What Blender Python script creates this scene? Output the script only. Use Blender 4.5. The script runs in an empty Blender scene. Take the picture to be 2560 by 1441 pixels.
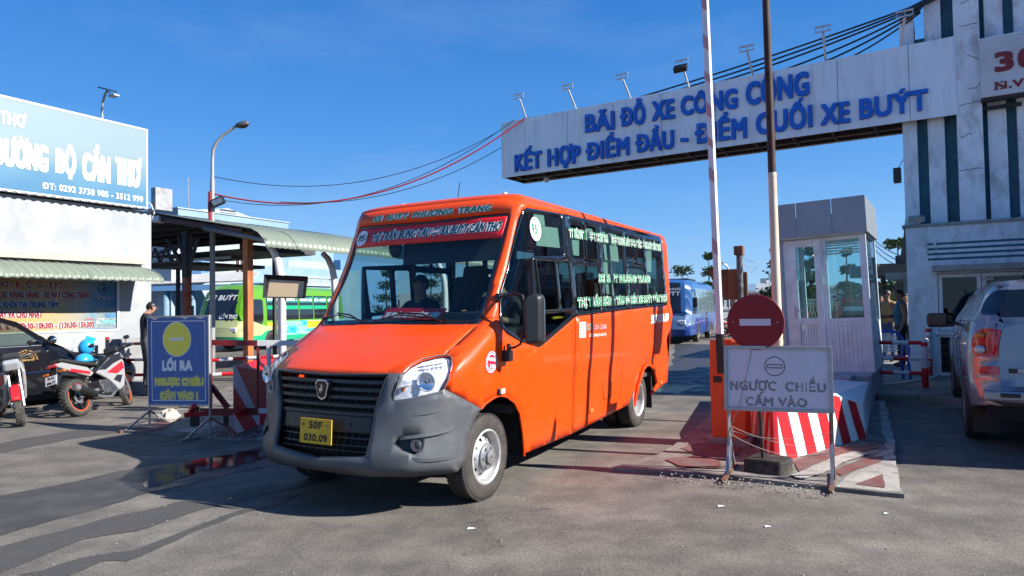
import bpy, bmesh, math, random
from mathutils import Vector, Matrix
from mathutils.geometry import delaunay_2d_cdt
random.seed(7)
sc = bpy.context.scene
# ------------------------------------------------------------------ camera
FPX, CXP, CYP, EYE = 1700.0, 1280.0, 720.5, 1.55
PITCH, ROLL = math.atan(51.5/1700), math.radians(0.92)
_fw = Vector((0, math.cos(PITCH), math.sin(PITCH))); _rt = Vector((1, 0, 0)); _up = _rt.cross(_fw)
CAMR = math.cos(ROLL)*_rt - math.sin(ROLL)*_up
CAMU = math.cos(ROLL)*_up + math.sin(ROLL)*_rt
CAMP = Vector((0, 0, EYE))
cam_data = bpy.data.cameras.new('camera'); cam = bpy.data.objects.new('camera', cam_data)
sc.collection.objects.link(cam); sc.camera = cam
cam_data.sensor_width = 36.0; cam_data.lens = 36.0*FPX/2560.0; cam_data.clip_start = .05; cam_data.clip_end = 3000
m = Matrix((CAMR, CAMU, -_fw)).transposed().to_4x4(); m.translation = CAMP; cam.matrix_world = m
# ------------------------------------------------------------------ light
SUN_AZ, SUN_EL = math.radians(108.5), math.radians(33.0)      # azimuth clockwise from +Y
world = bpy.data.worlds.new('World'); sc.world = world; world.use_nodes = True
wn = world.node_tree; wn.nodes.clear()
wout = wn.nodes.new('ShaderNodeOutputWorld'); wbg = wn.nodes.new('ShaderNodeBackground')
sky = wn.nodes.new('ShaderNodeTexSky'); sky.sky_type = 'NISHITA'; sky.sun_disc = False
sky.sun_elevation = SUN_EL; sky.sun_rotation = SUN_AZ; sky.air_density = 1.0; sky.dust_density = 0.0; sky.ozone_density = 3.0; sky.altitude = 0
wbg.inputs['Strength'].default_value = 0.068
# thin veils of high cloud
tc = wn.nodes.new('ShaderNodeTexCoord'); mp = wn.nodes.new('ShaderNodeMapping'); mp.inputs['Scale'].default_value = (1.2, 1.2, 4.5)
nz = wn.nodes.new('ShaderNodeTexNoise'); nz.inputs['Scale'].default_value = 1.6; nz.inputs['Detail'].default_value = 6; nz.inputs['Roughness'].default_value = .62
rp = wn.nodes.new('ShaderNodeValToRGB'); rp.color_ramp.elements[0].position = .50; rp.color_ramp.elements[0].color = (0, 0, 0, 1)
rp.color_ramp.elements[1].position = .85; rp.color_ramp.elements[1].color = (.15, .15, .15, 1)
mx = wn.nodes.new('ShaderNodeMixRGB'); mx.inputs['Color2'].default_value = (4.6, 5.6, 7.0, 1)
hs = wn.nodes.new('ShaderNodeHueSaturation'); hs.inputs['Saturation'].default_value = 1.15
bw = wn.nodes.new('ShaderNodeMixRGB'); bw.blend_type = 'MULTIPLY'; bw.inputs[0].default_value = 1; bw.inputs['Color2'].default_value = (.72, .98, 1.32, 1)
L = wn.links.new
L(tc.outputs['Generated'], mp.inputs['Vector']); L(mp.outputs[0], nz.inputs['Vector']); L(nz.outputs['Fac'], rp.inputs['Fac'])
L(sky.outputs[0], hs.inputs['Color']); L(hs.outputs[0], bw.inputs['Color1']); L(rp.outputs[0], mx.inputs['Fac'])
# paler blue towards the horizon, alike all round
sx = wn.nodes.new('ShaderNodeSeparateXYZ'); hr = wn.nodes.new('ShaderNodeValToRGB'); hm = wn.nodes.new('ShaderNodeMixRGB'); hm.inputs[0].default_value = .8
e = hr.color_ramp.elements; e[0].position = 0; e[0].color = (.27, .45, .68, 1); e[1].position = 1; e[1].color = (.013, .09, .31, 1)
for p_, c_ in ((.12, (.135, .33, .64, 1)), (.25, (.058, .23, .57, 1)), (.42, (.026, .155, .47, 1))): q_ = e.new(p_); q_.color = c_
k10 = wn.nodes.new('ShaderNodeMixRGB'); k10.blend_type = 'MULTIPLY'; k10.inputs[0].default_value = 1; k10.inputs['Color2'].default_value = (10, 10, 10, 1)
L(tc.outputs['Generated'], sx.inputs[0]); L(sx.outputs['Z'], hr.inputs['Fac']); L(hr.outputs[0], k10.inputs['Color1']); L(bw.outputs[0], hm.inputs['Color1']); L(k10.outputs[0], hm.inputs['Color2']); L(hm.outputs[0], mx.inputs['Color1']); L(mx.outputs[0], wbg.inputs['Color']); L(wbg.outputs[0], wout.inputs[0])
sl = bpy.data.lights.new('sun', 'SUN'); sl.energy = 5.0; sl.angle = math.radians(.5); sl.color = (1, .955, .89)
sun = bpy.data.objects.new('sun', sl); sc.collection.objects.link(sun)
SUNV = Vector((math.cos(SUN_EL)*math.sin(SUN_AZ), math.cos(SUN_EL)*math.cos(SUN_AZ), math.sin(SUN_EL)))
sun.rotation_euler = SUNV.to_track_quat('Z', 'Y').to_euler(); sun.location = SUNV*50
sc.view_settings.view_transform = 'Standard'; sc.view_settings.look = 'None'; sc.view_settings.gamma = 1
sc.view_settings.exposure = 1.05; sc.view_settings.use_curve_mapping = False
sc.cycles.max_bounces = 8; sc.cycles.transparent_max_bounces = 16; sc.cycles.caustics_reflective = False; sc.cycles.caustics_refractive = False
sc.cycles.sample_clamp_indirect = 6
# ------------------------------------------------------------------ measuring helpers (pixel of the photograph -> place in the world)
def ray(x, y): return _fw + (x-CXP)/FPX*CAMR - (y-CYP)/FPX*CAMU
def gp(x, y, z=0.0):
    d = ray(x, y); return CAMP + d*((z-EYE)/d.z)
def dp(x, y, Y):
    d = ray(x, y); return CAMP + d*(Y/d.y)
class Fr:
    """ground frame: +y runs `ang` degrees right of straight ahead, +x at its right hand"""
    def __init__(s, O, ang):
        s.a = math.radians(ang); s.O = Vector((O[0], O[1], O[2] if len(O) > 2 else 0))
        s.X = Vector((math.cos(s.a), -math.sin(s.a), 0)); s.Y = Vector((math.sin(s.a), math.cos(s.a), 0))
    def loc(s, P):
        d = Vector(P)-s.O; return Vector((d.dot(s.X), d.dot(s.Y), d.z))
    def w(s, x, y, z=0): return s.O+s.X*x+s.Y*y+Vector((0, 0, z))
    def onx(s, px, py, x):
        d = ray(px, py); Q = s.O+s.X*x; return s.loc(CAMP+d*((Q-CAMP).dot(s.X)/d.dot(s.X)))
    def ony(s, px, py, y):
        d = ray(px, py); Q = s.O+s.Y*y; return s.loc(CAMP+d*((Q-CAMP).dot(s.Y)/d.dot(s.Y)))
    def onz(s, px, py, z=0): return s.loc(gp(px, py, z+s.O.z))
# ------------------------------------------------------------------ materials
MATS = {}
def _n(nt, t, **k):
    n = nt.nodes.new(t)
    for a, b in k.items(): setattr(n, a, b)
    return n
def mat(name, col, rough=.6, metal=0., var=0., vscale=3., dirt=None, dscale=2., damt=.5, bump=0., bscale=60., coat=0., spec=.5, stretch=None, emit=0, dlo=.45, dhi=.7):
    """principled material with colour variation, blotches of dirt and fine relief"""
    if name in MATS: return MATS[name]
    M = bpy.data.materials.new(name); M.use_nodes = True; nt = M.node_tree; b = nt.nodes['Principled BSDF']; MATS[name] = M
    b.inputs['Roughness'].default_value = rough; b.inputs['Metallic'].default_value = metal
    b.inputs['Coat Weight'].default_value = coat; b.inputs['Coat Roughness'].default_value = .05; b.inputs['Specular IOR Level'].default_value = spec
    c = (*col, 1); b.inputs['Base Color'].default_value = c
    l = nt.links.new
    tcn = _n(nt, 'ShaderNodeTexCoord'); vec = tcn.outputs['Object']
    if stretch:
        q = _n(nt, 'ShaderNodeMapping'); q.inputs['Scale'].default_value = stretch; l(vec, q.inputs[0]); vec = q.outputs[0]
    last = None
    if var:
        n = _n(nt, 'ShaderNodeTexNoise'); n.inputs['Scale'].default_value = vscale; n.inputs['Detail'].default_value = 5; l(vec, n.inputs['Vector'])
        r = _n(nt, 'ShaderNodeValToRGB'); e = r.color_ramp.elements
        e[0].position = .3; e[0].color = (*[max(0, x*(1-var)) for x in col], 1); e[1].position = .7; e[1].color = (*[min(1, x*(1+var*.6)) for x in col], 1)
        l(n.outputs['Fac'], r.inputs[0]); last = r.outputs[0]
    if dirt:
        n = _n(nt, 'ShaderNodeTexNoise'); n.inputs['Scale'].default_value = dscale; n.inputs['Detail'].default_value = 8; n.inputs['Roughness'].default_value = .65; l(vec, n.inputs['Vector'])
        r = _n(nt, 'ShaderNodeValToRGB'); e = r.color_ramp.elements
        e[0].position = dlo; e[0].color = (0, 0, 0, 1); e[1].position = dhi; e[1].color = (damt, damt, damt, 1); l(n.outputs['Fac'], r.inputs[0])
        x = _n(nt, 'ShaderNodeMixRGB'); x.inputs['Color1'].default_value = c; x.inputs['Color2'].default_value = (*dirt, 1)
        if last: l(last, x.inputs['Color1'])
        l(r.outputs[0], x.inputs['Fac']); last = x.outputs[0]
    if last: l(last, b.inputs['Base Color'])
    if bump:
        n = _n(nt, 'ShaderNodeTexNoise'); n.inputs['Scale'].default_value = bscale; n.inputs['Detail'].default_value = 4; l(tcn.outputs['Object'], n.inputs['Vector'])
        u = _n(nt, 'ShaderNodeBump'); u.inputs['Strength'].default_value = bump; u.inputs['Distance'].default_value = .01
        l(n.outputs['Fac'], u.inputs['Height']); l(u.outputs[0], b.inputs['Normal'])
    if emit:
        b.inputs['Emission Color'].default_value = c; b.inputs['Emission Strength'].default_value = emit
    return M
def glass(name, tint=(.5, .6, .6), refl=1.0, rough=.02):
    if name in MATS: return MATS[name]
    M = bpy.data.materials.new(name); M.use_nodes = True; nt = M.node_tree; nt.nodes.clear(); MATS[name] = M
    o = _n(nt, 'ShaderNodeOutputMaterial'); t = _n(nt, 'ShaderNodeBsdfTransparent'); t.inputs[0].default_value = (*tint, 1)
    g = _n(nt, 'ShaderNodeBsdfGlossy'); g.inputs['Roughness'].default_value = rough; g.inputs[0].default_value = (refl, refl, refl, 1)
    f = _n(nt, 'ShaderNodeFresnel'); x = _n(nt, 'ShaderNodeMixShader'); ge = _n(nt, 'ShaderNodeNewGeometry'); mr = _n(nt, 'ShaderNodeMapRange'); mr.inputs['To Min'].default_value = 1.5; mr.inputs['To Max'].default_value = 1/1.5; nt.links.new(ge.outputs['Backfacing'], mr.inputs['Value']); nt.links.new(mr.outputs[0], f.inputs[0])
    nt.links.new(f.outputs[0], x.inputs[0]); nt.links.new(t.outputs[0], x.inputs[1]); nt.links.new(g.outputs[0], x.inputs[2]); nt.links.new(x.outputs[0], o.inputs[0])
    return M
# ------------------------------------------------------------------ object helpers
COL = sc.collection
def tag(o, label=None, cat=None, group=None, kind=None):
    if label: o['label'] = label
    if cat: o['category'] = cat
    if group: o['group'] = group
    if kind: o['kind'] = kind
    return o
def thing(name, label, cat, loc=(0, 0, 0), a=0.0, group=None):
    o = bpy.data.objects.new(name, None); COL.objects.link(o); o.location = loc; o.rotation_euler = (0, 0, -a); o.empty_display_size = .1
    return tag(o, label, cat, group)
class MB:
    def __init__(s): s.v = []; s.f = []; s.m = []; s.cur = 0
    def add(s, vs, fs):
        k = len(s.v); s.v += [tuple(x) for x in vs]; s.f += [tuple(i+k for i in f) for f in fs]; s.m += [s.cur]*len(fs); return s
    def bx(s, x0, x1, y0, y1, z0, z1):
        v = [(x, y, z) for z in (z0, z1) for y in (y0, y1) for x in (x0, x1)]
        return s.add(v, [(0, 2, 3, 1), (4, 5, 7, 6), (0, 1, 5, 4), (2, 6, 7, 3), (0, 4, 6, 2), (1, 3, 7, 5)])
    def obx(s, c, X, Y, Z):
        """box with half-axis vectors"""
        c = Vector(c); X = Vector(X); Y = Vector(Y); Z = Vector(Z)
        v = [c+X*x+Y*y+Z*z for z in (-1, 1) for y in (-1, 1) for x in (-1, 1)]
        return s.add(v, [(0, 2, 3, 1), (4, 5, 7, 6), (0, 1, 5, 4), (2, 6, 7, 3), (0, 4, 6, 2), (1, 3, 7, 5)])
    def bar(s, a, b, w, h=None, up=(0, 0, 1)):
        a = Vector(a); b = Vector(b); d = b-a; h = h or w; U = Vector(up)
        if abs(d.normalized().dot(U)) > .98: U = Vector((0, 1, 0))
        X = d.cross(U).normalized(); Z = X.cross(d).normalized()
        return s.obx((a+b)/2, X*w/2, d/2, Z*h/2)
    def cyl(s, a, b, r, r2=None, n=12):
        a = Vector(a); b = Vector(b); d = (b-a).normalized(); r2 = r if r2 is None else r2
        U = Vector((0, 0, 1)) if abs(d.z) < .9 else Vector((1, 0, 0)); X = d.cross(U).normalized(); Y = d.cross(X)
        v = []
        for c, q in ((a, r), (b, r2)):
            for i in range(n):
                t = 2*math.pi*i/n; v.append(c+X*math.cos(t)*q+Y*math.sin(t)*q)
        f = [(i, (i+1) % n, n+(i+1) % n, n+i) for i in range(n)]+[tuple(range(n-1, -1, -1)), tuple(range(n, 2*n))]
        return s.add(v, f)
    def tube(s, pts, r, n=8):
        pts = [Vector(p) for p in pts]; rr = r if isinstance(r, (list, tuple)) else [r]*len(pts); v = []; prev = None
        for i, p in enumerate(pts):
            d = (pts[min(i+1, len(pts)-1)]-pts[max(i-1, 0)]).normalized()
            if prev is None:
                U = Vector((0, 0, 1)) if abs(d.z) < .9 else Vector((1, 0, 0)); X = d.cross(U).normalized()
            else: X = (prev-d*prev.dot(d)).normalized()
            prev = X; Y = d.cross(X)
            for k in range(n):
                t = 2*math.pi*k/n; v.append(p+X*math.cos(t)*rr[i]+Y*math.sin(t)*rr[i])
        f = [(i*n+k, i*n+(k+1) % n, (i+1)*n+(k+1) % n, (i+1)*n+k) for i in range(len(pts)-1) for k in range(n)]
        f += [tuple(range(n-1, -1, -1)), tuple(range((len(pts)-1)*n, len(pts)*n))]
        return s.add(v, f)
    def prism(s, poly, a, b):
        """poly: 2-D points; a, b: maps to the two faces"""
        n = len(poly); v = [a(*p) for p in poly]+[b(*p) for p in poly]
        return s.add(v, [tuple(range(n-1, -1, -1)), tuple(range(n, 2*n))]+[(i, (i+1) % n, n+(i+1) % n, n+i) for i in range(n)])
    def lathe(s, prof, O=(0, 0, 0), ax='Z', n=32, close=False):
        """prof: (radius, height) along axis"""
        O = Vector(O); v = []
        for r, h in prof:
            for i in range(n):
                t = 2*math.pi*i/n; c, q = r*math.cos(t), r*math.sin(t)
                v.append(O+Vector({'Z': (c, q, h), 'X': (h, c, q), 'Y': (q, h, c)}[ax]))
        f = [(j*n+i, j*n+(i+1) % n, (j+1)*n+(i+1) % n, (j+1)*n+i) for j in range(len(prof)-1) for i in range(n)]
        return s.add(v, f)
    def sph(s, c, r, n=12, m_=8):
        c = Vector(c); r = (r, r, r) if not isinstance(r, (tuple, list)) else r; v = []
        for j in range(m_+1):
            ph = math.pi*j/m_
            for i in range(n):
                t = 2*math.pi*i/n; v.append((c.x+r[0]*math.sin(ph)*math.cos(t), c.y+r[1]*math.sin(ph)*math.sin(t), c.z+r[2]*math.cos(ph)))
        return s.add(v, [(j*n+i, (j+1)*n+i, (j+1)*n+(i+1) % n, j*n+(i+1) % n) for j in range(m_) for i in range(n)])
    def build(s, name, mt, parent=None, smooth=False, bev=0, ang=35, world=False, solid=0, recalc=True):
        me = bpy.data.meshes.new(name); vs = s.v
        if world and parent is not None:
            mi = Matrix(); q = parent
            while q is not None: mi = Matrix.Translation(q.location) @ q.rotation_euler.to_matrix().to_4x4() @ mi; q = q.parent
            mi = mi.inverted()
            vs = [mi @ Vector(x) for x in vs]
        me.from_pydata(vs, [], s.f)
        mts = mt if isinstance(mt, (list, tuple)) else [mt]
        for q in mts: me.materials.append(q)
        if len(mts) > 1: me.polygons.foreach_set('material_index', s.m)
        if recalc:
            bm = bmesh.new(); bm.from_mesh(me); bmesh.ops.remove_doubles(bm, verts=bm.verts, dist=1e-5); bmesh.ops.recalc_face_normals(bm, faces=bm.faces); bm.to_mesh(me); bm.free()
        if smooth:
            me.polygons.foreach_set('use_smooth', [True]*len(me.polygons)); me.set_sharp_from_angle(angle=math.radians(ang))
        o = bpy.data.objects.new(name, me); COL.objects.link(o)
        if parent is not None: o.parent = parent
        if solid:
            q = o.modifiers.new('s', 'SOLIDIFY'); q.thickness = solid; q.offset = -1
        if bev:
            q = o.modifiers.new('b', 'BEVEL'); q.width = bev; q.segments = 2; q.limit_method = 'ANGLE'; q.angle_limit = math.radians(40)
        return o
def copy_tree(o, parent=None):
    c = o.copy(); COL.objects.link(c); c.parent = parent
    for ch in [x for x in bpy.data.objects if x.parent == o]: copy_tree(ch, c)
    return c
# ---- lettering
_TC = {}; _BASE = dict(zip('ƠỜỚỞỠỢƯỪỨỬỮỰĐ', 'OÒÓỎÕỌUÙÚỦŨỤD'))
def glyphs(s, bold, shear, ext, res=3):
    k = (s, bold, shear, ext, res); s0 = ''.join(_BASE.get(c, c) for c in s); horns = [(i, 'd' if c == 'Đ' else 'h') for i, c in enumerate(s) if c in _BASE]
    if k not in _TC:
        cu = bpy.data.curves.new('t', 'FONT'); cu.body = s0; cu.size = 1; cu.offset = bold; cu.shear = shear; cu.extrude = ext; cu.resolution_u = res; cu.space_character = 1.07
        o = bpy.data.objects.new('t', cu); COL.objects.link(o); dg = bpy.context.evaluated_depsgraph_get(); dg.update()
        me = o.evaluated_get(dg).to_mesh()
        _TC[k] = ([tuple(v.co) for v in me.vertices], [tuple(p.vertices) for p in me.polygons])
        if horns:
            V, Fc = list(_TC[k][0]), list(_TC[k][1])
            for i, kind in horns:
                R_ = max((v[0] for v in glyphs(s0[:i+1], bold, shear, 0, res)[0]), default=0); wd = glyphs(s0[i], bold, 0, 0, res)[0]; wd = max(v[0] for v in wd)-min(v[0] for v in wd)
                pl = [(R_-.13, .60), (R_-.04, .62), (R_+.01, .69), (R_+.01, .82), (R_+.09, .82), (R_+.09, .66), (R_+.02, .55), (R_-.08, .52)] if kind == 'h' else [(R_-wd-.09, .325), (R_-wd+.26, .325), (R_-wd+.26, .405), (R_-wd-.09, .405)]
                b_ = len(V); n_ = len(pl); V += [(x+(shear*y if kind == 'd' else 0), y, ext+.0004) for x, y in pl]; Fc.append(tuple(range(b_, b_+n_)) if kind == 'd' else tuple(range(b_+n_-1, b_-1, -1)))
                if ext: V += [(x, y, -ext) for x, y in pl]; Fc += [(b_+j, b_+(j+1) % n_, b_+n_+(j+1) % n_, b_+n_+j) for j in range(n_)]
            _TC[k] = (V, Fc)
        o.evaluated_get(dg).to_mesh_clear(); bpy.data.objects.remove(o); bpy.data.curves.remove(cu)
    return _TC[k]
def text(mb, s, mapf, w, h, bold=.02, shear=0., ext=0., x0=0., y0=0., res=3, dz=.0001):
    """lettering stretched to width w and capital height h; mapf(x, y, depth) -> point; bold: extra stroke radius / capital height"""
    vs, fs = glyphs(s, 0., shear, ext, res)
    if not vs: return
    a = min(v[0] for v in vs); b = max(v[0] for v in vs); r = bold*h; kx = (w-2*r)/max(b-a, 1e-6); ky = (h-2*r)/.73; offs = [(0, 0)]
    if bold > .012:
        q = max(1, int(r/(.075*kx)+.999)); qy = max(1, int(r/(.075*ky)+.999)); offs = [(i*r/q, j*r/qy) for i in range(-q, q+1) for j in range(-qy, qy+1) if abs(i) == q or abs(j) == qy or (i+j) % 2 == 0]; dz = min(dz, .0026/len(offs)) if dz < .0005 else dz
    for k, (ox, oy) in enumerate(offs):
        mb.add([mapf(x0+r+(v[0]-a)*kx+ox*(1 if v[1] < .76 else .75), y0+r+(v[1] if -.04 < v[1] < .745 else (.745+(v[1]-.745)*.68 if v[1] > 0 else -.04+(v[1]+.04)*.6))*ky+oy*(1 if v[1] < .76 else .5), v[2]-k*dz) for v in vs], fs)
# ---- planar regions
def inside(p, poly):
    x, y = p; c = False; j = len(poly)-1
    for i in range(len(poly)):
        xi, yi = poly[i]; xj, yj = poly[j]
        if (yi > y) != (yj > y) and x < (xj-xi)*(y-yi)/(yj-yi)+xi: c = not c
        j = i
    return c
def densify(poly, d):
    o = []
    for i in range(len(poly)):
        a = poly[i]; b = poly[(i+1) % len(poly)]; n = max(1, int(math.dist(a, b)/d+.999))
        for k in range(n): o.append((a[0]+(b[0]-a[0])*k/n, a[1]+(b[1]-a[1])*k/n))
    return o
def rounded(poly, r, n=4):
    o = []; N = len(poly); rr = r if isinstance(r, (list, tuple)) else [r]*N
    for i in range(N):
        p = Vector(poly[i]); a = Vector(poly[i-1]); b = Vector(poly[(i+1) % N]); q = rr[i]
        if q <= 0: o.append(tuple(p)); continue
        da = (a-p); db = (b-p); q1 = min(q, da.length*.45); q2 = min(q, db.length*.45); A = p+da.normalized()*q1; B = p+db.normalized()*q2
        for k in range(n+1):
            t = k/n; o.append(tuple((1-t)**2*A+2*t*(1-t)*p+t*t*B))
    return o
def cdt(polys, step, d=None, sz=None):
    """triangulate the hull of polys with grid points; returns verts, tris"""
    pts = []; edges = []
    for pl in polys:
        k = len(pts); pl = densify(pl, d or step); pts += pl; edges += [(k+i, k+(i+1) % len(pl)) for i in range(len(pl))]
    xs = [p[0] for p in pts]; ys = [p[1] for p in pts]; x0, x1, y0, y1 = min(xs), max(xs), min(ys), max(ys); sz = sz or step
    cell = {}
    for p in pts: cell.setdefault((int((p[0]-x0)/step), int((p[1]-y0)/sz)), []).append(p)
    nx = max(1, int((x1-x0)/step)); ny = max(1, int((y1-y0)/sz))
    for i in range(1, nx):
        for j in range(1, ny):
            p = (x0+(x1-x0)*i/nx, y0+(y1-y0)*j/ny); ci, cj = int((p[0]-x0)/step), int((p[1]-y0)/sz)
            if all(math.dist(p, q) > .3*min(step, sz) for a in (-1, 0, 1) for b in (-1, 0, 1) for q in cell.get((ci+a, cj+b), ())): pts.append(p)
    r = delaunay_2d_cdt([Vector(p) for p in pts], edges, [], 0, 1e-6)
    return [tuple(v) for v in r[0]], [tuple(f) for f in r[2]]
def pl_interp(tab):
    """smooth monotone interpolation through (x, y) pairs"""
    xs = [t[0] for t in tab]; ys = [t[1] for t in tab]; n = len(xs)
    dl = [(ys[i+1]-ys[i])/(xs[i+1]-xs[i]) for i in range(n-1)]
    mm = [dl[0]]+[0 if dl[i-1]*dl[i] <= 0 else 2*dl[i-1]*dl[i]/(dl[i-1]+dl[i]) for i in range(1, n-1)]+[dl[-1]]
    def f(x):
        if x <= xs[0]: return ys[0]
        if x >= xs[-1]: return ys[-1]
        i = 0
        while x > xs[i+1]: i += 1
        h = xs[i+1]-xs[i]; t = (x-xs[i])/h
        return (2*t**3-3*t*t+1)*ys[i]+(t**3-2*t*t+t)*h*mm[i]+(-2*t**3+3*t*t)*ys[i+1]+(t**3-t*t)*h*mm[i+1]
    return f
# common materials
white_paint = mat('white_paint', (.72, .73, .74), .45, var=.08, dirt=(.32, .29, .26), dscale=3, damt=.35)
black_plastic = mat('black_plastic', (.012, .012, .013), .42)
rubber = mat('rubber', (.028, .025, .023), .75, var=.3, vscale=20, bump=.3, bscale=150)
chrome = mat('chrome', (.75, .76, .78), .12, 1.)
steel = mat('steel', (.42, .42, .43), .4, .85, var=.15, vscale=8)
galv = mat('galvanised_steel', (.36, .37, .38), .5, .6, var=.2, vscale=9, dirt=(.16, .1, .07), dscale=4, damt=.5, dlo=.5)
rust = mat('rusty_steel', (.16, .07, .035), .8, var=.5, vscale=9, bump=.4, bscale=80)
dark_steel = mat('dark_steel', (.035, .03, .03), .6, .3, var=.3)
red_paint = mat('red_paint', (.48, .015, .015), .42, var=.12, vscale=5, dirt=(.12, .03, .02), dscale=5, damt=.5, dlo=.52)
concrete = mat('concrete', (.30, .29, .27), .9, var=.25, vscale=4, dirt=(.11, .10, .09), dscale=3, damt=.7, bump=.5, bscale=40)
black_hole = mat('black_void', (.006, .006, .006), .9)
# ================================================================== GROUND
def ground_mat():
    M = bpy.data.materials.new('asphalt'); M.use_nodes = True; nt = M.node_tree; b = nt.nodes['Principled BSDF']; l = nt.links.new
    tcn = _n(nt, 'ShaderNodeTexCoord'); P = tcn.outputs['Object']
    def noise(s, d=4, r=.5):
        n = _n(nt, 'ShaderNodeTexNoise'); n.inputs['Scale'].default_value = s; n.inputs['Detail'].default_value = d; n.inputs['Roughness'].default_value = r; l(P, n.inputs['Vector']); return n.outputs['Fac']
    def ramp(x, a, b_, ca, cb):
        r = _n(nt, 'ShaderNodeValToRGB'); e = r.color_ramp.elements; e[0].position = a; e[1].position = b_; e[0].color = (*ca, 1); e[1].color = (*cb, 1); l(x, r.inputs[0]); return r.outputs[0]
    def mul(a, b_, f=1, t='MULTIPLY'):
        x = _n(nt, 'ShaderNodeMixRGB'); x.blend_type = t; x.inputs[0].default_value = f; l(a, x.inputs[1]); l(b_, x.inputs[2]); return x.outputs[0]
    base = ramp(noise(.55, 5), .3, .7, (.142, .131, .117), (.215, .198, .175))
    grain = ramp(noise(150, 3, .8), .36, .64, (.30, .30, .31), (1.7, 1.68, 1.62)); fine = ramp(noise(48, 6, .85), .38, .64, (.55, .55, .56), (1.32, 1.31, 1.28))
    blot = ramp(noise(2.2, 8, .7), .42, .62, (.74, .74, .75), (1.1, 1.09, 1.07))
    spots = ramp(noise(7, 2, .4), .72, .80, (1, 1, 1), (.62, .6, .6))
    # faint wheel-worn lanes
    mpn = _n(nt, 'ShaderNodeMapping'); mpn.inputs['Rotation'].default_value = (0, 0, math.radians(65)); mpn.inputs['Scale'].default_value = (.12, 1.1, 1); l(P, mpn.inputs[0])
    ln = _n(nt, 'ShaderNodeTexNoise'); ln.inputs['Scale'].default_value = 2; ln.inputs['Detail'].default_value = 5; l(mpn.outputs[0], ln.inputs['Vector']); lanes = ramp(ln.outputs['Fac'], .4, .65, (.86, .86, .87), (1.05, 1.05, 1.04))
    c = mul(mul(mul(mul(mul(base, grain), fine), blot), spots), lanes); l(c, b.inputs['Base Color']); 
    vo = _n(nt, 'ShaderNodeTexVoronoi'); vo.feature = 'DISTANCE_TO_EDGE'; vo.inputs['Scale'].default_value = .55; dn_ = _n(nt, 'ShaderNodeTexNoise'); dn_.inputs['Scale'].default_value = 2.2; dn_.inputs['Detail'].default_value = 6; l(P, dn_.inputs['Vector'])
    va = _n(nt, 'ShaderNodeMixRGB'); va.blend_type = 'ADD'; va.inputs[0].default_value = .9; l(P, va.inputs[1]); l(dn_.outputs['Color'], va.inputs[2]); l(va.outputs[0], vo.inputs['Vector'])
    ck = ramp(vo.outputs['Distance'], .002, .009, (.5, .5, .5), (1, 1, 1)); msk = ramp(noise(.35, 3), .5, .6, (0, 0, 0), (1, 1, 1))
    cm = _n(nt, 'ShaderNodeMixRGB'); cm.inputs[1].default_value = (1, 1, 1, 1); l(msk, cm.inputs[0]); l(ck, cm.inputs[2]); c = mul(c, cm.outputs[0]); l(c, b.inputs['Base Color']); b.inputs['Roughness'].default_value = .82; b.inputs['Specular IOR Level'].default_value = .35
    u = _n(nt, 'ShaderNodeBump'); u.inputs['Strength'].default_value = .7; u.inputs['Distance'].default_value = .006; l(noise(150, 4, .7), u.inputs['Height']); l(u.outputs[0], b.inputs['Normal'])
    return M
def wet_mat(name, col, r0, r1, bumpv=.3):
    M = bpy.data.materials.new(name); M.use_nodes = True; nt = M.node_tree; b = nt.nodes['Principled BSDF']; l = nt.links.new
    tcn = _n(nt, 'ShaderNodeTexCoord')
    n = _n(nt, 'ShaderNodeTexNoise'); n.inputs['Scale'].default_value = 3; n.inputs['Detail'].default_value = 7; l(tcn.outputs['Object'], n.inputs['Vector'])
    r = _n(nt, 'ShaderNodeValToRGB'); e = r.color_ramp.elements; e[0].position = .38; e[1].position = .62; e[0].color = (r0,)*3+(1,); e[1].color = (r1,)*3+(1,); l(n.outputs['Fac'], r.inputs[0]); l(r.outputs[0], b.inputs['Roughness'])
    g = _n(nt, 'ShaderNodeTexNoise'); g.inputs['Scale'].default_value = 120; g.inputs['Detail'].default_value = 4; l(tcn.outputs['Object'], g.inputs['Vector'])
    q = _n(nt, 'ShaderNodeValToRGB'); e = q.color_ramp.elements; e[0].position = .3; e[1].position = .7; e[0].color = (*[x*.6 for x in col], 1); e[1].color = (*[x*1.4 for x in col], 1); l(g.outputs['Fac'], q.inputs[0]); l(q.outputs[0], b.inputs['Base Color'])
    u = _n(nt, 'ShaderNodeBump'); u.inputs['Strength'].default_value = bumpv; u.inputs['Distance'].default_value = .004; l(g.outputs['Fac'], u.inputs['Height']); l(u.outputs[0], b.inputs['Normal'])
    return M
mb = MB(); mb.add([(-900, -60, 0), (900, -60, 0), (900, 1500, 0), (-900, 1500, 0)], [(0, 1, 2, 3)]); tag(mb.build('ground', ground_mat()), kind='structure')
def rough_edge(pts, amp, seg=.12, seed=0):
    rnd = random.Random(seed); q = densify(pts, seg); n = len(q); o = [rnd.uniform(-amp, amp)*2 for _ in q]; o2 = [rnd.uniform(-amp, amp)*2 for _ in q]
    f = lambda o, i: (o[i-2]+2*o[i-1]+3*o[i]+2*o[(i+1) % n]+o[(i+2) % n])/9+o[i]*.12
    return [(x+f(o, i), y+f(o2, i)) for i, (x, y) in enumerate(q)]
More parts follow.
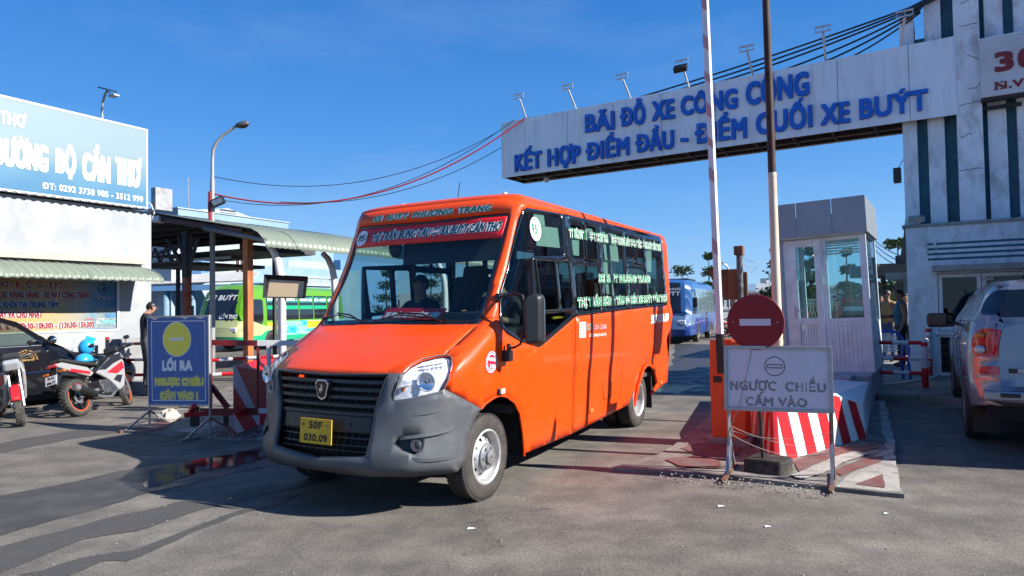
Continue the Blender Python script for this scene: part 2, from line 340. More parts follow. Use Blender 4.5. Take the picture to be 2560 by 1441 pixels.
def sheet(name, pix, m_, z=.004, amp=.03, seg=.12, kind='structure', world=False, seed=0, label=None):
    pts = [tuple(gp(*p)[:2]) for p in pix] if not world else pix
    q = rough_edge(pts, amp, seg, seed); mb = MB(); v, t = cdt([q], 50); t = [f for f in t if inside((sum(v[i][0] for i in f)/3, sum(v[i][1] for i in f)/3), q)]
    mb.add([(a, b, z) for a, b in v], t); o = mb.build(name, m_)
    for p in o.data.polygons:
        if p.normal.z < 0: o.data.flip_normals(); break
    return tag(o, kind=kind)
wet = wet_mat('wet_asphalt', (.040, .038, .036), .35, .7, .5); puddle_m = wet_mat('puddle', (.012, .013, .015), .03, .09, .04); damp = wet_mat('damp_asphalt', (.062, .058, .053), .6, .85, .6)
sheet('wet_patch', [(-60, 1252), (90, 1225), (190, 1205), (290, 1180), (370, 1168), (480, 1150), (560, 1138), (640, 1120), (700, 1108), (760, 1108), (740, 1140), (700, 1160), (560, 1188), (400, 1228), (350, 1240), (250, 1272), (120, 1305), (0, 1342), (-60, 1350)], wet, .004, .025, .1, seed=3)
sheet('puddle', [(355, 1212), (372, 1180), (420, 1165), (520, 1147), (600, 1132), (665, 1125), (690, 1130), (660, 1148), (600, 1162), (520, 1178), (450, 1198), (400, 1215), (365, 1222)], puddle_m, .008, .02, .08, seed=5)
sheet('wet_patch', [(-60, 1385), (60, 1352), (180, 1320), (300, 1288), (430, 1262), (520, 1240), (640, 1215), (760, 1190), (860, 1172), (900, 1180), (800, 1205), (720, 1222), (600, 1250), (460, 1290), (340, 1328), (220, 1350), (130, 1384), (30, 1420), (-60, 1450)], damp, .004, .03, .1, seed=8)
sheet('wet_patch', [(40, 1441), (110, 1425), (220, 1395), (330, 1375), (460, 1330), (560, 1290), (680, 1250), (760, 1232), (700, 1262), (600, 1290), (520, 1320), (400, 1370), (330, 1400), (225, 1412), (160, 1441)], damp, .004, .03, .1, seed=12)
sheet('wet_patch', [(-60, 1123), (60, 1096), (180, 1078), (300, 1062), (420, 1046), (520, 1030), (540, 1034), (470, 1050), (400, 1065), (300, 1080), (180, 1098), (60, 1122), (-60, 1142)], damp, .004, .02, .1, seed=15)
sheet('wet_patch', [(1655, 950), (1680, 905), (1690, 860), (1780, 862), (1850, 868), (1960, 900), (1965, 935), (1900, 965), (1790, 985), (1700, 990), (1640, 985)], wet_mat('wet_yard', (.035, .035, .038), .38, .75, .9), .004, .06, .3, seed=18)
# ================================================================== ORANGE MINIBUS
orange = mat('bus_orange_paint', (.80, .064, .003), .36, coat=.22, spec=.25, var=.05, vscale=1.5, dirt=(.42, .11, .04), dscale=2.6, damt=.26, dlo=.48)
bumper_grey = mat('bumper_grey_plastic', (.072, .078, .088), .42, var=.12, vscale=4, bump=.12, bscale=400, dirt=(.2, .19, .17), dscale=4, damt=.2)
bus_black = mat('black_window_frame', (.008, .009, .01), .12, coat=.5)
bus_glass = glass('tinted_bus_glass', (.42, .53, .51))
ws_glass = glass('windscreen_glass', (.70, .80, .80), .8)
banner_red = mat('banner_red', (.62, .012, .015), .4)
letter_green = mat('letter_green', (.005, .22, .085), .4)
letter_dark = mat('letter_dark_green', (.006, .05, .05), .4)
letter_white = mat('letter_white', (.8, .82, .8), .4)
O_BUS = (-1.061, 6.055); BUS = Fr(O_BUS, 29.3)
bus = thing('orange_minibus', 'bright orange minibus with grey bumper and black side windows leaving the station', 'minibus', (*O_BUS, 0), BUS.a)
Fz = pl_interp([(.2, -.80), (.3, -.86), (.4, -.91), (.5, -.92), (.6, -.89), (.75, -.86), (.95, -.84), (1.05, -.82), (1.085, -.785), (1.2, -.55), (1.32, -.30), (1.44, -.07), (1.7, .13), (1.95, .29), (2.236, .43), (2.41, .50), (2.52, .52), (2.58, .55)])
Wz = pl_interp([(.2, .93), (.35, .955), (.55, .97), (.8, .985), (1.05, 1.015), (1.4, 1.03), (1.6, 1.03), (2.1, 1.015), (2.42, 1.0), (2.5, .985), (2.58, .95)])
Az = pl_interp([(.2, .75), (.9, .75), (1.06, .62), (1.2, .5), (1.44, .32), (2.0, .22), (2.58, .18)])
NEXP = 3.0; UEND = 5.05; ZT = 2.56
def e_out(v, W, A):
    t = min(1, (v/W)**NEXP); return A*(1-(1-t)**(1/NEXP))
def S0(p, z):
    F, W, A = Fz(z), Wz(z), Az(z); T = abs(p)
    if T >= W+A: v = W; u = F+T-W
    else:
        lo, hi = 0, W
        for _ in range(22):
            v = (lo+hi)/2
            if v+e_out(v, W, A) < T: lo = v
            else: hi = v
        u = F+T-v
    return Vector((v if p >= 0 else -v, u, z))
def S(p, z, off=0.0):
    P = S0(p, z)
    if off:
        a = S0(p+.01, z)-S0(p-.01, z); b = S0(p, min(z+.01, ZT))-S0(p, z-.01); n = a.cross(b).normalized()
        c = Vector((P.x, P.y-2.5, 0))
        if n.dot(c) < 0: n = -n
        P = P+n*off
    return P
def halfw(u, z):
    F, W, A = Fz(z), Wz(z), Az(z)
    if u <= F: return -1
    if u >= F+A: return W
    return W*(1-((F+A-u)/A)**NEXP)**(1/NEXP)
def bp(px, py):
    """pixel of the photograph -> (p, z) on the near skin of the bus"""
    d = ray(px, py); Q = BUS.loc(CAMP); D = Vector((d.dot(BUS.X), d.dot(BUS.Y), d.z)); t = 3.5
    f = lambda t: (lambda P: .12 < P.z < 2.62 and P.y < 5.15 and abs(P.x) < halfw(P.y, P.z))(Q+D*t)
    while not f(t):
        t += .01
        if t > 14: return bp(px+(2 if px < 1300 else -2), py)      # just beside the silhouette
    lo, hi = t-.01, t
    for _ in range(25):
        m_ = (lo+hi)/2
        if f(m_): hi = m_
        else: lo = m_
    P = Q+D*hi; return (math.copysign(abs(P.x)+P.y-Fz(P.z), P.x), P.z)
def uz(u, z): return (Wz(z)+u-Fz(z), z)      # straight side, near
def dens3(poly, d=.06, closed=True):
    o = []
    for i in range(len(poly)-(0 if closed else 1)):
        a, b = poly[i], poly[(i+1) % len(poly)]; A, B = S0(*a), S0(*b); n = max(1, int(math.dist(a, b)/d+.999)); o.append(a)
        sideways = a[0]*b[0] > 0 and abs(A.x) > .8*Wz(A.z) and abs(B.x) > .8*Wz(B.z)
        for k in range(1, n):
            t = k/n
            if sideways:
                u = A.y+(B.y-A.y)*t; z = A.z+(B.z-A.z)*t; h = abs(A.x+(B.x-A.x)*t); o.append((math.copysign(h+u-Fz(z), a[0]), z)); continue
            o.append((a[0]+(b[0]-a[0])*t, a[1]+(b[1]-a[1])*t))
    if not closed: o.append(poly[-1])
    return o
def B_(pts): return [bp(*q) if q[0] > 20 else q for q in pts]
def U_(pts): return [(lambda P: (P.y, P.z))(S0(*bp(*q))) for q in pts]
def UZ(poly, s_=1): return [(s_*(halfw(u, z)+u-Fz(z)), z) for u, z in poly]
def mir(poly): return [(-p, z) for p, z in poly][::-1]
zc = lambda px, py: BUS.onx(px, py, 0).z
# --- regions in skin coordinates (near half traced, far half mirrored)
HL = B_([(984.8, 1001.6), (988, 983), (998, 953), (1010, 930), (1026.5, 915), (1056.5, 900), (1093, 891.6), (1119.8, 889.3), (1129, 895), (1129, 916.6), (1119.8, 950), (1109.8, 971.6), (1096.5, 981.6), (1056.5, 990), (1016.5, 998)])
ZLIP = 1.062; ZWB = bp(985, 811)[1]; ZWT = bp(1078, 553)[1]
def sym(half): return half+[(-p, z) for p, z in half[::-1]]
HOOD = sym([(0.0001, ZLIP)]+B_([(1003, 934), (1010, 928), (1026.5, 913), (1056.5, 898), (1093, 889.6), (1112, 887.5), (1122, 878), (1194, 812)])+[(0.0001, ZWB-.004)])
WS = sym([(0.0001, ZWB)]+B_([(1080, 813), (1180, 812), (1196, 810), (1204, 800), (1223, 740), (1261, 597), (1273, 545), (1273.5, 534), (1265, 533)])+[(0.0001, ZWT)])
GL = sym([(0.0001, ZWB+.05)]+B_([(1178, 800), (1188, 797), (1196, 785), (1215, 736), (1252, 597), (1262, 548)])+[(0.0001, ZWT-.03)])
zb0 = bp(1070, 606)[1]
BAN = sym([(0.0001, zb0)]+B_([(1253, 594.5), (1269, 540.5)])+[(0.0001, ZWT-.022)])
GRI = sym([(0.0001, zc(823, 1135))]+B_([(912, 1141), (918, 1137), (930, 1086), (940, 1020), (972, 938)])+[(0.0001, ZLIP-.008)])
BUM = sym([(0.0001, .35)]+B_([(960, 1186), (1060, 1187), (1143, 1180), (1160, 1153), (1173, 1086), (1193, 1033), (1203, 1023), (1150, 993), (1111.5, 973)])+HL[11::-1][:1]+[HL[12], HL[13], HL[14], HL[0], HL[1], HL[2], bp(1006, 935)]+[(0.0001, ZLIP)])
FOG = B_([(985, 1108), (1000, 1092), (1045, 1090), (1058, 1105), (1055, 1125), (1035, 1137), (1008, 1127)])
ARCF = B_([(1143, 1180), (1160, 1153), (1173, 1086), (1193, 1033), (1203, 1023), (1213, 1010), (1237, 993), (1252, 989), (1267, 992), (1287, 1007), (1300, 1033), (1308, 1087), (1311, 1142)])
ARCF = [(p, z) for p, z in ARCF]+[(ARCF[-1][0], .1), (ARCF[0][0], .1)]
ARCR = B_([(1582, 1016), (1592, 964), (1605, 923), (1614, 912), (1623, 914), (1632, 925), (1640, 958)])+[uz(4.30, .36)]
ARCR = ARCR+[(ARCR[-1][0], .1), (ARCR[0][0], .1)]
SBF = B_([(1316, 519.6), (1305, 526), (1295, 548), (1266, 675), (1247.5, 733), (1246, 791), (1251, 817.5), (1267, 836), (1303, 856), (1345.8, 869), (1354.5, 866), (1439, 792), (1427, 640), (1418, 537)])
SBR = [SBF[-2], SBF[-1]]+B_([(1530, 562), (1640, 589), (1650, 592), (1654, 605), (1667, 745), (1668, 764), (1560, 776)])+[SBF[-3]]
JT, JM = SBF[-1], SBF[-3]
PANES = [UZ(densify(rounded(U_(q), .03), .06)) for q in (
    [(1310, 537), (1319, 530), (1402, 540), (1410, 640), (1330, 642), (1336, 842), (1332, 860), (1303, 850), (1256, 812), (1252, 740), (1270, 680), (1298, 570)],
    [(1337, 650), (1385, 653), (1397, 775), (1353, 778)], [(1393, 656), (1422, 657), (1433, 770), (1404, 773)], [(1354, 787), (1412, 780), (1430, 788), (1358, 850)],
    [(1426, 560), (1454, 566), (1461, 647), (1432, 643)], [(1459, 563), (1486, 568), (1493, 653), (1465, 650)], [(1434, 662), (1495, 668), (1504, 774), (1443, 780)],
    [(1502, 574), (1552, 586), (1567, 768), (1514, 773)], [(1561, 588), (1582, 593), (1588, 656), (1567, 655)], [(1587, 594), (1604, 598), (1610, 662), (1591, 660)], [(1570, 670), (1611, 674), (1618, 765), (1577, 768)],
    [(1613, 601), (1646, 608), (1660, 760), (1622, 764)])]
SILL = []
def pend(z): return Wz(z)+UEND-Fz(z)
zs_ = [.45, .8, 1.2, 1.6, 2.0, 2.3, 2.45, ZT]
side_bot = [bp(1143, 1180), (ARCF[0][0], .30), (ARCF[12][0], .30), uz(.57, .238), uz(1.714, .242), uz(3.33, .318), (ARCR[7][0], .36), uz(4.31, .345), uz(5.05, .44)]
OUT = sym([(0.0001, .35)]+B_([(960, 1186), (1060, 1187)])+side_bot+[(pend(z), z) for z in zs_[1:]]+[(0.0001, ZT)])
regs = []
def both(n, poly):
    poly = dens3(poly); regs.append((n, poly, 1)); regs.append((n, mir(poly), -1))
both('arch', ARCF); both('arch', ARCR); both('hl', HL); both('fog', FOG)
regs.append(('grille', GRI, 0)); regs.append(('banner', BAN, 0)); regs.append(('glass', dens3(GL), 0)); regs.append(('wsframe', dens3(WS), 0)); regs.append(('hood', dens3(HOOD), 0)); regs.append(('bumper', dens3(BUM), 0))
for i, q in enumerate(PANES): both('pane%d' % i, q)
both('blackf', SBF); both('blackr', SBR)
JL = uz(1.714, .242)
REAR = [JL, JM, JT, (uz(1.52, ZT)[0], ZT), (pend(ZT), ZT)]+[(pend(z), z) for z in zs_[::-1][1:]]+[(pend(.2), .2), (uz(1.7, .2)[0], .2)]
both('rear', REAR); regs.append(('cab', OUT, 0))
allp = [r[1] for r in regs]
V2, T2 = cdt(allp+[OUT], .085, .05, .075)
buck = {}
for t in T2:
    c = (sum(V2[i][0] for i in t)/3, sum(V2[i][1] for i in t)/3)
    if not inside(c, OUT): continue
    for n, poly, sd in regs:
        if inside(c, poly):
            if n == 'cab' and c[1] < 1.078 and abs(c[0]) < .97: n = 'bumper'
            buck.setdefault((n, sd), []).append(t); break
def skin(key, name, mt, off=0., solid=.012, parent=bus, smooth=True, offf=None, ang=50):
    ts = [t for k in (key if isinstance(key, list) else [key]) for t in buck.get(k, [])]
    if not ts: return None
    used = {}; mb = MB(); vs = []
    for t in ts:
        for i in t:
            if i not in used:
                used[i] = len(vs); p, z = V2[i]; vs.append(S(p, z, off+(offf(p, z) if offf else 0)))
    # orientation: make the faces look outward
    fs = []
    for t in ts:
        a, b, c = (vs[used[i]] for i in t); n = (b-a).cross(c-a); ctr = (a+b+c)/3; o = Vector((ctr.x, ctr.y-2.5, .0))
        q = tuple(used[i] for i in t); fs.append(q if n.dot(o) > 0 or (abs(n.x) < 1e-9 and n.z > 0) else q[::-1])
    mb.add(vs, fs)
    return mb.build(name, mt, parent, smooth, ang=ang, solid=solid, recalc=False)
def strip(mb, path, h, o0, o1, N=None):
    """slat following the skin: path in (p, z), height h, from offset o0 (back) to o1 (front)"""
    pts = []
    for i, (p, z) in enumerate(path):
        k = 1 if not N else max(.02, max(0, math.sin(math.pi*i/(len(path)-1)))**.6); oo = o0+(o1-o0)*k; pts.append([S(p, z-h/2, o0), S(p, z+h/2, o0), S(p, z+h*.3, oo), S(p, z-h*.5, oo)])
    n = len(pts); v = [q for r in pts for q in r]
    f = [(i*4+k, i*4+(k+1) % 4, (i+1)*4+(k+1) % 4, (i+1)*4+k) for i in range(n-1) for k in range(4)]+[(3, 2, 1, 0), tuple(range(4*n-4, 4*n))]
    mb.add(v, f)
body = skin(('cab', 0), 'body', orange)
for sd in (1, -1): skin(('rear', sd), 'side_panel', orange, off=0.0)
hood = skin(('hood', 0), 'hood', orange, off=.003)
def bumpf(p, z):
    a = abs(p); s_ = min(1, max(0, (a-.55)/.15))
    o = .012*math.exp(-((z-.45)/.05)**2)*s_ + .014/(1+math.exp((z-.87)/.012))*min(1, max(0, (1.15-a)/.25)) - .012/(1+math.exp((z-.66)/.012))*s_
    if z < .41 : o += .012
    return o*min(1, max(0, (1.75-a)/.5))
skin(('bumper', 0), 'bumper', bumper_grey, off=.006, solid=.03, offf=bumpf)
for s_ in (1, -1):
    for pts_, h_ in (([(990, 1040), (1030, 1036), (1075, 1029), (1112, 1018)], .02), ([(1000, 1096), (1060, 1088), (1133, 1072)], .018), ([(1006, 1146), (1060, 1148), (1148, 1136)], .022)):
        mb = MB(); strip(mb, [(p*s_, z) for p, z in dens3(B_(pts_), .04, False)], h_*1.5, .0, .022, 1); mb.build('bumper_crease', bumper_grey, bus, True, ang=25)
skin(('wsframe', 0), 'windscreen_frame', bus_black, off=-.003)
skin(('glass', 0), 'windscreen', ws_glass, off=-.004, solid=0)
ban = skin(('banner', 0), 'route_banner', banner_red, off=-.002, solid=.003)
for sd in (1, -1):
    f = skin([('blackf', sd)], 'window_frame', bus_black, off=.001)
    f2 = skin([('blackr', sd)], 'window_frame', bus_black, off=.001)
    for i in range(len(PANES)): skin(('pane%d' % i, sd), 'window_pane', bus_glass, off=-.004, solid=0, parent=f if i < 4 else f2)
# grille: recessed dark lattice and slats
def gpt(p, z, off): return S(p, z, off)
mb = MB(); ts = buck[('grille', 0)]
skin(('grille', 0), 'grille', black_hole, off=-.07, solid=0)
gz0, gz1 = GRI[0][1], ZLIP
def gedge(z):
    # half width of the grille at height z
    pts = GRI[:len(GRI)//2]
    best = .3
    for a, b in zip(pts[1:], pts[2:]):
        if min(a[1], b[1]) <= z <= max(a[1], b[1]) and abs(a[1]-b[1]) > 1e-6: best = a[0]+(b[0]-a[0])*(z-a[1])/(b[1]-a[1])
    return best
grim = mat('grille_plastic', (.022, .023, .026), .45)
for z in (1.015, .955, .895, .835, .775):
    w = gedge(z)-.01; mb = MB(); strip(mb, [(-w+2*w*i/20, z) for i in range(21)], .03, -.05, -.005); mb.build('grille_slat', grim, bus, True)
mb = MB()
for k in range(9):
    z = 1.03-k*.03
    w = gedge(z)-.01; strip(mb, [(-w+2*w*i/16, z) for i in range(17)], .006, -.06, -.04)
for k in range(-9, 10):
    p = k*.07
    a = [(p, gz0+.03+(gz1-gz0-.06)*i/8) for i in range(9)]; a = [q for q in a if gedge(q[1])-.02 > abs(p)]
    if len(a) > 1: mb.tube([S(q[0], q[1], -.055) for q in a], .004, 4)
for z in (.50, .55, .60): 
    w = gedge(z)-.01; strip(mb, [(-w+2*w*i/16, z) for i in range(17)], .012, -.06, -.03)
mb.build('grille_mesh', grim, bus)
mb = MB(); w = gedge(.70)-.005
n_ = 18; vs = [S(-w+2*w*i/n_, z, -.015) for z in (.635, .655, .745, .76) for i in range(n_+1)]
mb.add(vs, [(j*(n_+1)+i, j*(n_+1)+i+1, (j+1)*(n_+1)+i+1, (j+1)*(n_+1)+i) for j in range(3) for i in range(n_)]); mb.build('plate_panel', grim, bus, True, solid=.03)
mb = MB()   # black edge round the grille
gp_ = GRI[:len(GRI)//2]; path = [S(p, z, .004) for p, z in densify(gp_, .03) if p > 0.02]
mb.tube(path[:-1] if len(path) > 2 else path, .007, 6); mb.tube([Vector((-q.x, q.y, q.z)) for q in path[:-1]], .007, 6); mb.build('grille_surround', grim, bus, True)
# badge: bevelled shield with a leaping stag
cb = Vector((0, Fz(.955)-.03, .955)); k_ = .062
shield = [(-.6, 1), (.6, 1), (1.0, .55), (.55, -1.05), (0, -1.3), (-.55, -1.05), (-1.0, .55)]
bm_ = lambda s_, y: (lambda a, b: Vector((a*k_*s_, cb.y+y, cb.z+b*k_*s_)))
mb = MB(); mb.prism(shield, bm_(1.12, .02), bm_(1.12, -.006)); bd = mb.build('badge', chrome, bus, bev=.003)
mb = MB(); mb.prism(shield, bm_(.93, 0), bm_(.93, -.009)); mb.build('badge_field', mat('badge_black', (.01, .01, .012), .2), bd)
stag = [(-.45, -.75), (-.3, -.35), (-.45, 0), (-.1, .1), (.05, .35), (-.35, .7), (.12, .5), (.0, .8), (.25, .45), (.42, .42), (.2, .2), (.22, -.05), (.5, -.3), (.2, -.2), (.05, -.3), (-.1, -.7), (-.15, -.3)]
mb = MB(); mb.prism(stag, bm_(.85, -.008), bm_(.85, -.012)); mb.build('badge_stag', chrome, bd)
# number plates
yellow_plate = mat('plate_yellow', (.72, .42, .01), .4, var=.08, dirt=(.3, .2, .05), dscale=8, damt=.25)
def plate(parent, c, X, Z, N, w, h, lines, m_, name='number_plate', tm=None):
    c, X, Z, N = Vector(c), Vector(X), Vector(Z), Vector(N)
    mb = MB(); mb.obx(c, X*w/2, N*.004, Z*h/2); o = mb.build(name, m_, parent, bev=.003)
    mb = MB(); n = len(lines)
    for i, (t, f) in enumerate(lines):
        hh = h/n*.62; y = h/2-(i+1)*h/n+h/n*.2
        text(mb, t, lambda a, b, d: c+X*a+Z*b+N*(.0055+d), w*f, hh, .05, 0, .0, x0=-w*f/2, y0=y)
    mb.build('plate_characters', tm or mat('plate_black', (.01, .01, .01), .5), o); return o
yb = Fz(.64)-.012
pl_ = plate(bus, (0, yb-.045, .636), (1, 0, 0), (0, .05, 1), (0, -1, 0), .33, .19, [('50F', .42), ('030.09', .74)], yellow_plate)
mb = MB(); 
for sx in (-.125, .125): mb.cyl((sx, yb-.05, .685), (sx, yb-.056, .685), .009)
mb.build('plate_bolt', rust, pl_)
mb = MB(); 
for sx in (-.27, .27): mb.cyl(S(sx, .69, -.012), S(sx, .69, -.006), .016)
mb.build('parking_sensor', grim, bus, True)
# --- headlights
hl_clear = glass('headlight_lens', (.97, .98, 1), .5); hl_in = mat('headlight_reflector', (.92, .94, .97), .3, .05, var=.35, vscale=30); hl_dark = mat('headlight_dark', (.05, .055, .06), .3, .3)
for sd in (1, -1):
    lens = skin(('hl', sd), 'headlight', hl_clear, off=.008, solid=0)
    skin(('hl', sd), 'reflector', hl_in, off=-.022, solid=0, parent=lens, ang=1)
    mb = MB(); q = [S(p*sd if sd < 0 else p, z, .008) for p, z in HL]; mb.tube(q+[q[0]], .004, 6); mb.build('rim', mat('hl_rim', (.16, .17, .18), .4), lens, True)
    cp, cz = bp(1068, 955); c = S(cp*sd, cz, .0-.008); n = (S(cp*sd, cz, 0)-c).normalized(); n = Vector((n.x*.5, n.y-.4, 0)).normalized()
    X = n.cross(Vector((0, 0, 1))).normalized(); Z = Vector((0, 0, 1))
    def ring(r, d, k=24): return [c+X*math.cos(2*math.pi*i/k)*r+Z*math.sin(2*math.pi*i/k)*r+n*d for i in range(k)]
    mb = MB(); rr = [ring(.074, .022), ring(.068, .024), ring(.055, .014), ring(.035, .007), ring(.012, .004)]
    mb.add([v for r in rr for v in r], [(j*24+i, j*24+(i+1) % 24, (j+1)*24+(i+1) % 24, (j+1)*24+i) for j in range(4) for i in range(24)]); mb.build('bowl', mat('bowl_chrome', (.8, .84, .9), .15, .5), lens, True)
    mb = MB(); mb.cyl(c+n*.0, c+n*.022, .010); mb.sph(c+n*.02, .012); mb.build('bulb', hl_dark, lens, True)
    mb = MB()
    for px, py, qx, qy in ((1052, 912, 1110, 903), (1054, 920, 1112, 911)): mb.bar(S(bp(px, py)[0]*sd, bp(px, py)[1], -.008), S(bp(qx, qy)[0]*sd, bp(qx, qy)[1], -.008), .02, .012)
    for i in range(5):
        a = bp(1060+i*11, 908-i*1.5); b = bp(1064+i*11, 925-i*1.5); mb.bar(S(a[0]*sd, a[1], -.008), S(b[0]*sd, b[1], -.008), .004, .008)
    a, b = bp(1003, 968), bp(1024, 962); mb.bar(S(a[0]*sd, a[1], -.012), S(b[0]*sd, b[1], -.012), .06, .01); mb.build('reflector_step', hl_in, lens, bev=.002)
    mb = MB(); a = bp(1006, 975); mb.sph(S(a[0]*sd, a[1], -.02), .016); mb.build('indicator_bulb', mat('amber', (.5, .13, .02), .3), lens, True)
    # fog lamp recess
    skin(('fog', sd), 'fog_recess', grim, off=-.05, solid=0)
    mb = MB(); fo = [S(p*sd, z, .012) for p, z in FOG]; fi = [S(p*sd, z, -.05) for p, z in FOG]; k = len(FOG); mb.add(fo+fi, [(i, (i+1) % k, k+(i+1) % k, k+i) for i in range(k)]); mb.build('fog_recess_wall', bumper_grey, bus)
    a = bp(1043, 1113); c2 = S(a[0]*sd, a[1], -.035); n2 = (S(a[0]*sd, a[1], 0)-c2).normalized(); mb = MB(); mb.cyl(c2, c2+n2*.04, .046, .05, 20); fl = mb.build('fog_lamp', grim, bus, True)
    mb = MB(); mb.sph(c2+n2*.03, (.036, .02, .036), 16, 8); mb.build('fog_lens', mat('fog_lens', (.05, .055, .06), .08), fl, True)
# --- roof
rings = []
NB = 30
def outline(t):
    """roof edge ring for t in 0..1: half outline from centre front to centre rear"""
    ins = .30*(1-math.cos(t*math.pi/2)); z = ZT+.075*math.sin(t*math.pi/2); F, W, A = Fz(ZT)+ins*.9, Wz(ZT)-ins, Az(ZT)+ins*.2; UE = 5.15-ins*.35
    pts = []
    for i in range(NB+1):
        q = i/NB; th = q*math.pi/2; v = W*math.sin(th)**(2/NEXP); u = F+A*(1-math.cos(th)**(2/NEXP)); pts.append((v, u))
    for i in range(1, 15): pts.append((W, F+A+(UE-.1-F-A)*i/14))
    for i in range(1, 5):
        th = i/4*math.pi/2; pts.append((W-.1+.1*math.cos(th), UE-.1+.1*math.sin(th)))
    for i in range(1, 7): pts.append(((W-.1)*(1-i/6), UE))
    return [Vector((v, u, z)) for v, u in pts]
for i in range(9): rings.append(outline(i/8))
last = rings[-1]
for k in (.75, .5, .25, .0): rings.append([Vector((v.x*k, v.y, v.z+.02*(1-k*k)*min(1, (v.y-last[0].y)/.5)*min(1, (5.1-v.y)/.4))) for v in last])
mb = MB(); K = len(last)
for s_ in (1, -1):
    mb.add([Vector((v.x*s_, v.y, v.z)) for r in rings for v in r], [(j*K+i, j*K+i+1, (j+1)*K+i+1, (j+1)*K+i) for j in range(len(rings)-1) for i in range(K-1)])
mb.build('roof', orange, bus, True, ang=60)
# lining below the roof
mb = MB(); mb.bx(-.86, .86, .75, 5.0, 2.47, 2.49); mb.build('roof_lining', mat('lining', (.22, .22, .21), .8), bus)
# --- rear shell with window opening
mb = MB(); pts = []
zl = [.45, .7, 1.0, 1.3, 1.5, 1.52, 2.28, 2.3, 2.45, ZT]
def rearring(z):
    W = Wz(z); o = [Vector((W, 5.05, z))]
    for i in range(1, 6): th = i/5*math.pi/2; o.append(Vector((W-.1+.1*math.cos(th), 5.05+.1*math.sin(th), z)))
    o += [Vector((.8, 5.15, z)), Vector((0, 5.15, z))]; return o
for s_ in (1, -1):
    R_ = [[Vector((v.x*s_, v.y, v.z)) for v in rearring(z)] for z in zl]; K = len(R_[0])
    mb.add([v for r in R_ for v in r], [(j*K+i, j*K+i+1, (j+1)*K+i+1, (j+1)*K+i) for j in range(len(zl)-1) for i in range(K-1) if not (j == 5 and i == K-2)])
mb.build('rear_panel', orange, bus, True)
mb = MB(); mb.bx(-.81, .81, 5.142, 5.147, 1.51, 2.29); mb.build('rear_window', bus_glass, bus)
mb = MB(); mb.bx(-.93, .93, 5.10, 5.2, .48, .78); mb.build('rear_bumper', bumper_grey, bus, bev=.03)
# --- seams, arch flares, lamps on the skin
seamm = mat('seam', (.03, .008, .004), .8)
def seam(path, r=.0035, off=.001): mb = MB(); mb.tube([S(p, z, off) for p, z in dens3(path, .05, False)], r, 5); mb.build('panel_seam', seamm, bus)
for s_ in (1, -1):
    F_ = lambda q: [(p*s_, z) for p, z in q]
    seam(F_([JL, JM])); seam(F_([JT, (uz(1.50, ZT)[0], ZT)])); seam(F_(B_([(1112, 888), (1122, 878), (1196, 811)])))
    seam(F_(B_([(1247, 795), (1203, 795)]))); seam(F_([uz(4.25, .62), uz(4.4, 1.5)]), .003)
    seam(F_([uz(3.1, .42), uz(3.12, .9)]), .002)
for s_ in (1, -1):
    mb = MB(); pa = B_([(1203, 1023), (1213, 1010), (1237, 993), (1252, 989), (1267, 992), (1287, 1007), (1300, 1033), (1308, 1087), (1311, 1140)]); mb.tube([S(p*s_, z, -.004) for p, z in dens3(pa, .04, False)], .012, 8); mb.build('arch_lip', orange, bus, True)
    mb = MB(); pr = ARCR[:8]; o_ = []
    for p, z in pr:
        q = S(p*s_, z, .018); o_.append(q)
    mb.tube(o_, .02, 8); mb.build('arch_lip', orange, bus, True)
    # wheel wells
    for (y0, y1, zt) in ((-.36, .60, .86), (3.28, 4.38, .84)):
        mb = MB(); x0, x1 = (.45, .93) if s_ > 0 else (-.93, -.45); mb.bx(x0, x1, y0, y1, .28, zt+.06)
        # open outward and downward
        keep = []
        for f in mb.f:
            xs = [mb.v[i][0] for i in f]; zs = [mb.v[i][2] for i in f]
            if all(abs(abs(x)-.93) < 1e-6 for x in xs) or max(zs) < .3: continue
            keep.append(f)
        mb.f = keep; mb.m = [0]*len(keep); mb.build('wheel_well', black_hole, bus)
    mb = MB(); a = bp(1250, 980); P = S(a[0]*s_, a[1], 0); mb.bx(P.x-.012, P.x+.018*s_ if s_ > 0 else P.x+.012, P.y-.05, P.y+.045, P.z-.02, P.z+.03) if s_ > 0 else mb.bx(P.x-.018, P.x+.012, P.y-.05, P.y+.045, P.z-.02, P.z+.03); ml = mb.build('marker_base', black_plastic, bus, bev=.004)
    mb = MB(); mb.bx(P.x, P.x+.03, P.y-.03, P.y+.045, P.z-.018, P.z+.028) if s_ > 0 else mb.bx(P.x-.03, P.x, P.y-.03, P.y+.045, P.z-.018, P.z+.028); mb.build('marker_lens', mat('marker_clear', (.42, .38, .33), .2), ml, bev=.006)
    for px, py in ((1478, 1027), (1652, 957)):
        a = bp(px, py); P = S(a[0]*s_, a[1], 0); mb = MB(); mb.obx(P, (.014, 0, 0), (0, .045, 0), (0, 0, .022)); mb.build('side_marker', mat('amber_marker', (.55, .16, .03), .35), bus, bev=.006)
# fuel flap
fq = UZ(rounded(U_([(1507, 958), (1528, 952), (1528, 993), (1508, 1000)]), .04)); mb = MB(); fo = [S(p, z, .003) for p, z in fq]; mb.tube(fo+[fo[0]], .0035, 5); mb.build('fuel_flap', seamm, bus)
# frames of the sliding panes
mb = MB()
for q in (PANES[1], PANES[5], PANES[9]):
    for s_ in (1, -1):
        o_ = [S(p*s_, z, .006) for p, z in q]; mb.tube(o_+[o_[0]], .008, 5)
mb.build('slider_frame', mat('slider_rubber', (.02, .021, .023), .3), bus, True)
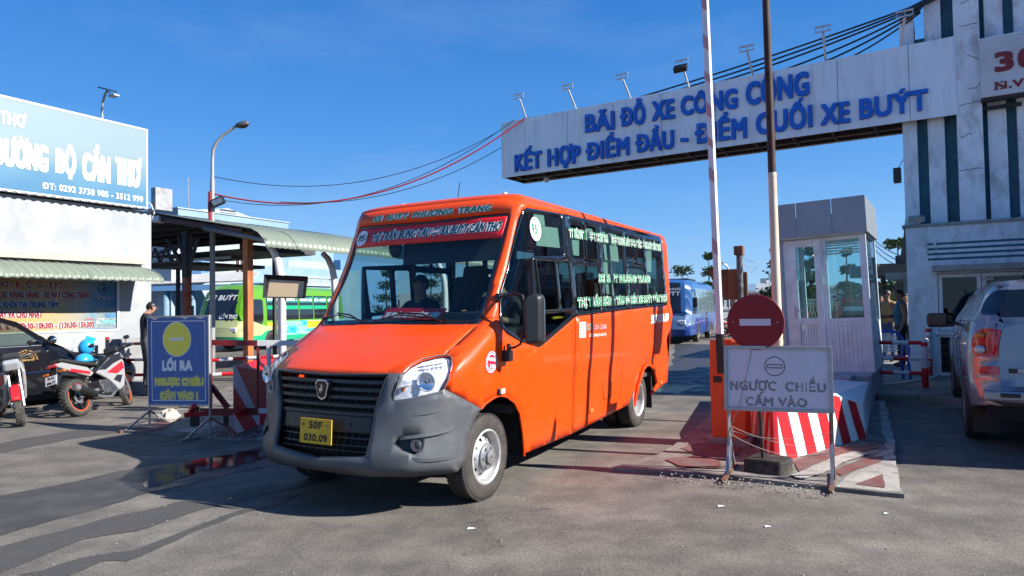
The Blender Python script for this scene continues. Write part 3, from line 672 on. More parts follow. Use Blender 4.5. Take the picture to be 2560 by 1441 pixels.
# --- undertray
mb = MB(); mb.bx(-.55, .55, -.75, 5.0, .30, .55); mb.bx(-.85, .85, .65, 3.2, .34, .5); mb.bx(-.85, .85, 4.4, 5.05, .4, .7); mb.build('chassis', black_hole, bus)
for x_ in (.62, -.95): mb = MB(); mb.bx(x_, x_+.33, 4.33, 4.36, .16, .6); mb.build('mud_flap', rubber, bus)
# --- wheels
tyre_m = mat('tyre', (.036, .031, .028), .8, var=.25, vscale=12, dirt=(.10, .085, .07), dscale=7, damt=.5, bump=.25, bscale=120)
wheel_m = mat('wheel_silver', (.50, .50, .50), .42, .35, var=.1, dirt=(.16, .10, .06), dscale=7, damt=.45, dlo=.5)
hub_m = mat('wheel_hub_grey', (.20, .21, .22), .5, .3, dirt=(.1, .08, .06), dscale=9, damt=.4)
def tyre_mesh(mb, c, R, rim, w, sgn, n=72, tread=True):
    h = w/2; prof = [(rim-.01, h*.80), (rim+.008, h*.92), (rim+.035, h*.99), ((R+rim)/2, h*1.0), (R-.03, h*.94), (R-.008, h*.80), (R, h*.66)]
    prof = prof+[(R, h*.36), (R-.007, h*.35), (R-.007, h*.29), (R, h*.28), (R, .01), (R-.007, .008), (R-.007, -.008), (R, -.01), (R, -h*.28), (R-.007, -h*.29), (R-.007, -h*.35), (R, -h*.36)]+[(r, -x) for r, x in prof[:7][::-1]]
    mb.lathe([(r, x) for r, x in prof], c, 'X', n)
    if tread:
        for i in range(n):
            t = 2*math.pi*i/n
            for sx in (1, -1):
                a = c+Vector((sx*h*.72, math.cos(t)*(R-.003), math.sin(t)*(R-.003))); T = Vector((0, -math.sin(t), math.cos(t))); N = Vector((0, math.cos(t), math.sin(t)))
                mb.obx(a+N*.002, Vector((sx*h*.11, 0, 0)), T*(math.pi*R/n*.62), N*.006)
def disc_plate(mb, c, prof, holes, hr, hcr, n=64, sgn=1, hsx=1.0):
    """pressed steel disc with round holes: prof maps radius -> x"""
    R0 = prof[-1][0]; f = pl_interp(prof)
    polys = [[(math.cos(2*math.pi*i/n)*R0, math.sin(2*math.pi*i/n)*R0) for i in range(n)]]; hs = []
    for k in range(holes):
        a = 2*math.pi*(k+.5)/holes; hc = (math.cos(a)*hcr, math.sin(a)*hcr)
        hp = [(hc[0]+math.cos(a)*math.cos(t)*hr-math.sin(a)*math.sin(t)*hr*hsx, hc[1]+math.sin(a)*math.cos(t)*hr+math.cos(a)*math.sin(t)*hr*hsx) for t in [2*math.pi*j/16 for j in range(16)]]; hs.append(hp)
    v, t = cdt(polys+hs, .012, .012); ok = [q for q in t if not any(inside((sum(v[i][0] for i in q)/3, sum(v[i][1] for i in q)/3), h) for h in hs) and math.hypot(sum(v[i][0] for i in q)/3, sum(v[i][1] for i in q)/3) < R0]
    mb.add([c+Vector((sgn*f(math.hypot(a, b)), a, b)) for a, b in v], ok)
def arc_text(mb, s, c, sgn, r, h, a0, a1, x, bold=.03, shear=0):
    """lettering round a wheel or a ring; a0 -> a1 clockwise seen from outside"""
    def f(u, v, d):
        a = a0+(a1-a0)*u; q = r+v; return c+Vector((sgn*(x+d), sgn*math.sin(a)*q, math.cos(a)*q))
    text(mb, s, f, 1.0, h, bold, shear, .0)
def bus_wheel(x, y, sgn, rear=False):
    c = Vector((x, y, .346)); R, rim, w = .346, .215, .20
    wh = tag(bpy.data.objects.new('wheel', None)); COL.objects.link(wh); wh.parent = bus
    mb = MB(); tyre_mesh(mb, c, R, rim, w, sgn); mb.build('tyre', tyre_m, wh, True, ang=30)
    mb = MB(); arc_text(mb, 'PorTran', c, sgn, .262, .034, -1.3, -.35, w/2+.0015, .03, .15); arc_text(mb, '8.5R17.5 TL', c, sgn, .268, .018, 1.2, 2.2, w/2+.0015, .02); mb.build('sidewall_lettering', mat('tyre_letter', (.075, .068, .062), .7), wh)
    if rear:
        mb = MB(); mb.lathe([(rim, w*.42), (rim+.006, w*.48), (rim-.006, w*.5), (rim-.022, w*.42), (rim-.03, w*.1), (rim-.045, -.0), (rim-.05, -.09), (rim-.07, -.11), (.12, -.115), (.1, -.10), (.0, -.10)][:] if sgn > 0 else [(rim, -w*.42), (rim+.006, -w*.48), (rim-.006, -w*.5), (rim-.022, -w*.42), (rim-.03, -w*.1), (rim-.045, 0), (rim-.05, .09), (rim-.07, .11), (.12, .115), (.1, .10), (0, .10)], c, 'X', 48); mb.build('rim', wheel_m, wh, True)
        mb = MB(); mb.cyl(c+Vector((-sgn*.11, 0, 0)), c+Vector((-sgn*.03, 0, 0)), .085, .075, 24); mb.build('hub', hub_m, wh, True)
        c3 = c-Vector((sgn*.24, 0, 0)); mb = MB(); tyre_mesh(mb, c3, R, rim, w, sgn, 48, False); mb.build('inner_tyre', tyre_m, wh, True)
    else:
        mb = MB(); P = [(rim, w*.40), (rim+.008, w*.47), (rim-.004, w*.5), (rim-.016, w*.44), (rim-.022, w*.2), (rim-.03, w*.08)]; mb.lathe([(r, sgn*q) for r, q in P], c, 'X', 56); mb.build('rim', wheel_m, wh, True)
        mb = MB(); disc_plate(mb, c, [(0, .085), (.09, .085), (.105, .082), (.13, .055), (.16, .03), (.178, .018), (.187, .017)], 9, .017, .146, sgn=sgn, hsx=1.15); mb.build('disc', wheel_m, wh, True, ang=25, solid=.006)
        mb = MB(); mb.lathe([(.187, sgn*.0), (.05, sgn*.0)], c, 'X', 24); mb.build('disc_back', black_hole, wh)
        mb = MB(); mb.lathe([(.108, sgn*.085), (.106, sgn*.097), (.095, sgn*.104), (.055, sgn*.108), (.052, sgn*.13), (.03, sgn*.136), (.0, sgn*.136)], c, 'X', 36); hb = mb.build('hub', hub_m, wh, True)
        mb = MB()
        for k in range(6): a = math.pi/3*k; q = c+Vector((sgn*.1, math.cos(a)*.078, math.sin(a)*.078)); mb.cyl(q, q+Vector((sgn*.018, 0, 0)), .013, .011, 6)
        mb.build('wheel_nut', hub_m, hb)
        mb = MB(); mb.cyl(c+Vector((sgn*.136, 0, 0)), c+Vector((sgn*.139, 0, 0)), .026, n=20); mb.build('hub_cap', mat('cap_steel', (.5, .47, .4), .35, .8), hb)
        mb = MB(); mb.cyl(c+Vector((sgn*.139, 0, 0)), c+Vector((sgn*.1405, 0, 0)), .008, n=12); mb.build('hub_hole', black_hole, hb)
bus_wheel(.865, 0, 1); bus_wheel(-.865, 0, -1); bus_wheel(.865, 3.77, 1, True); bus_wheel(-.865, 3.77, -1, True)
# --- lettering on the skin
def stext(parent, s, A, Bp, Cp, m1, bold, shear=0, off=.004, m2=None, b2=0, name='lettering'):
    """pixels: A bottom left, Bp bottom right, Cp cap top at the left"""
    a, b, c = bp(*A), bp(*Bp), bp(*Cp); PA, PB, PC = S0(*a), S0(*b), S0(*c)
    side = abs(PA.x) > .85 and abs(PB.x) > .85 and a[0]*b[0] > 0
    if side:
        w = math.hypot(PB.y-PA.y, PB.z-PA.z); h = abs(PC.z-PA.z); dx, dz = (PB.y-PA.y)/w, (PB.z-PA.z)/w; sg = math.copysign(1, a[0])
        def mf(o):
            def g(x, y, d):
                u = PA.y+dx*x; z = min(ZT-.012, PA.z+dz*x+y); return S(sg*(halfw(u, z)+u-Fz(z)), z, o+d)
            return g
    else:
        w = math.hypot(b[0]-a[0], b[1]-a[1]); h = abs(c[1]-a[1]); dx, dz = (b[0]-a[0])/w, (b[1]-a[1])/w
        def mf(o): return lambda x, y, d: S(a[0]+dx*x, min(ZT-.012, a[1]+dz*x+y), o+d)
    base = None
    if m2:
        mb = MB(); text(mb, s, mf(off), w, h, b2, shear); base = mb.build(name+'_outline', m2, parent, recalc=False)
    mb = MB(); text(mb, s, mf(off+.0015), w, h, bold, shear); return mb.build(name, m1, parent, recalc=False)
stext(bus, 'XE  BUÝT  PHƯƠNG  TRANG', (931, 557), (1230, 528), (936, 541), letter_green, .04, .3, .003, letter_white, .18)
stext(ban, 'THỊ TRẤN BÚNG TÀU ⇌ BX.BUÝT CẦN THƠ', (927, 605), (1252, 577), (931, 583), letter_dark, .03, .3, .002, letter_white, .12)
stext(bus, 'TT BÚNG TÀU ⇌ TT.CÂY DƯƠNG ⇌ TP.NGÃ BẢY ⇌ CÁI TẮC ⇌ BX.BUÝT CẦN THƠ', (1422, 594), (1653, 629), (1420, 568), letter_green, .02, 0, .004, letter_white, .085)
stext(bus, 'XE BUÝT PHƯƠNG TRANG', (1496, 708), (1626, 708), (1494, 684), letter_green, .04, 0, .004, letter_white, .11)
stext(bus, 'THỊ TRẤN BÚNG TÀU ⇌ BẾN XE BUÝT CẦN THƠ', (1443, 770), (1668, 755), (1441, 743), letter_green, .04, 0, .004, letter_white, .11)
stext(bus, '50F-030.09', (1627, 810), (1671, 803), (1626, 787), letter_white, .07, 0, .003)
stext(bus, 'FUTA', (1465, 828), (1483, 826), (1465, 808), mat('letter_deep_green', (.01, .12, .05), .4), .02, 0, .003, letter_white, .06)
stext(bus, 'Bus Lines', (1485, 826), (1516, 823), (1485, 809), banner_red, .015, 0, .003, letter_white, .06)
stext(bus, 'Chất lượng là danh dự', (1472, 843), (1515, 839), (1472, 834), letter_white, .03, 0, .003)
mb = MB(); 
for i, (y0, y1) in enumerate(((806, 812), (814, 818), (820, 845))):
    q = B_([(1448, y1), (1464, y1-1), (1464, y0-1), (1448, y0)]); mb.add([S(p, z, .003) for p, z in q], [(0, 1, 2, 3)])
mb.build('logo_field', letter_white, bus)
mb = MB()
for i in range(4):
    x = 1450+i*3.6; q = B_([(x, 843), (x+1.4, 843), (x+1.4, 822+i % 2*4), (x, 822+i % 2*4)]); mb.add([S(p, z, .0045) for p, z in q], [(0, 1, 2, 3)])
mb.build('logo_bars', orange, bus)
def sdisc(parent, c, r, m_, off, name, ir=0, rz=None):
    cp, cz = bp(*c) if c[0] > 20 else c; rz = rz or r; n = 28; mb = MB(); P0_ = S0(cp, cz); sd_ = abs(P0_.x) > .85
    SS = (lambda p, z, o: (lambda u: S(halfw(u, z)+u-Fz(z), z, o))(P0_.y+p-cp)) if sd_ else S
    if ir: mb.add([SS(cp+math.cos(2*math.pi*i/n)*q, cz+math.sin(2*math.pi*i/n)*q*rz/r, off) for q in (r, ir) for i in range(n)], [(i, (i+1) % n, n+(i+1) % n, n+i) for i in range(n)])
    else: mb.add([SS(cp+math.cos(2*math.pi*i/n)*r, cz+math.sin(2*math.pi*i/n)*rz, off) for i in range(n)], [tuple(range(n))])
    return mb.build(name, m_, parent, recalc=False)
d_ = sdisc(bus, (1338.4, 572.8), .112, letter_white, .003, 'route_disc'); stext(bus, '951', (1329, 584), (1348, 587), (1329, 558), letter_green, .02, 0, .0045)
d_ = sdisc(ban, (905, 597), .10, letter_white, .001, 'route_disc', rz=.082); stext(ban, '951', (895, 606), (919, 601), (896, 590), letter_dark, .03, .3, .003)
st_w = mat('sticker_white', (.75, .72, .75), .4); st_r = mat('sticker_red', (.6, .01, .05), .4)
sdisc(bus, (1228, 905.5), .095, st_r, .003, 'weight_sticker'); sdisc(bus, (1228, 905.5), .088, st_w, .0035, 'weight_sticker_ring', .082); sdisc(bus, (1228, 905.5), .068, st_w, .0035, 'weight_sticker_ring', .062)
stext(bus, '4960kg', (1219, 903), (1238, 903), (1219, 893), letter_white, .03, 0, .004); stext(bus, '24N', (1223, 921), (1237, 921), (1223, 910), letter_white, .03, 0, .004)
cP = bp(1228, 905.5); mb = MB(); cU = S0(*cP).y; SU = lambda p, z, o: (lambda u: S(halfw(u, z)+u-Fz(z), z, o))(cU+p-cP[0])
for a0, a1, s in ((-1.5, 1.5, 'TỔNG TRỌNG TẢI'), (1.8, 4.5, 'SỐ NGƯỜI CHỞ')):
    text(mb, s, lambda x, y, d: SU(cP[0]+math.sin(a0+(a1-a0)*x)*(.069+y), cP[1]+math.cos(a0+(a1-a0)*x)*(.069+y), .0042+d), 1, .009, .02)
mb.build('sticker_lettering', letter_white, bus, recalc=False)
# --- wipers, mirror, aerial, roof markers
ba = bp(965, 806); mb = MB()
def sp(px, py, off): q = bp(px, py); return S(q[0], q[1], off)
mb.tube([sp(905, 808, .02), sp(880, 795, .045), sp(850, 790, .04)], .008, 6); mb.tube([sp(800, 797, .012), sp(850, 793, .03), sp(925, 808, .012)], .006, 6); mb.build('wiper', black_plastic, bus)
mb = MB(); mb.tube([sp(1105, 808, .02), sp(1060, 795, .05), sp(1000, 790, .04)], .009, 6); mb.tube([sp(935, 806, .012), sp(1000, 793, .03), sp(1118, 800, .012)], .007, 6); mb.build('wiper', black_plastic, bus)
mirror_m = mat('mirror_housing', (.018, .019, .021), .38, bump=.1, bscale=300)
def mirror(s_):
    root = tag(bpy.data.objects.new('mirror', None)); COL.objects.link(root); root.parent = bus
    a = sp(1246, 744, .0); top = Vector((a.x*s_, a.y, a.z)); b = sp(1271, 888, .0); bot = Vector((b.x*s_, b.y, b.z))
    O = Vector((1.285*s_, top.y+.14, 0))
    P = lambda x, y, z: Vector((x*s_, y, z))
    hv = BUS.onx(1329, 797, 1.30); y0 = hv.y-.05; q0 = BUS.onx(1271, 886, 1.06)
    mb = MB(); mb.tube([top+P(-.01, 0, 0), top+P(.05, -.02, .005), P(1.19, y0, top.z+.03), P(1.245, y0, top.z+.01), P(1.26, y0+.01, top.z-.06), P(1.255, y0+.01, q0.z+.25), P(1.22, y0, q0.z+.09), P(1.13, q0.y-.01, q0.z+.06), P(1.07, q0.y, q0.z+.05)], .011, 8); mb.build('arm', black_plastic, root, True)
    mb = MB(); mb.bx(*sorted((1.01*s_, 1.085*s_)), q0.y-.04, q0.y+.04, q0.z-.06, q0.z+.035); mb.cyl(P(1.065, q0.y, q0.z+.03), P(1.065, q0.y, q0.z+.09), .018); mb.build('bracket', black_plastic, root, bev=.006)
    mb = MB(); mb.obx(top+P(.005, 0, 0), P(.02, 0, 0), (0, .03, 0), (0, 0, .035)); mb.build('foot', black_plastic, root, bev=.005)
    # housing
    pl = rounded([(-.115, -.26), (.105, -.24), (.11, .2), (.08, .235), (-.09, .225), (-.12, .18)], .05, 5); c = Vector((1.335, y0+.05, hv.z))
    f0 = lambda x, z: P(c.x+x*.60, c.y+.03+.25*x, c.z+z*.88); f1 = lambda x, z: P(c.x+x*.5, c.y-.055+.25*x, c.z+z*.78)
    mb = MB(); mb.prism(pl, f0, f1); h_ = mb.build('housing', mirror_m, root, True, bev=.018)
    mb = MB(); mb.prism(pl, lambda x, z: P(c.x+x*.55, c.y+.0315+.25*x, c.z+z*.82), lambda x, z: P(c.x+x*.55, c.y+.034+.25*x, c.z+z*.82)); mb.build('glass', chrome, h_)
    mb = MB(); mb.cyl(P(1.258, y0+.01, hv.z), P(1.31, y0+.03, hv.z), .018); mb.build('joint', black_plastic, root)
mirror(1)
def roof_z(x, y): return 2.69
mrk = mat('roof_marker_clear', (.55, .5, .47), .25)
for s_ in (.62, -.62):
    q = BUS.w(s_, .93, 2.68); mb = MB(); zb = 2.628; mb.lathe([(.05, 0), (.047, .012), (.03, .014), (.026, .045), (.014, .055), (0, .056)], (s_, .95, zb), 'Z', 12); mb.build('roof_marker', mrk, bus, True)
mb = MB(); mb.cyl((.02, 1.0, 2.62), (.02, 1.02, 2.68), .018, .01); mb.tube([(.02, 1.02, 2.67), (.08, .98, 2.84)], .004, 5); mb.build('aerial', black_plastic, bus)
mb = MB(); mb.lathe([(.03, 0), (.025, .03), (0, .035)], (.8, 4.6, 2.60), 'Z', 8); mb.build('roof_marker', banner_red, bus)
# --- inside
seat_m = mat('seat_fabric', (.05, .055, .06), .9, var=.2); inn = mat('cabin_plastic', (.03, .031, .034), .6)
mb = MB(); mb.bx(-.92, .92, .72, 5.0, .60, .66); mb.bx(-.90, .90, .5, 1.2, .62, .7); mb.build('floor', mat('floor_vinyl', (.06, .06, .06), .7), bus)
mb = MB(); mb.prism([(-.02, 1.25), (.10, 1.46), (.30, 1.44), (.62, 1.30), (.62, .9), (.1, .9)], lambda u, z: Vector((-.86, u, z)), lambda u, z: Vector((.86, u, z))); mb.prism([(.30, 1.40), (.36, 1.53), (.50, 1.50), (.58, 1.3)], lambda u, z: Vector((.22, u, z)), lambda u, z: Vector((.72, u, z))); mb.build('dashboard', inn, bus, True, bev=.015)
sw = Vector((.47, .72, 1.43)); mb = MB(); ax = Vector((0, .45, 1)).normalized(); X = Vector((1, 0, 0)); Y = ax.cross(X)
mb.tube([sw+X*math.cos(t)*.21+Y*math.sin(t)*.21 for t in [2*math.pi*i/28 for i in range(29)]], .016, 8); mb.bar(sw-X*.2, sw+X*.2, .04, .02, ax); mb.bar(sw, sw-Y*.2, .04, .02, ax); mb.cyl(sw, sw-ax*.35, .04); mb.build('steering_wheel', inn, bus, True)
def seat(x, y, w=.44, name='seat', z=.66):
    mb = MB(); mb.bx(x-w/2, x+w/2, y, y+.44, z+.36, z+.48); mb.obx((x, y+.46, z+.80), (w/2, 0, 0), (0, .05, 0), (0, .10, .38)); mb.obx((x, y+.58, z+1.22), (w/3.4, 0, 0), (0, .04, 0), (0, .02, .08)); mb.bx(x-w/4, x+w/4, y+.1, y+.35, z, z+.36); mb.build(name, seat_m, bus, True, bev=.03)
seat(.47, 1.02, z=.78); seat(-.25, 1.15, z=.74)
for r_ in range(4):
    for x in (.74, .34, -.72): seat(x, 2.0+r_*.72, .38)
for x in (-.7, -.25, .25, .7): seat(x, 4.45, .4)
mb = MB()
for x in (-.35, .12): 
    for y in (1.75, 2.9, 4.1): mb.cyl((x, y, .66), (x, y, 2.48), .016)
mb.cyl((.1, .9, 2.3), (.1, 4.6, 2.3), .014); mb.cyl((-.3, .9, 2.3), (-.3, 4.6, 2.3), .014); mb.cyl((.96, 1.25, 1.45), (.96, 1.62, 1.46), .014); mb.build('handrail', mat('handrail_yellow', (.65, .45, .03), .4), bus, True)
mb = MB(); mb.bx(.18, .96, 1.70, 1.73, .66, 1.55); mb.build('driver_partition', inn, bus)
mb = MB(); mb.prism([(.72, 2.42), (.60, 2.2), (.50, 1.99), (.52, 1.99), (.62, 2.2), (.74, 2.42)], lambda u, z: Vector((-.28, u, z)), lambda u, z: Vector((.80, u, z))); mb.build('sun_visor', mat('visor_fabric', (.035, .045, .055), .8), bus)
mb = MB(); mb.sph((-.42, .56, 2.17), (.075, .05, .10), 16, 10); mb.build('interior_mirror', black_plastic, bus, True)
mb = MB(); mb.bx(-.9, .9, .62, 1.2, 2.42, 2.46); mb.build('header_shelf', inn, bus)
mint = mat('pale_notice', (.45, .60, .52), .6)
for q in ([(1336, 528), (1363, 533), (1367, 565), (1342, 563)], [(1342, 563), (1398, 570), (1404, 620), (1346, 614)], [(1432, 590), (1452, 592), (1452, 640), (1438, 638)], [(1457, 566), (1485, 572), (1486, 600), (1459, 596)], [(1506, 567), (1543, 576), (1551, 655), (1516, 650)], [(1508, 655), (1531, 656), (1540, 740), (1521, 735)], [(1620, 625), (1632, 627), (1632, 680), (1619, 680)]):
    mb = MB(); mb.add([S(*bp(*v), -.02) for v in q], [(0, 1, 2, 3)]); mb.build('window_notice', mint, bus, solid=.002)
card = thing('route_card', 'red destination card with white lettering lying inside the orange minibus windscreen', 'sign', (0, 0, 0), 0)
q4 = [(949, 803), (1098, 802), (1118, 771), (969, 770)]
# a card leaning on the dashboard just behind the glass
def cardpt(px, py):
    return BUS.w(0, 0, 0)+ (BUS.X*0)
pz = [BUS.ony(px, py, .17 if i < 2 else .26) for i, (px, py) in enumerate(q4)]
W4 = [BUS.w(*v) for v in pz]
mb = MB(); mb.add(W4, [(0, 1, 2, 3)]); cardo = mb.build('card_sheet', banner_red, card, solid=.003)
nrm = (W4[1]-W4[0]).cross(W4[3]-W4[0]).normalized(); nrm = -nrm if nrm.dot(CAMP-W4[0]) < 0 else nrm
def bil(x, y, d=0): return W4[0]*(1-x)*(1-y)+W4[1]*x*(1-y)+W4[2]*x*y+W4[3]*(1-x)*y+nrm*(.004+d)
mb = MB(); text(mb, 'XE BUÝT ĐI TT BÚNG TÀU', lambda x, y, d: bil(.03+x, .25+y, d), .92, .42, .02, .15); mb.build('card_lettering', letter_white, card, recalc=False)
# ================================================================== TRAFFIC ISLAND, RIGHT
isl_m = mat('island_concrete', (.22, .205, .18), .92, var=.3, vscale=3, dirt=(.09, .075, .065), dscale=2.6, damt=.85, bump=.8, bscale=30, dlo=.42, dhi=.62)
isl_red = mat('worn_red_road_paint', (.17, .045, .04), .85, var=.35, vscale=6, dirt=(.13, .09, .08), dscale=5, damt=.9, bump=.7, bscale=40, dlo=.4, dhi=.6)
isl_white = mat('worn_white_road_paint', (.36, .34, .30), .85, var=.2, vscale=6, dirt=(.17, .15, .13), dscale=4, damt=.8, bump=.7, bscale=40, dlo=.45, dhi=.65)
def slab(name, pts, z0, z1, m_, amp=0, seg=.2, kind='structure', seed=1):
    q = rough_edge(pts, amp, seg, seed) if amp else pts
    mb = MB(); v, t = cdt([q], 50, 50); t = [f for f in t if inside((sum(v[i][0] for i in f)/3, sum(v[i][1] for i in f)/3), q)]
    mb.add([(a, b, z1) for a, b in v], t); n = len(q); mb.add([(a, b, z0) for a, b in q]+[(a, b, z1) for a, b in q], [(i, (i+1) % n, n+(i+1) % n, n+i) for i in range(n)])
    return tag(mb.build(name, m_), kind=kind)
def G2(*pix): return [tuple(gp(*p)[:2]) for p in pix]
slab('traffic_island', G2((1530, 1178), (1640, 1186), (1740, 1192), (1830, 1200), (1960, 1216), (2090, 1230), (2257, 1246), (2247, 1190), (2235, 1120), (2222, 1050), (2212, 1010), (2195, 985), (2120, 985), (1900, 985), (1800, 1020), (1740, 1080), (1650, 1145)), -.02, .035, isl_m, .012, .12)
def patch(name, pix, m_, z, amp=.012, seed=0): return sheet(name, pix, m_, z, amp, .08, seed=seed)
patch('painted_patch', [(2090, 1228), (2255, 1244), (2245, 1190), (2234, 1130), (2222, 1132), (2190, 1150), (2150, 1178), (2110, 1205)], isl_white, .038, seed=1)
patch('painted_patch', [(2136, 1223), (2212, 1232), (2207, 1197)], isl_red, .042, .006, seed=2)
patch('painted_patch', [(2085, 1190), (2130, 1168), (2175, 1153), (2208, 1150), (2203, 1168), (2160, 1182), (2100, 1202)], isl_red, .042, seed=3)
patch('painted_patch', [(1985, 1165), (2040, 1145), (2110, 1126), (2180, 1120), (2200, 1128), (2150, 1140), (2060, 1170), (2000, 1190)], isl_red, .042, seed=4)
patch('painted_patch', [(1975, 1200), (2030, 1178), (2100, 1150), (2140, 1140), (2170, 1146), (2110, 1170), (2050, 1200), (2000, 1212)], isl_white, .050, seed=5)
patch('painted_patch', [(1660, 1160), (1740, 1150), (1800, 1165), (1800, 1185), (1700, 1180)], isl_red, .046, .02, seed=6)
patch('painted_patch', [(1700, 1130), (1790, 1110), (1850, 1130), (1830, 1160), (1740, 1148)], isl_red, .042, .03, seed=16)
patch('kerb_line', [(2196, 1010), (2212, 1010), (2225, 1060), (2236, 1110), (2240, 1160), (2222, 1160), (2212, 1110), (2203, 1060)], isl_white, .046, .012, seed=7)
# rubble along the crack of the island
rnd = random.Random(3); mb = MB()
for i in range(260):
    t = rnd.random(); a, b = ((1640, 1185), (2090, 1228)) if i % 2 else ((1900, 1180), (2170, 1105))
    p = gp(a[0]+(b[0]-a[0])*t, a[1]+(b[1]-a[1])*t+rnd.uniform(-9, 14), .036); r = rnd.uniform(.002, .009)
    mb.obx(p, Vector((r, r*.3, 0)), Vector((-r*.3, r*.8, 0)), Vector((0, 0, r*.6)))
tag(mb.build('gravel', concrete), 'loose gravel and crumbs of broken concrete on the traffic island', None, kind='stuff')
# --- striped concrete plinth
pl_red = mat('plinth_red', (.55, .012, .02), .45, var=.1, vscale=4, dirt=(.15, .05, .04), dscale=4, damt=.4, dlo=.5); pl_white = mat('plinth_white', (.74, .73, .70), .6, var=.08, vscale=3, dirt=(.2, .17, .14), dscale=3, damt=.35, dlo=.5)
N0 = gp(1940, 1168); Rr = gp(2165, 1103); Lf = Vector((2.78, 8.05, 0)); Lb = Vector((3.75, 10.9, 0)); Rb = Vector((5.15, 9.85, 0)); 
plinth = thing('striped_plinth', 'concrete plinth with slanting red and white stripes under the guard booth', 'plinth', (N0.x, N0.y, 0))
Mm = N0.lerp(Rr, .64); pw = [N0, Mm, Rr, Rb, Lb, Lf]; hts = [.55, .575, .41, .41, .5, .55]; cen = sum([N0, Rr, Rb, Lb, Lf], Vector())/5
def pt_(i, top):
    p = pw[i]; 
    if not top: return p
    q = p+(cen-p)*(.045 if i == 0 else .03); return Vector((q.x, q.y, hts[i]))
mb = MB(); mb.add([pt_(i, 0) for i in range(6)]+[pt_(i, 1) for i in range(6)], [(i, (i+1) % 6, 6+(i+1) % 6, 6+i) for i in range(6)]+[(6, 7, 11), (7, 10, 11), (7, 8, 9, 10)])
mb.build('block', pl_white, plinth, world=True, bev=.012)
def stripes(path, fr, off, n, sh, start=0, wd=.5):
    """slanting stripes along the plinth faces that run through the corners `path`, reached at the fractions `fr`"""
    B0, T0 = [pt_(i, 0) for i in path], [pt_(i, 1) for i in path]; nn = (B0[-1]-B0[0]).cross(T0[0]-B0[0]).normalized()
    if nn.dot(CAMP-B0[0]) < 0: nn = -nn
    def f(s, t):
        s = min(1, max(0, s)); k = 0
        while k < len(fr)-2 and s > fr[k+1]: k += 1
        q = (s-fr[k])/(fr[k+1]-fr[k]); return B0[k].lerp(B0[k+1], q)*(1-t)+T0[k].lerp(T0[k+1], q)*t+nn*off
    for k in range(0, n+1):
        vs = []; M_ = 10; fs = []
        for q in range(M_+1):
            t = .015+.97*q/M_; a, b = (k+start)/n+sh*(1-t), (k+start+wd)/n+sh*(1-t)
            if a >= 1: vs += [None]*3; continue
            b = min(b, 1); mid = fr[1] if len(fr) > 2 and a < fr[1] < b else (a+b)/2; vs += [f(a, t), f(mid, t), f(b, t)]
        for q in range(M_):
            if None not in vs[3*q:3*q+6]: fs += [(3*q, 3*q+1, 3*q+4, 3*q+3), (3*q+1, 3*q+2, 3*q+5, 3*q+4)]
        if fs: mb = MB(); mb.add([v or N0 for v in vs], fs); mb.build('stripe', pl_red, plinth, world=True)
stripes((0, 1, 2), (0, .64, 1), .006, 5, .12, .0); stripes((0, 5), (0, 1), .003, 5, .13, .05)
mb = MB(); c = pt_(0, 0); mb.prism([(-.03, -.035), (.035, -.03), (.05, .02), (0, .05), (-.045, .02)], lambda x, y: Vector((c.x+x, c.y+y, .01)), lambda x, y: Vector((c.x+x*.8, c.y+y*.8+.03, .553))); mb.build('nose', pl_red, plinth, world=True, bev=.01)
K = Fr((5.77, 10.83, 0), 32.6)
mb = MB(); v0 = K.loc(gp(2140, 1010, 0)); 
stepm = mat('step_concrete', (.42, .42, .42), .85, var=.2, vscale=3, dirt=(.2, .2, .2), dscale=3, damt=.6, bump=.3)
mb.bx(-1.4, -.02, -.55, 1.6, .02, .45); 
boothb = thing('guard_booth', 'narrow white guard booth with a glazed door and grey metal fascia', 'booth', K.O, K.a)
boothb.rotation_euler = (0, -math.radians(2.0), -K.a)
mb.build('concrete_base', stepm, boothb, bev=.015)
mb = MB(); mb.bx(-1.0, -.25, -1.1, -.55, .02, .46); mb.build('step', stepm, boothb, bev=.01)
bw_ = mat('booth_white_upvc', (.70, .80, .80), .35, var=.06, dirt=(.35, .32, .3), dscale=4, damt=.4); bgl = glass('booth_glass', (.80, .92, .92), .8); fasc = mat('fascia_aluminium', (.25, .28, .31), .4, .3, var=.1, vscale=2)
def bz(py, px=2100): return K.ony(px, py, 0).z
zf0, zf1 = bz(588), bz(506); zd1 = bz(597, 1990); W_b = -K.ony(1972, 700, 0).x
xs = [-W_b, -W_b+.10, -.74, -.62, -.06]
mb = MB()
for x in (-W_b, -.70, -.11):
    mb.bx(x, x+.10, 0, .06, .45, zf0)
mb.build('front_post', bw_, boothb, bev=.004)
mb = MB(); mb.bx(-W_b, -W_b+.06, .06, 1.5, .45, 1.25); mb.bx(-.06, 0, .06, 1.5, .45, 1.25); mb.bx(-W_b, 0, 1.5, 1.56, .45, 1.25)
for (x, y) in ((-W_b, 1.48), (-.08, 1.48)): mb.bx(x, x+.08, y, y+.08, 1.25, zf0)
mb.build('wall_panel', bw_, boothb)
mb = MB(); mb.bx(-W_b+.01, -W_b+.03, .06, 1.48, 1.25, zf0-.02); mb.bx(-.03, -.01, .06, 1.48, 1.25, zf0-.02); mb.bx(-W_b+.08, -.08, 1.51, 1.53, 1.25, zf0-.02); mb.build('side_glazing', bgl, boothb)
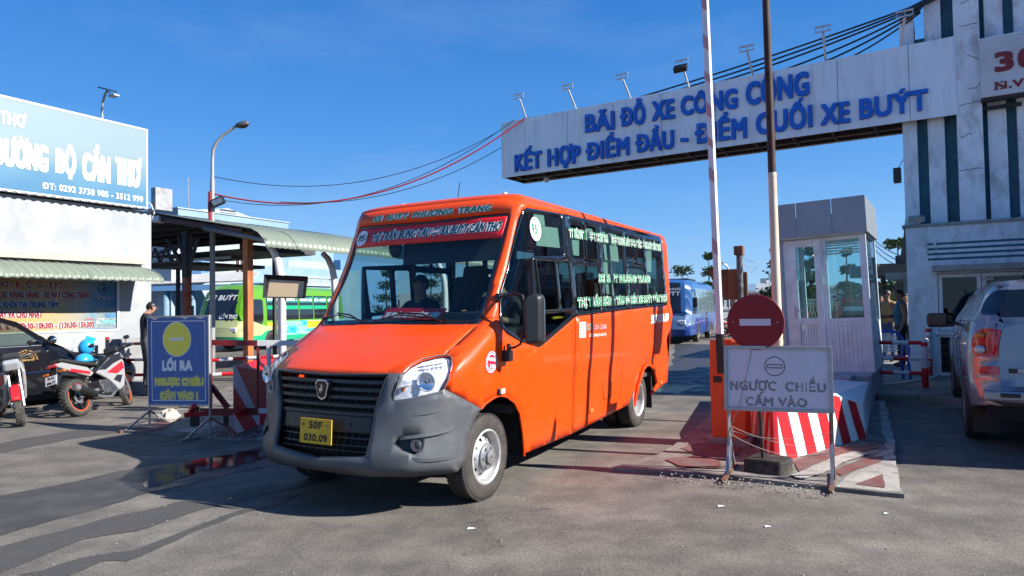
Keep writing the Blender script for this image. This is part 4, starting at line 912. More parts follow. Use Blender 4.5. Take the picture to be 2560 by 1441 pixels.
# door
dx0, dx1 = -W_b+.10, -.68; dr = thing('door', None, None); dr.parent = boothb
mb = MB(); zt = zf0-.01; zb = .50; gz = K.ony(2030, 791, 0).z
for a in ((dx0, dx0+.11, zb, zt), (dx1-.11, dx1-.005, zb, zt)): mb.bx(a[0], a[1], -.03, .03, a[2], a[3])
for a in ((zb, zb+.12), (gz-.10, gz), (zt-.12, zt)): mb.bx(dx0+.11, dx1-.11, -.028, .028, *a)
mb.build('door_frame', bw_, dr, bev=.006)
mb = MB(); mb.bx(dx0+.11, dx1-.11, -.005, .005, gz, zt-.12); mb.build('door_glass', bgl, dr)
n = 7
for k in range(n):
    mb = MB(); w = (dx1-dx0-.22)/n; mb.bx(dx0+.11+k*w+.003, dx0+.11+(k+1)*w-.003, -.012, .012, zb+.12, gz-.10); mb.build('door_board', bw_, dr, bev=.003)
hz = K.ony(2000, 771, 0).z; mb = MB(); mb.bx(dx0+.03, dx0+.07, -.045, -.03, hz-.14, hz+.07); mb.bx(dx0+.04, dx0+.20, -.085, -.065, hz-.012, hz+.012); mb.bx(dx0+.04, dx0+.06, -.07, -.04, hz-.012, hz+.012); mb.build('handle', mat('upvc_grey', (.5, .5, .55), .35), dr, bev=.004)
for py in (630, 695, 900): z = K.ony(2065, py, 0).z; mb = MB(); mb.bx(dx1-.10, dx1+.02, -.05, -.03, z-.02, z+.025); mb.cyl((dx1+.01, -.045, z-.09), (dx1+.01, -.045, z+.06), .014); mb.build('hinge', bw_, dr, bev=.004)
# fixed light
fx0, fx1 = -.62, -.11; gz2 = K.ony(2130, 793, 0).z
mb = MB(); mb.bx(fx0, fx1, 0, .04, gz2-.06, gz2); mb.bx(fx0, fx1, 0, .04, zf0-.06, zf0); mb.build('window_frame', bw_, boothb, bev=.003)
mb = MB(); mb.bx(fx0, fx1, .015, .022, gz2, zf0-.06); mb.build('window_glass', bgl, boothb)
for k in range(5):
    mb = MB(); mb.obx(((fx0+fx1)/2, .035, zf0-.10-k*.045), ((fx1-fx0)/2-.01, 0, 0), (0, .012, -.012), (0, .001, .001)); mb.build('blind_slat', bw_, boothb)
for k in range(8):
    w = (fx1-fx0)/8; mb = MB(); mb.bx(fx0+k*w+.002, fx0+(k+1)*w-.002, .008, .03, .50, gz2-.06); mb.build('lower_board', bw_, boothb)
mb = MB(); mb.bx(-W_b, 0, -.01, .05, .45, .50); mb.build('sill', bw_, boothb)
mb = MB(); mb.cyl((-W_b-.03, -.02, .3), (-W_b-.03, -.02, zf0-.1), .035, n=12); mb.tube([(-W_b-.03, -.02, zf0-.1), (-W_b-.02, .0, zf0-.02), (-W_b+.03, .05, zf0+.03)], .035, 10); mb.build('drain_pipe', mat('pipe_grey', (.38, .38, .4), .5), boothb, True)
fx = [-W_b-.10, -W_b+.28, -.46, .04]
for a, b in zip(fx, fx[1:]):
    mb = MB(); mb.bx(a+.006, b-.006, -.20, -.17, zf0+.02, zf1+.06); mb.build('fascia_panel', fasc, boothb, bev=.004)
mb = MB(); mb.bx(-W_b-.095, -W_b-.07, -.17, 1.7, zf0+.02, zf1+.05); mb.bx(.01, .035, -.17, 1.7, zf0+.02, zf1+.05); mb.bx(-W_b-.08, .02, 1.68, 1.7, zf0+.02, zf1+.05); mb.build('fascia_side', fasc, boothb)
mb = MB(); mb.bx(-W_b-.06, .0, -.16, 1.66, zf0+.01, zf0+.05); mb.build('ceiling', bw_, boothb)
mb = MB(); mb.bx(-W_b+.2, -.5, .9, 1.4, .46, 1.2); mb.build('desk', inn, boothb)
# --- barrier machine and raised boom
Cb = Fr(tuple(gp(1780, 1092, .1)[:2]), 30)
cab_o = mat('cabinet_orange', (.72, .10, .012), .45, var=.1, vscale=3, dirt=(.25, .07, .03), dscale=5, damt=.5, dlo=.5)
bar = thing('barrier_machine', 'orange barrier machine beside the striped plinth carrying a raised white boom', 'barrier', Cb.w(0, 0, 0), Cb.a)
ct = 1.165
mb = MB(); mb.bx(0, .36, 0, .30, .10, .80); mb.bx(0, .09, 0, .30, .80, ct); mb.bx(.22, .36, 0, .30, .80, ct-.01); mb.bx(.09, .22, .2, .30, .80, ct); mb.build('housing', cab_o, bar, bev=.008)
mb = MB(); mb.bx(.03, .12, -.006, 0, .70, .77); mb.build('display', black_plastic, bar)
mb = MB(); mb.bx(-.04, .42, -.06, .34, -.02, .10); mb.build('footing', concrete, bar, bev=.01)
boom = tag(bpy.data.objects.new('boom', None)); COL.objects.link(boom); boom.parent = bar
bx_ = Cb.ony(1803, 880, .06).x; lean = -.019
P = lambda z: Vector((bx_+lean*(z-1.0), .04, z))
z1 = Cb.ony(1798, 862, .06).z; boomw = mat('boom_white', (.70, .70, .72), .4, var=.05, dirt=(.4, .38, .36), dscale=5, damt=.25)
mb = MB(); mb.bar(P(z1), P(5.6), .062, .10, (0, 1, 0)); mb.build('arm', boomw, boom, bev=.006)
mb = MB(); mb.bar(P(.80), P(z1+.12), .075, .11, (0, 1, 0)); mb.build('counterweight', black_plastic, boom, bev=.004)
refl = mat('faded_red_reflector', (.50, .27, .27), .35)
for py0, py1 in ((600, 634), (422, 452), (345, 365), (258, 290), (180, 202), (86, 118), (-10, 18), (-90, -60), (-160, -130)):
    za, zb_ = Cb.ony(1785, py1, -.01).z, Cb.ony(1785, py0, -.01).z; mb = MB()
    q = Vector((0, -.054, 0)); h = .0315; vs = [P(za)+Vector((-h, 0, .03))+q, P(za)+Vector((h, 0, -.03))+q, P(zb_)+Vector((h, 0, -.03))+q, P(zb_)+Vector((-h, 0, .03))+q]
    mb.add(vs, [(0, 1, 2, 3)]); mb.build('reflector', refl, boom, solid=.002)
# --- tall pole, rusty above, whitewashed below
pole_x, pole_y = 2.62, 6.78
tp = thing('rusty_pole', 'tall steel pole rusty brown above and cream white below by the no entry disc', 'pole', (pole_x, pole_y, 0))
zj = dp(1922, 440, pole_y).z
xa = dp(1917, 60, pole_y); xb = dp(1944, 820, pole_y)
ln = lambda z: Vector((xb.x+(xa.x-xb.x)*(z-xb.z)/(xa.z-xb.z)-pole_x, 0, z))
mb = MB(); mb.cyl(ln(zj), ln(6.3), .038, .034, 16); mb.build('upper_pole', mat('dark_rust', (.035, .014, .010), .75, var=.5, vscale=8, dirt=(.10, .035, .02), dscale=3, damt=.5), tp, True)
mb = MB(); mb.cyl(ln(.4), ln(zj), .047, .040, 16); mb.cyl(ln(zj-.01), ln(zj+.03), .043, .040, 16)
mb.build('lower_pole', mat('cream_pole_paint', (.62, .52, .38), .5, var=.15, vscale=3, dirt=(.3, .1, .03), dscale=2, damt=.7, dlo=.5, stretch=(1, 1, .4)), tp, True)
# --- round no entry sign in its concrete foot
blk = G2((1856, 1180), (1968, 1192)); b0 = gp(1857, 1188, .0); b1 = gp(1962, 1203, .0)
dk = mat('tarred_concrete', (.022, .019, .017), .8, var=.5, vscale=8, dirt=(.14, .11, .08), dscale=7, damt=.6, bump=.8, bscale=40, dlo=.52)
nes = thing('no_entry_sign', 'round red no entry sign with a white bar on a post in a black foot', 'road sign', (b0.x, b0.y, 0))
d_ = (b1-b0).normalized(); nn = Vector((-d_.y, d_.x, 0)); wl = (b1-b0).length
mb = MB(); mb.prism([(0, .0), (wl*.9, 0), (wl, .10), (wl*.97, .3), (wl*.5, .34), (0.02, .3)], lambda x, y: b0+d_*x+nn*y+Vector((0, 0, .02)), lambda x, y: b0+d_*(x*.98)+nn*(y*.95+.02)+Vector((0, 0, .155))); mb.build('concrete_foot', dk, nes, world=True, bev=.02)
pf = dp(1908, 1172, 6.25); pt = dp(1886, 790, 6.12); pf.z = .13
mb = MB(); mb.cyl(pf, pt, .016); mb.build('post', dark_steel, nes, world=True)
dc = dp(1888, 806, 6.08); r = .243; Nn = (CAMP-dc); Nn.z = 0; Nn = Nn.normalized(); Nn = Matrix.Rotation(math.radians(-12), 3, 'Z') @ Nn; Xd = Vector((0, 0, 1)).cross(Nn).normalized(); Zd = Vector((0, 0, 1))
disc_red = mat('sign_red', (.24, .0, .006), .55, var=.08, dirt=(.12, .02, .02), dscale=3, damt=.3)
mb = MB(); n = 56; mb.prism([(math.cos(2*math.pi*i/n)*r, math.sin(2*math.pi*i/n)*r) for i in range(n)], lambda a, b: dc+Xd*a+Zd*b, lambda a, b: dc+Xd*a+Zd*b+Nn*.006); mb.build('disc', disc_red, nes, world=True)
mb = MB(); rb = [(math.cos(2*math.pi*i/n)*r, math.sin(2*math.pi*i/n)*r) for i in range(n+1)]; mb.tube([dc+Xd*a+Zd*b+Nn*.003 for a, b in rb], .005, 6); mb.build('rim', disc_red, nes, True, world=True)
mb = MB(); mb.obx(dc+Nn*.009, Xd*.134, Nn*.001, Zd*.030+Xd*0); mb.build('white_bar', mat('sign_white', (.62, .60, .66), .4), nes, world=True)
mb = MB(); 
for sx in (-.19, .19): mb.cyl(dc+Xd*sx+Zd*(-.0), dc+Xd*sx+Nn*.010, .006)
mb.build('rivet', steel, nes, world=True)
mb = MB(); mb.bar(dc-Nn*.008-Xd*.2, dc-Nn*.008+Xd*.2, .03, .012, Nn); mb.build('bracket', dark_steel, nes, world=True)
# --- white board on legs
LL = gp(1830, 1192); RR = gp(2079, 1216); LL.z = RR.z = 0
bd_ = thing('warning_board', 'white board of dotted lettering on thin legs in front of the striped plinth', 'sign board', LL)
D = (RR-LL).normalized(); NB_ = Vector((D.y, -D.x, 0)); 
def onb(px, py):
    d = ray(px, py); t = (LL-CAMP).dot(NB_)/d.dot(NB_); return CAMP+d*t
c00, c10, c11, c01 = onb(1816, 1021), onb(2081, 1030), onb(2075, 871), onb(1814, 868)
bface = mat('board_face', (.62, .62, .70), .45, var=.05, dirt=(.3, .27, .27), dscale=4, damt=.3, dlo=.55); bframe = mat('board_frame', (.38, .39, .41), .4, .7, var=.15, vscale=10)
def bq(s, t, o=0): return (c00*(1-s)+c10*s)*(1-t)+(c01*(1-s)+c11*s)*t+NB_*o
mb = MB(); mb.add([bq(0, 0, -.01), bq(1, 0, -.01), bq(1, 1, -.01), bq(0, 1, -.01), bq(0, 0, .008), bq(1, 0, .008), bq(1, 1, .008), bq(0, 1, .008)], [(0, 3, 2, 1), (4, 5, 6, 7), (0, 1, 5, 4), (1, 2, 6, 5), (2, 3, 7, 6), (3, 0, 4, 7)]); mb.build('panel', bface, bd_, world=True)
for a, b in (((0, 0), (1, 0)), ((0, 1), (1, 1)), ((0, -.02), (0, 1.02)), ((1, -.02), (1, 1.02))):
    mb = MB(); mb.bar(bq(*a, .0), bq(*b, .0), .028, .045, NB_); mb.build('frame_bar', bframe, bd_, world=True)
BWd, BHt = (c10-c00).length, (c01-c00).length
dotm = mat('dot_dark', (.05, .05, .06), .4); dotg = mat('dot_olive', (.075, .075, .05), .5)
def dot(mb, s, t, r=.0046):
    c = bq(s, t, .0095); mb.add([c+D*math.cos(a)*r+Vector((0, 0, 1))*math.sin(a)*r for a in [math.pi/3*k for k in range(6)]], [(0, 1, 2, 3, 4, 5)])
mb = MB(); cs, ct_ = .483, .70; ra = .083
for i in range(76): a = 2*math.pi*i/76; dot(mb, cs+math.cos(a)*ra/BWd, ct_+math.sin(a)*ra/BHt)
for i in range(22):
    for y in (.014, -.014): dot(mb, cs+(-.062+.124*i/21)/BWd, ct_+y/BHt)
for y in (-.005, .005):
    for x in (-.062, .062): dot(mb, cs+x/BWd, ct_+y/BHt)
mb.build('dotted_emblem', dotm, bd_, world=True, recalc=False)
def dotted(s, s0, s1, t0, h, parent):
    vs, fs = glyphs(s, .0, 0, 0); a = min(v[0] for v in vs); b = max(v[0] for v in vs); kx = (s1-s0)*BWd/(b-a); ky = h*BHt/.73
    # fill the glyphs with bulbs on a small grid
    cu = [[(vs[i][0], vs[i][1]) for i in f] for f in fs]; mb = MB(); gx = .0102; cells = set()
    for f in cu:
        xs_ = [p[0]*kx for p in f]; ys_ = [p[1]*ky for p in f]
        for i in range(int(min(xs_)/gx)-1, int(max(xs_)/gx)+2):
            for j in range(int(min(ys_)/gx)-1, int(max(ys_)/gx)+2):
                if (i, j) not in cells and any(inside((i*gx+ox, j*gx+oy), list(zip(xs_, ys_))) for ox in (-.004, .004) for oy in (-.003, .003)): cells.add((i, j))
    for i, j in cells:
        x, y = i*gx-a*kx, j*gx; dot(mb, s0+x/BWd, t0+y/BHt, .0048)
    mb.build('bulb_lettering', dotg, parent, world=True, recalc=False)
dotted('NGƯỢC  CHIỀU', .045, .945, .31, .15, bd_); dotted('CẤM VÀO', .195, .775, .065, .135, bd_)
for base, sx, nm in ((LL, 0.01, 'l'), (RR, .99, 'r')):
    top = bq(sx, 1, -.02); ft = Vector((base.x, base.y, .0))
    mb = MB(); mb.bar(top, Vector((top.x, top.y, .02)), .026); mb.build('leg', dark_steel if nm == 'r' else galv, bd_, world=True)
    fdir = NB_; a = Vector((top.x, top.y, .0))
    mb = MB(); mb.bar(a+fdir*.34+Vector((0, 0, .030)), a-fdir*.30+Vector((0, 0, .052)), .036, .024); mb.build('foot', rust, bd_, world=True)
    mb = MB(); mb.bar(a+fdir*.18+Vector((0, 0, .02)), a+Vector((0, 0, .36)), .022); mb.build('brace', galv, bd_, world=True)
    mb = MB(); mb.bar(a-fdir*.24+Vector((0, 0, .02)), a+Vector((0, 0, .36)), .022); mb.build('brace', galv, bd_, world=True)
rope_m = mat('rope', (.42, .38, .33), .8)
def sag(a, b, s, n=12): return [a.lerp(b, i/n)-Vector((0, 0, s*4*(i/n)*(1-i/n))) for i in range(n+1)]
l1 = onb(1820, 1062); l2 = onb(1822, 1075); l3 = onb(1822, 1082); r1 = onb(2080, 1080); r2 = onb(2080, 1120); r3 = onb(2082, 1132)
rp_ = thing('string', 'thin pale strings tied between the two legs of the white board', 'string', l1)
mb = MB(); mb.tube(sag(l1, r2, .06), .003, 5); mb.tube(sag(l2, r1, .07), .003, 5); mb.tube(sag(l3, r3, .10), .003, 5)
for k in range(4): 
    c = onb(1828, 1078)+NB_*.02; mb.tube([c+Vector((math.cos(t)*.018*(1+k*.1), k*.004, math.sin(t)*.034-.01*k)) for t in [2*math.pi*i/14 for i in range(15)]], .0028, 5)
mb.tube([bq(.27, 1.0, .012), bq(.2, .5, .013), bq(.12, .0, .012), onb(1828, 1065)+NB_*.02], .003, 5)
mb.build('strands', rope_m, rp_, world=True)
# --- hooded display box on a pole
LB_ = Fr((2.93, 9.1), 30)
led = thing('hooded_display_box', 'rusty brown hooded box on a dark pole behind the no entry disc', 'display box', LB_.w(0, 0, 0), LB_.a)
z0, z1 = dp(1800, 750, 9.1).z, dp(1800, 674, 9.1).z
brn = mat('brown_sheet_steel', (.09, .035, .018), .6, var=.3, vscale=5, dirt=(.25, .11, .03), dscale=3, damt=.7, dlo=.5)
X0 = LB_.ony(1772, 700, 0).x; X1 = LB_.ony(1870, 700, 0).x; 
mb = MB(); mb.prism([(X0-.02, z1), (X0+.20, z0), (X0+.205, z0+.01), (X1-.1, z0), (X1-.1, z1)], lambda x, z: Vector((x, .22, z)), lambda x, z: Vector((x, -.02, z))); 
mb.build('hood', brn, led)
mb = MB(); mb.prism([(X0+.27, z0), (X1, z0+.01), (X1, z1-.05), (X0+.27, z1)], lambda x, z: Vector((x, -.024, z)), lambda x, z: Vector((x, -.06, z))); mb.build('box', mat('brown_sheet_lit_tone', (.16, .06, .02), .55, var=.35, vscale=4), led, bev=.005)  # lighter copy of the hood's brown, its lit tone put into the colour
px_ = LB_.ony(1850, 700, -.09).x; zt = dp(1850, 618, 9.1).z
mb = MB(); mb.cyl((px_, -.09, .4), (px_, -.09, zt-.12), .042, .040, 14); mb.build('pole', mat('peeling_pole', (.05, .055, .06), .5, var=.4, vscale=9, dirt=(.3, .33, .35), dscale=6, damt=.7), led, True)
mb = MB(); mb.bx(px_-.06, px_+.055, -.15, -.03, zt-.12, zt); mb.build('junction_box', rust, led, bev=.006)
mb = MB(); mb.tube([(px_+.03, -.1, zt-.12), (px_+.1, -.12, zt-.2), (px_+.2, -.12, zt-.22), (px_+.22, -.12, zt-.28), (px_+.16, -.12, zt-.36), (px_+.06, -.1, zt-.24), (px_+.14, -.1, zt-.3)], .004, 5); mb.build('loose_cable', rope_m, led)
# ================================================================== GATE TOWER AND OVERHEAD SIGN
G = Fr(tuple(gp(2332, 934, .15)[:2]), 32.6); Go = G.w(0, 0, 0)
stucco = mat('stained_white_stucco', (.76, .78, .82), .85, var=.12, vscale=2, dirt=(.23, .20, .17), dscale=1.9, stretch=(1.5, 1.5, .7), damt=.75, bump=.35, bscale=25, dlo=.48, dhi=.72)
teal = mat('teal_recess_paint', (.035, .13, .18), .7, var=.2, vscale=3); ledge_m = mat('weathered_ledge', (.40, .39, .37), .9, var=.25, vscale=3, dirt=(.1, .09, .08), dscale=3, damt=.8, bump=.5, bscale=30)
tower = thing('gate_tower', 'weathered white guard building with dark teal recessed stripes at the station gate', 'building', Go, G.a)
gx = lambda px, py=330, y=.2: G.ony(px, py, y).x
gz_ = lambda px, py, y=0: G.ony(px, py, y).z
ZL = 3.03
mb = MB(); mb.bx(-.38, 6.2, .0+.02, 2.6, .12, ZL-.02)
# window opening is modelled as a frame and dark room on the face, the wall itself split round it
wx0, wx1, wz0, wz1 = G.ony(2345, 750, 0).x, 1.62, G.ony(2400, 828, 0).z, G.ony(2400, 683, 0).z
mb = MB()
for a in ((-.38, wx0, 0, 2.6, .12, ZL), (wx1, 6.2, 0, 2.6, .12, ZL), (wx0, wx1, 0, .16, .12, wz0), (wx0, wx1, 0, .16, wz1, ZL), (wx0, wx1, 2.4, 2.6, .12, ZL), (wx0, wx1, .16, 2.4, ZL-.15, ZL)): mb.bx(*a)
mb.build('lower_wall', stucco, tower, bev=.006)
mb = MB(); mb.bx(-.44, 6.2, -.05, 2.6, ZL+.002, ZL+.06); mb.build('ledge', ledge_m, tower, bev=.01)
# window
upvc = mat('upvc_window', (.70, .71, .73), .35, dirt=(.4, .38, .36), dscale=4, damt=.3)
dgl = glass('office_glass', (.16, .20, .22), .9)
def win(x0, x1, z0, z1, parent, y=.0, fr=.07, m_=None, g_=None, name='window'):
    w = thing(name, None, None); w.parent = parent
    for a in ((x0, x1, z0, z0+fr), (x0, x1, z1-fr, z1), (x0, x0+fr, z0+fr, z1-fr), (x1-fr, x1, z0+fr, z1-fr)):
        mb = MB(); mb.bx(a[0], a[1], y-.03, y+.05, a[2], a[3]); mb.build('frame', m_ or upvc, w, bev=.004)
    mb = MB(); mb.bx(x0+fr, x1-fr, y+.0, y+.006, z0+fr, z1-fr); mb.build('pane', g_ or dgl, w); return w
xm = G.ony(2455, 750, 0).x
win(wx0+.01, xm, wz0+.01, wz1-.01, tower, .05); win(xm+.01, wx1-.01, wz0+.01, wz1-.01, tower, .07)
mb = MB(); mb.bx(wx0-.05, wx1+.05, -.05, -.002, wz0-.07, wz0-.01); mb.build('window_sill', stucco, tower, bev=.005)
mb = MB(); mb.bx(wx0-.08, 3.5, -.28, -.002, wz1+.04, wz1+.15); mb.build('canopy_slab', ledge_m, tower, bev=.008)
mb = MB(); mb.bx(wx0+.1, wx1-.1, .9, .95, wz0, wz1); mb.build('curtain', mat('office_curtain', (.05, .07, .08), .8, var=.4, vscale=14, stretch=(3, 1, .2)), tower)
# bands above the window, each a proud strip
lz = [(2320, 605, 616), (2320, 622, 634), (2320, 642, 648), (2320, 652, 660)]
for k in range(4):
    a = 2.36+k*.10; mb = MB(); mb.bx(-.02, 6.0, -.004, .0+.001, a, a+.045); mb.build('teal_band', teal, tower)
    mb = MB(); mb.bx(-.384, -.379, .35, 2.2, a, a+.045); mb.build('teal_band', teal, tower)
# brick panel under the window
brick_m = mat('dark_brick', (.055, .028, .022), .8, var=.4, vscale=7); bp0 = Vector((wx0+.04, 0, .15)); bxw = .42
mb = MB(); mb.bx(wx0+.02, 1.0, -.003, .0005, .18, wz0-.12); mb.build('brick_backing', black_hole, tower)
bme = None
for r_ in range(9):
    for c_ in range(4):
        x = wx0+.03+c_*.20+(r_ % 2)*.1; z = .19+r_*.078
        if z+.07 > wz0-.12 or x+.19 > 1.0: continue
        if bme is None:
            mb = MB(); mb.bx(0, .19, -.018, .0, 0, .066); o = mb.build('brick', brick_m, tower, bev=.003); bme = o
        else: o = bme.copy(); COL.objects.link(o)
        o.location = (x, -.003, z)
# ribs and recesses
edges = [(2256, 2293, 'r'), (2293, 2319, 't'), (2319, 2362, 'r'), (2362, 2392, 't'), (2392, 2457, 'P'), (2457, 2470, 't'), (2470, 2518, 'r'), (2518, 2544, 't'), (2544, 2600, 'r')]
tops = {2256: 7.35, 2293: 7.1, 2319: 9.6, 2362: 9.4, 2392: 9.8}
for a, b, k in edges:
    x0, x1 = gx(a), gx(b); zt = tops.get(a, 9.6)
    if k == 'r': mb = MB(); mb.bx(x0+.002, x1-.002, .2, 1.4, ZL+.062, zt); mb.build('rib', stucco, tower, bev=.008)
    if k == 't': mb = MB(); mb.bx(x0, x1, .36, 1.3, ZL+.062, zt-.2); mb.build('recess', teal, tower)
    if k == 'P': mb = MB(); mb.bx(x0+.002, x1-.002, .0, 1.5, ZL+.062, zt); mb.build('pilaster', stucco, tower, bev=.01)
x = gx(2600)
while x < 6: 
    mb = MB(); mb.bx(x+.002, x+.12, .36, 1.3, ZL+.062, 9.4); mb.build('recess', teal, tower); mb = MB(); mb.bx(x+.122, x+.40, .2, 1.4, ZL+.062, 9.6); mb.build('rib', stucco, tower, bev=.008); x += .402
# cracks on the pilaster
crk = mat('crack', (.05, .045, .04), .9); rnd = random.Random(11); px0, px1 = gx(2392, 330, 0)+.02, gx(2457, 330, 0)-.02
mb = MB()
for z in (4.05, 4.7, 5.35, 5.62, 6.3, 6.9, 7.35):
    n = rnd.randint(5, 9); xs_ = sorted(rnd.uniform(px0, px1) for _ in range(2)); zz = z; pts = []
    for i in range(n): zz += rnd.uniform(-.03, .03); pts.append((xs_[0]+(xs_[1]-xs_[0]+.1)*i/(n-1) if xs_[0]+.1 < px1 else px0+(px1-px0)*i/(n-1), -.001, zz))
    pts = [(min(px1, p[0]), p[1], p[2]) for p in pts]; mb.tube(pts, .006, 4)
mb.build('crack', crk, tower)
# number sign board at the right edge
q0 = G.ony(2452, 250, -.05); q1 = G.ony(2452, 108, -.05)
sb = thing('number_sign', 'white sign box with dark red letters on the front of the gate tower', 'sign', G.w(q0.x, -.05, 0), G.a)
mb = MB(); mb.bx(0, 2.6, -.14, .08, q0.z, q1.z); mb.build('box', mat('sign_box_white', (.55, .55, .57), .5, dirt=(.3, .28, .26), dscale=2, damt=.4), sb, bev=.006)
mb = MB(); mb.cyl((-.02, -.08, q1.z+.03), (2.6, -.08, q1.z+.03), .03); mb.build('top_tube', white_paint, sb, True)
mb = MB(); mb.bx(0, 2.6, -.10, .06, q0.z-.06, q0.z-.003); mb.build('bottom_channel', dark_steel, sb)
dred = mat('sign_dark_red', (.20, .012, .015), .5)
oy = q0.x
def onsb(px, py): v = G.ony(px, py, -.19); return v.x-oy, v.z
a = onsb(2487, 182); b = onsb(2533, 120); mb = MB(); text(mb, '3', lambda x, y, d: Vector((a[0]+x, -.143-d, a[1]+y)), b[0]-a[0], b[1]-a[1]-.02, .05, 0, .015); w3 = b[0]-a[0]; mb.build('letter', dred, sb)
mb = MB(); text(mb, '0', lambda x, y, d: Vector((a[0]+w3*1.2+x, -.143-d, a[1]+y)), w3, b[1]-a[1]-.02, .05, 0, .015); mb.build('letter', dred, sb)
a = onsb(2488, 226); b = onsb(2540, 198)
mb = MB(); text(mb, 'N.V.L', lambda x, y, d: Vector((a[0]+x, -.143-d, a[1]+y)), (b[0]-a[0])*2.0, b[1]-a[1], .045, 0, .012); mb.build('letter', dred, sb)
mb = MB(); h = b[1]-a[1]
for x_, w_ in ((a[0]-.012, .05), (a[0]+.075, .05)):
    mb.bx(x_, x_+w_, -.157, -.143, a[1]-.0, a[1]+.018); mb.bx(x_, x_+w_, -.157, -.143, a[1]+h-.018, a[1]+h)
mb.build('serif', dred, sb)
# lamp on the ledge and box on the rib
mb = MB(); c = Vector((gx(2292, 560, .0)-.0, -.06, ZL+.08)); mb.obx(c+Vector((0, 0, .08)), (.14, 0, 0), (0, .09, .03), (0, -.02, .05)); mb.cyl(c, c+Vector((0, 0, .08)), .02)
fl = thing('floodlight', 'grey floodlight standing on the ledge of the gate tower', 'floodlight', Go, G.a); mb.build('lamp_body', galv, fl, bev=.008)
spk = thing('loudspeaker_box', 'small dark box fixed high on the left side of the gate tower', 'box', Go, G.a)
v = G.ony(2250, 435, .5); mb = MB(); mb.bx(v.x-.12, v.x+.02, .4, .6, v.z-.18, v.z+.12); mb.build('box', black_plastic, spk, bev=.01); mb = MB(); mb.bar((v.x-.03, .5, v.z+.12), (v.x+.1, .5, v.z+.35), .015); mb.build('bracket', galv, spk)
# --- overhead sign
SY = 0.0; sgn_m = mat('sign_panel_grey_white', (.76, .78, .81), .45, .08, var=.06, vscale=1.2, dirt=(.32, .30, .28), dscale=2.2, damt=.5, dlo=.5, dhi=.78, stretch=(2.2, 2.2, .35))
p_rt = G.ony(2391, 90, SY); p_rb = G.ony(2400, 285, SY); p_lt = G.ony(1253, 309, SY); p_lb = G.ony(1255, 447, SY)
sx0, sx1, sz0, sz1 = p_lt.x, gx(2392, 200, SY)-.004, (p_rb.z+p_lb.z)/2, (p_rt.z+p_lt.z)/2
ohs = thing('overhead_gate_sign', 'long grey sign beam with raised blue capital letters spanning over the gate', 'gate sign', G.w(sx0, SY, 0), G.a)
joints = [sx0]+[G.ony(px, 300, SY).x for px in (1313, 1419, 1533, 1654, 1790, 1937, 2097, 2276)]+[sx1]
for a, b in zip(joints, joints[1:]):
    mb = MB(); mb.bx(a-sx0+.005, b-sx0-.005, -.02, .0, sz0, sz1); mb.build('sign_panel', sgn_m, ohs, bev=.003)
mb = MB(); mb.bx(.01, sx1-sx0-.01, .0, .02, sz0+.01, sz1-.01); mb.bx(.0, .03, .02, 1.1, sz0+.02, sz1-.02); mb.build('backing', dark_steel, ohs)
mb = MB(); mb.bx(.02, sx1-sx0, 1.1, 1.12, sz0, sz1); mb.build('rear_panel', sgn_m, ohs)
mb = MB()
for y in (.05, .55, 1.05): mb.bx(.05, sx1-sx0+1.0, y, y+.06, sz0+.02, sz0+.09)
mb.bx(.04, sx1-sx0, .02, 1.1, sz0+.20, sz0+.22)
mb.build('beam', dark_steel, ohs)
k = .3
while k < sx1-sx0:
    mb = MB(); mb.bx(k, k+.05, .1, 1.05, sz0+.03, sz0+.08); mb.build('cross_bar', dark_steel, ohs); k += .8
blue_l = mat('letter_blue', (.003, .14, .60), .6, var=.12, vscale=4, dirt=(.02, .03, .12), dscale=4, damt=.4)
def word(s, pxl, pyl, pxr, pyr, pyt):
    a = G.ony(pxl, pyl, SY-.04); b = G.ony(pxr, pyr, SY-.04); t = G.ony(pxl, pyt, SY-.04); h = t.z-a.z
    vs, fs = glyphs(s, .0, 0, 0)
    mb = MB(); text(mb, s, lambda x, y, d: Vector((a.x-sx0+x, -.055-d*.8, a.z+(b.z-a.z)*x/(b.x-a.x)*1.0+y)), b.x-a.x, h, .04, 0, .035, res=3, dz=.001); mb.build('letter_word', blue_l, ohs)
row1 = [('BÃI', 1464, 333, 1537, 324, 285), ('ĐỖ', 1552, 318, 1614, 310, 268), ('XE', 1631, 304, 1687, 297, 252), ('CÔNG', 1703, 291, 1845, 271, 240), ('CỘNG', 1866, 266, 2024, 238, 205)]
row2 = [('KẾT', 1288, 431, 1355, 420, 386), ('HỢP', 1370, 418, 1452, 408, 371), ('ĐIỂM', 1466, 403, 1574, 388, 356), ('ĐẦU', 1590, 383, 1686, 372, 335), ('-', 1702, 366, 1721, 366, 318), ('ĐIỂM', 1739, 361, 1868, 345, 308), ('CUỐI', 1891, 339, 2032, 318, 282), ('XE', 2053, 315, 2126, 307, 259), ('BUÝT', 2149, 300, 2322, 275, 246)]
for r_ in row1+row2: word(*r_)
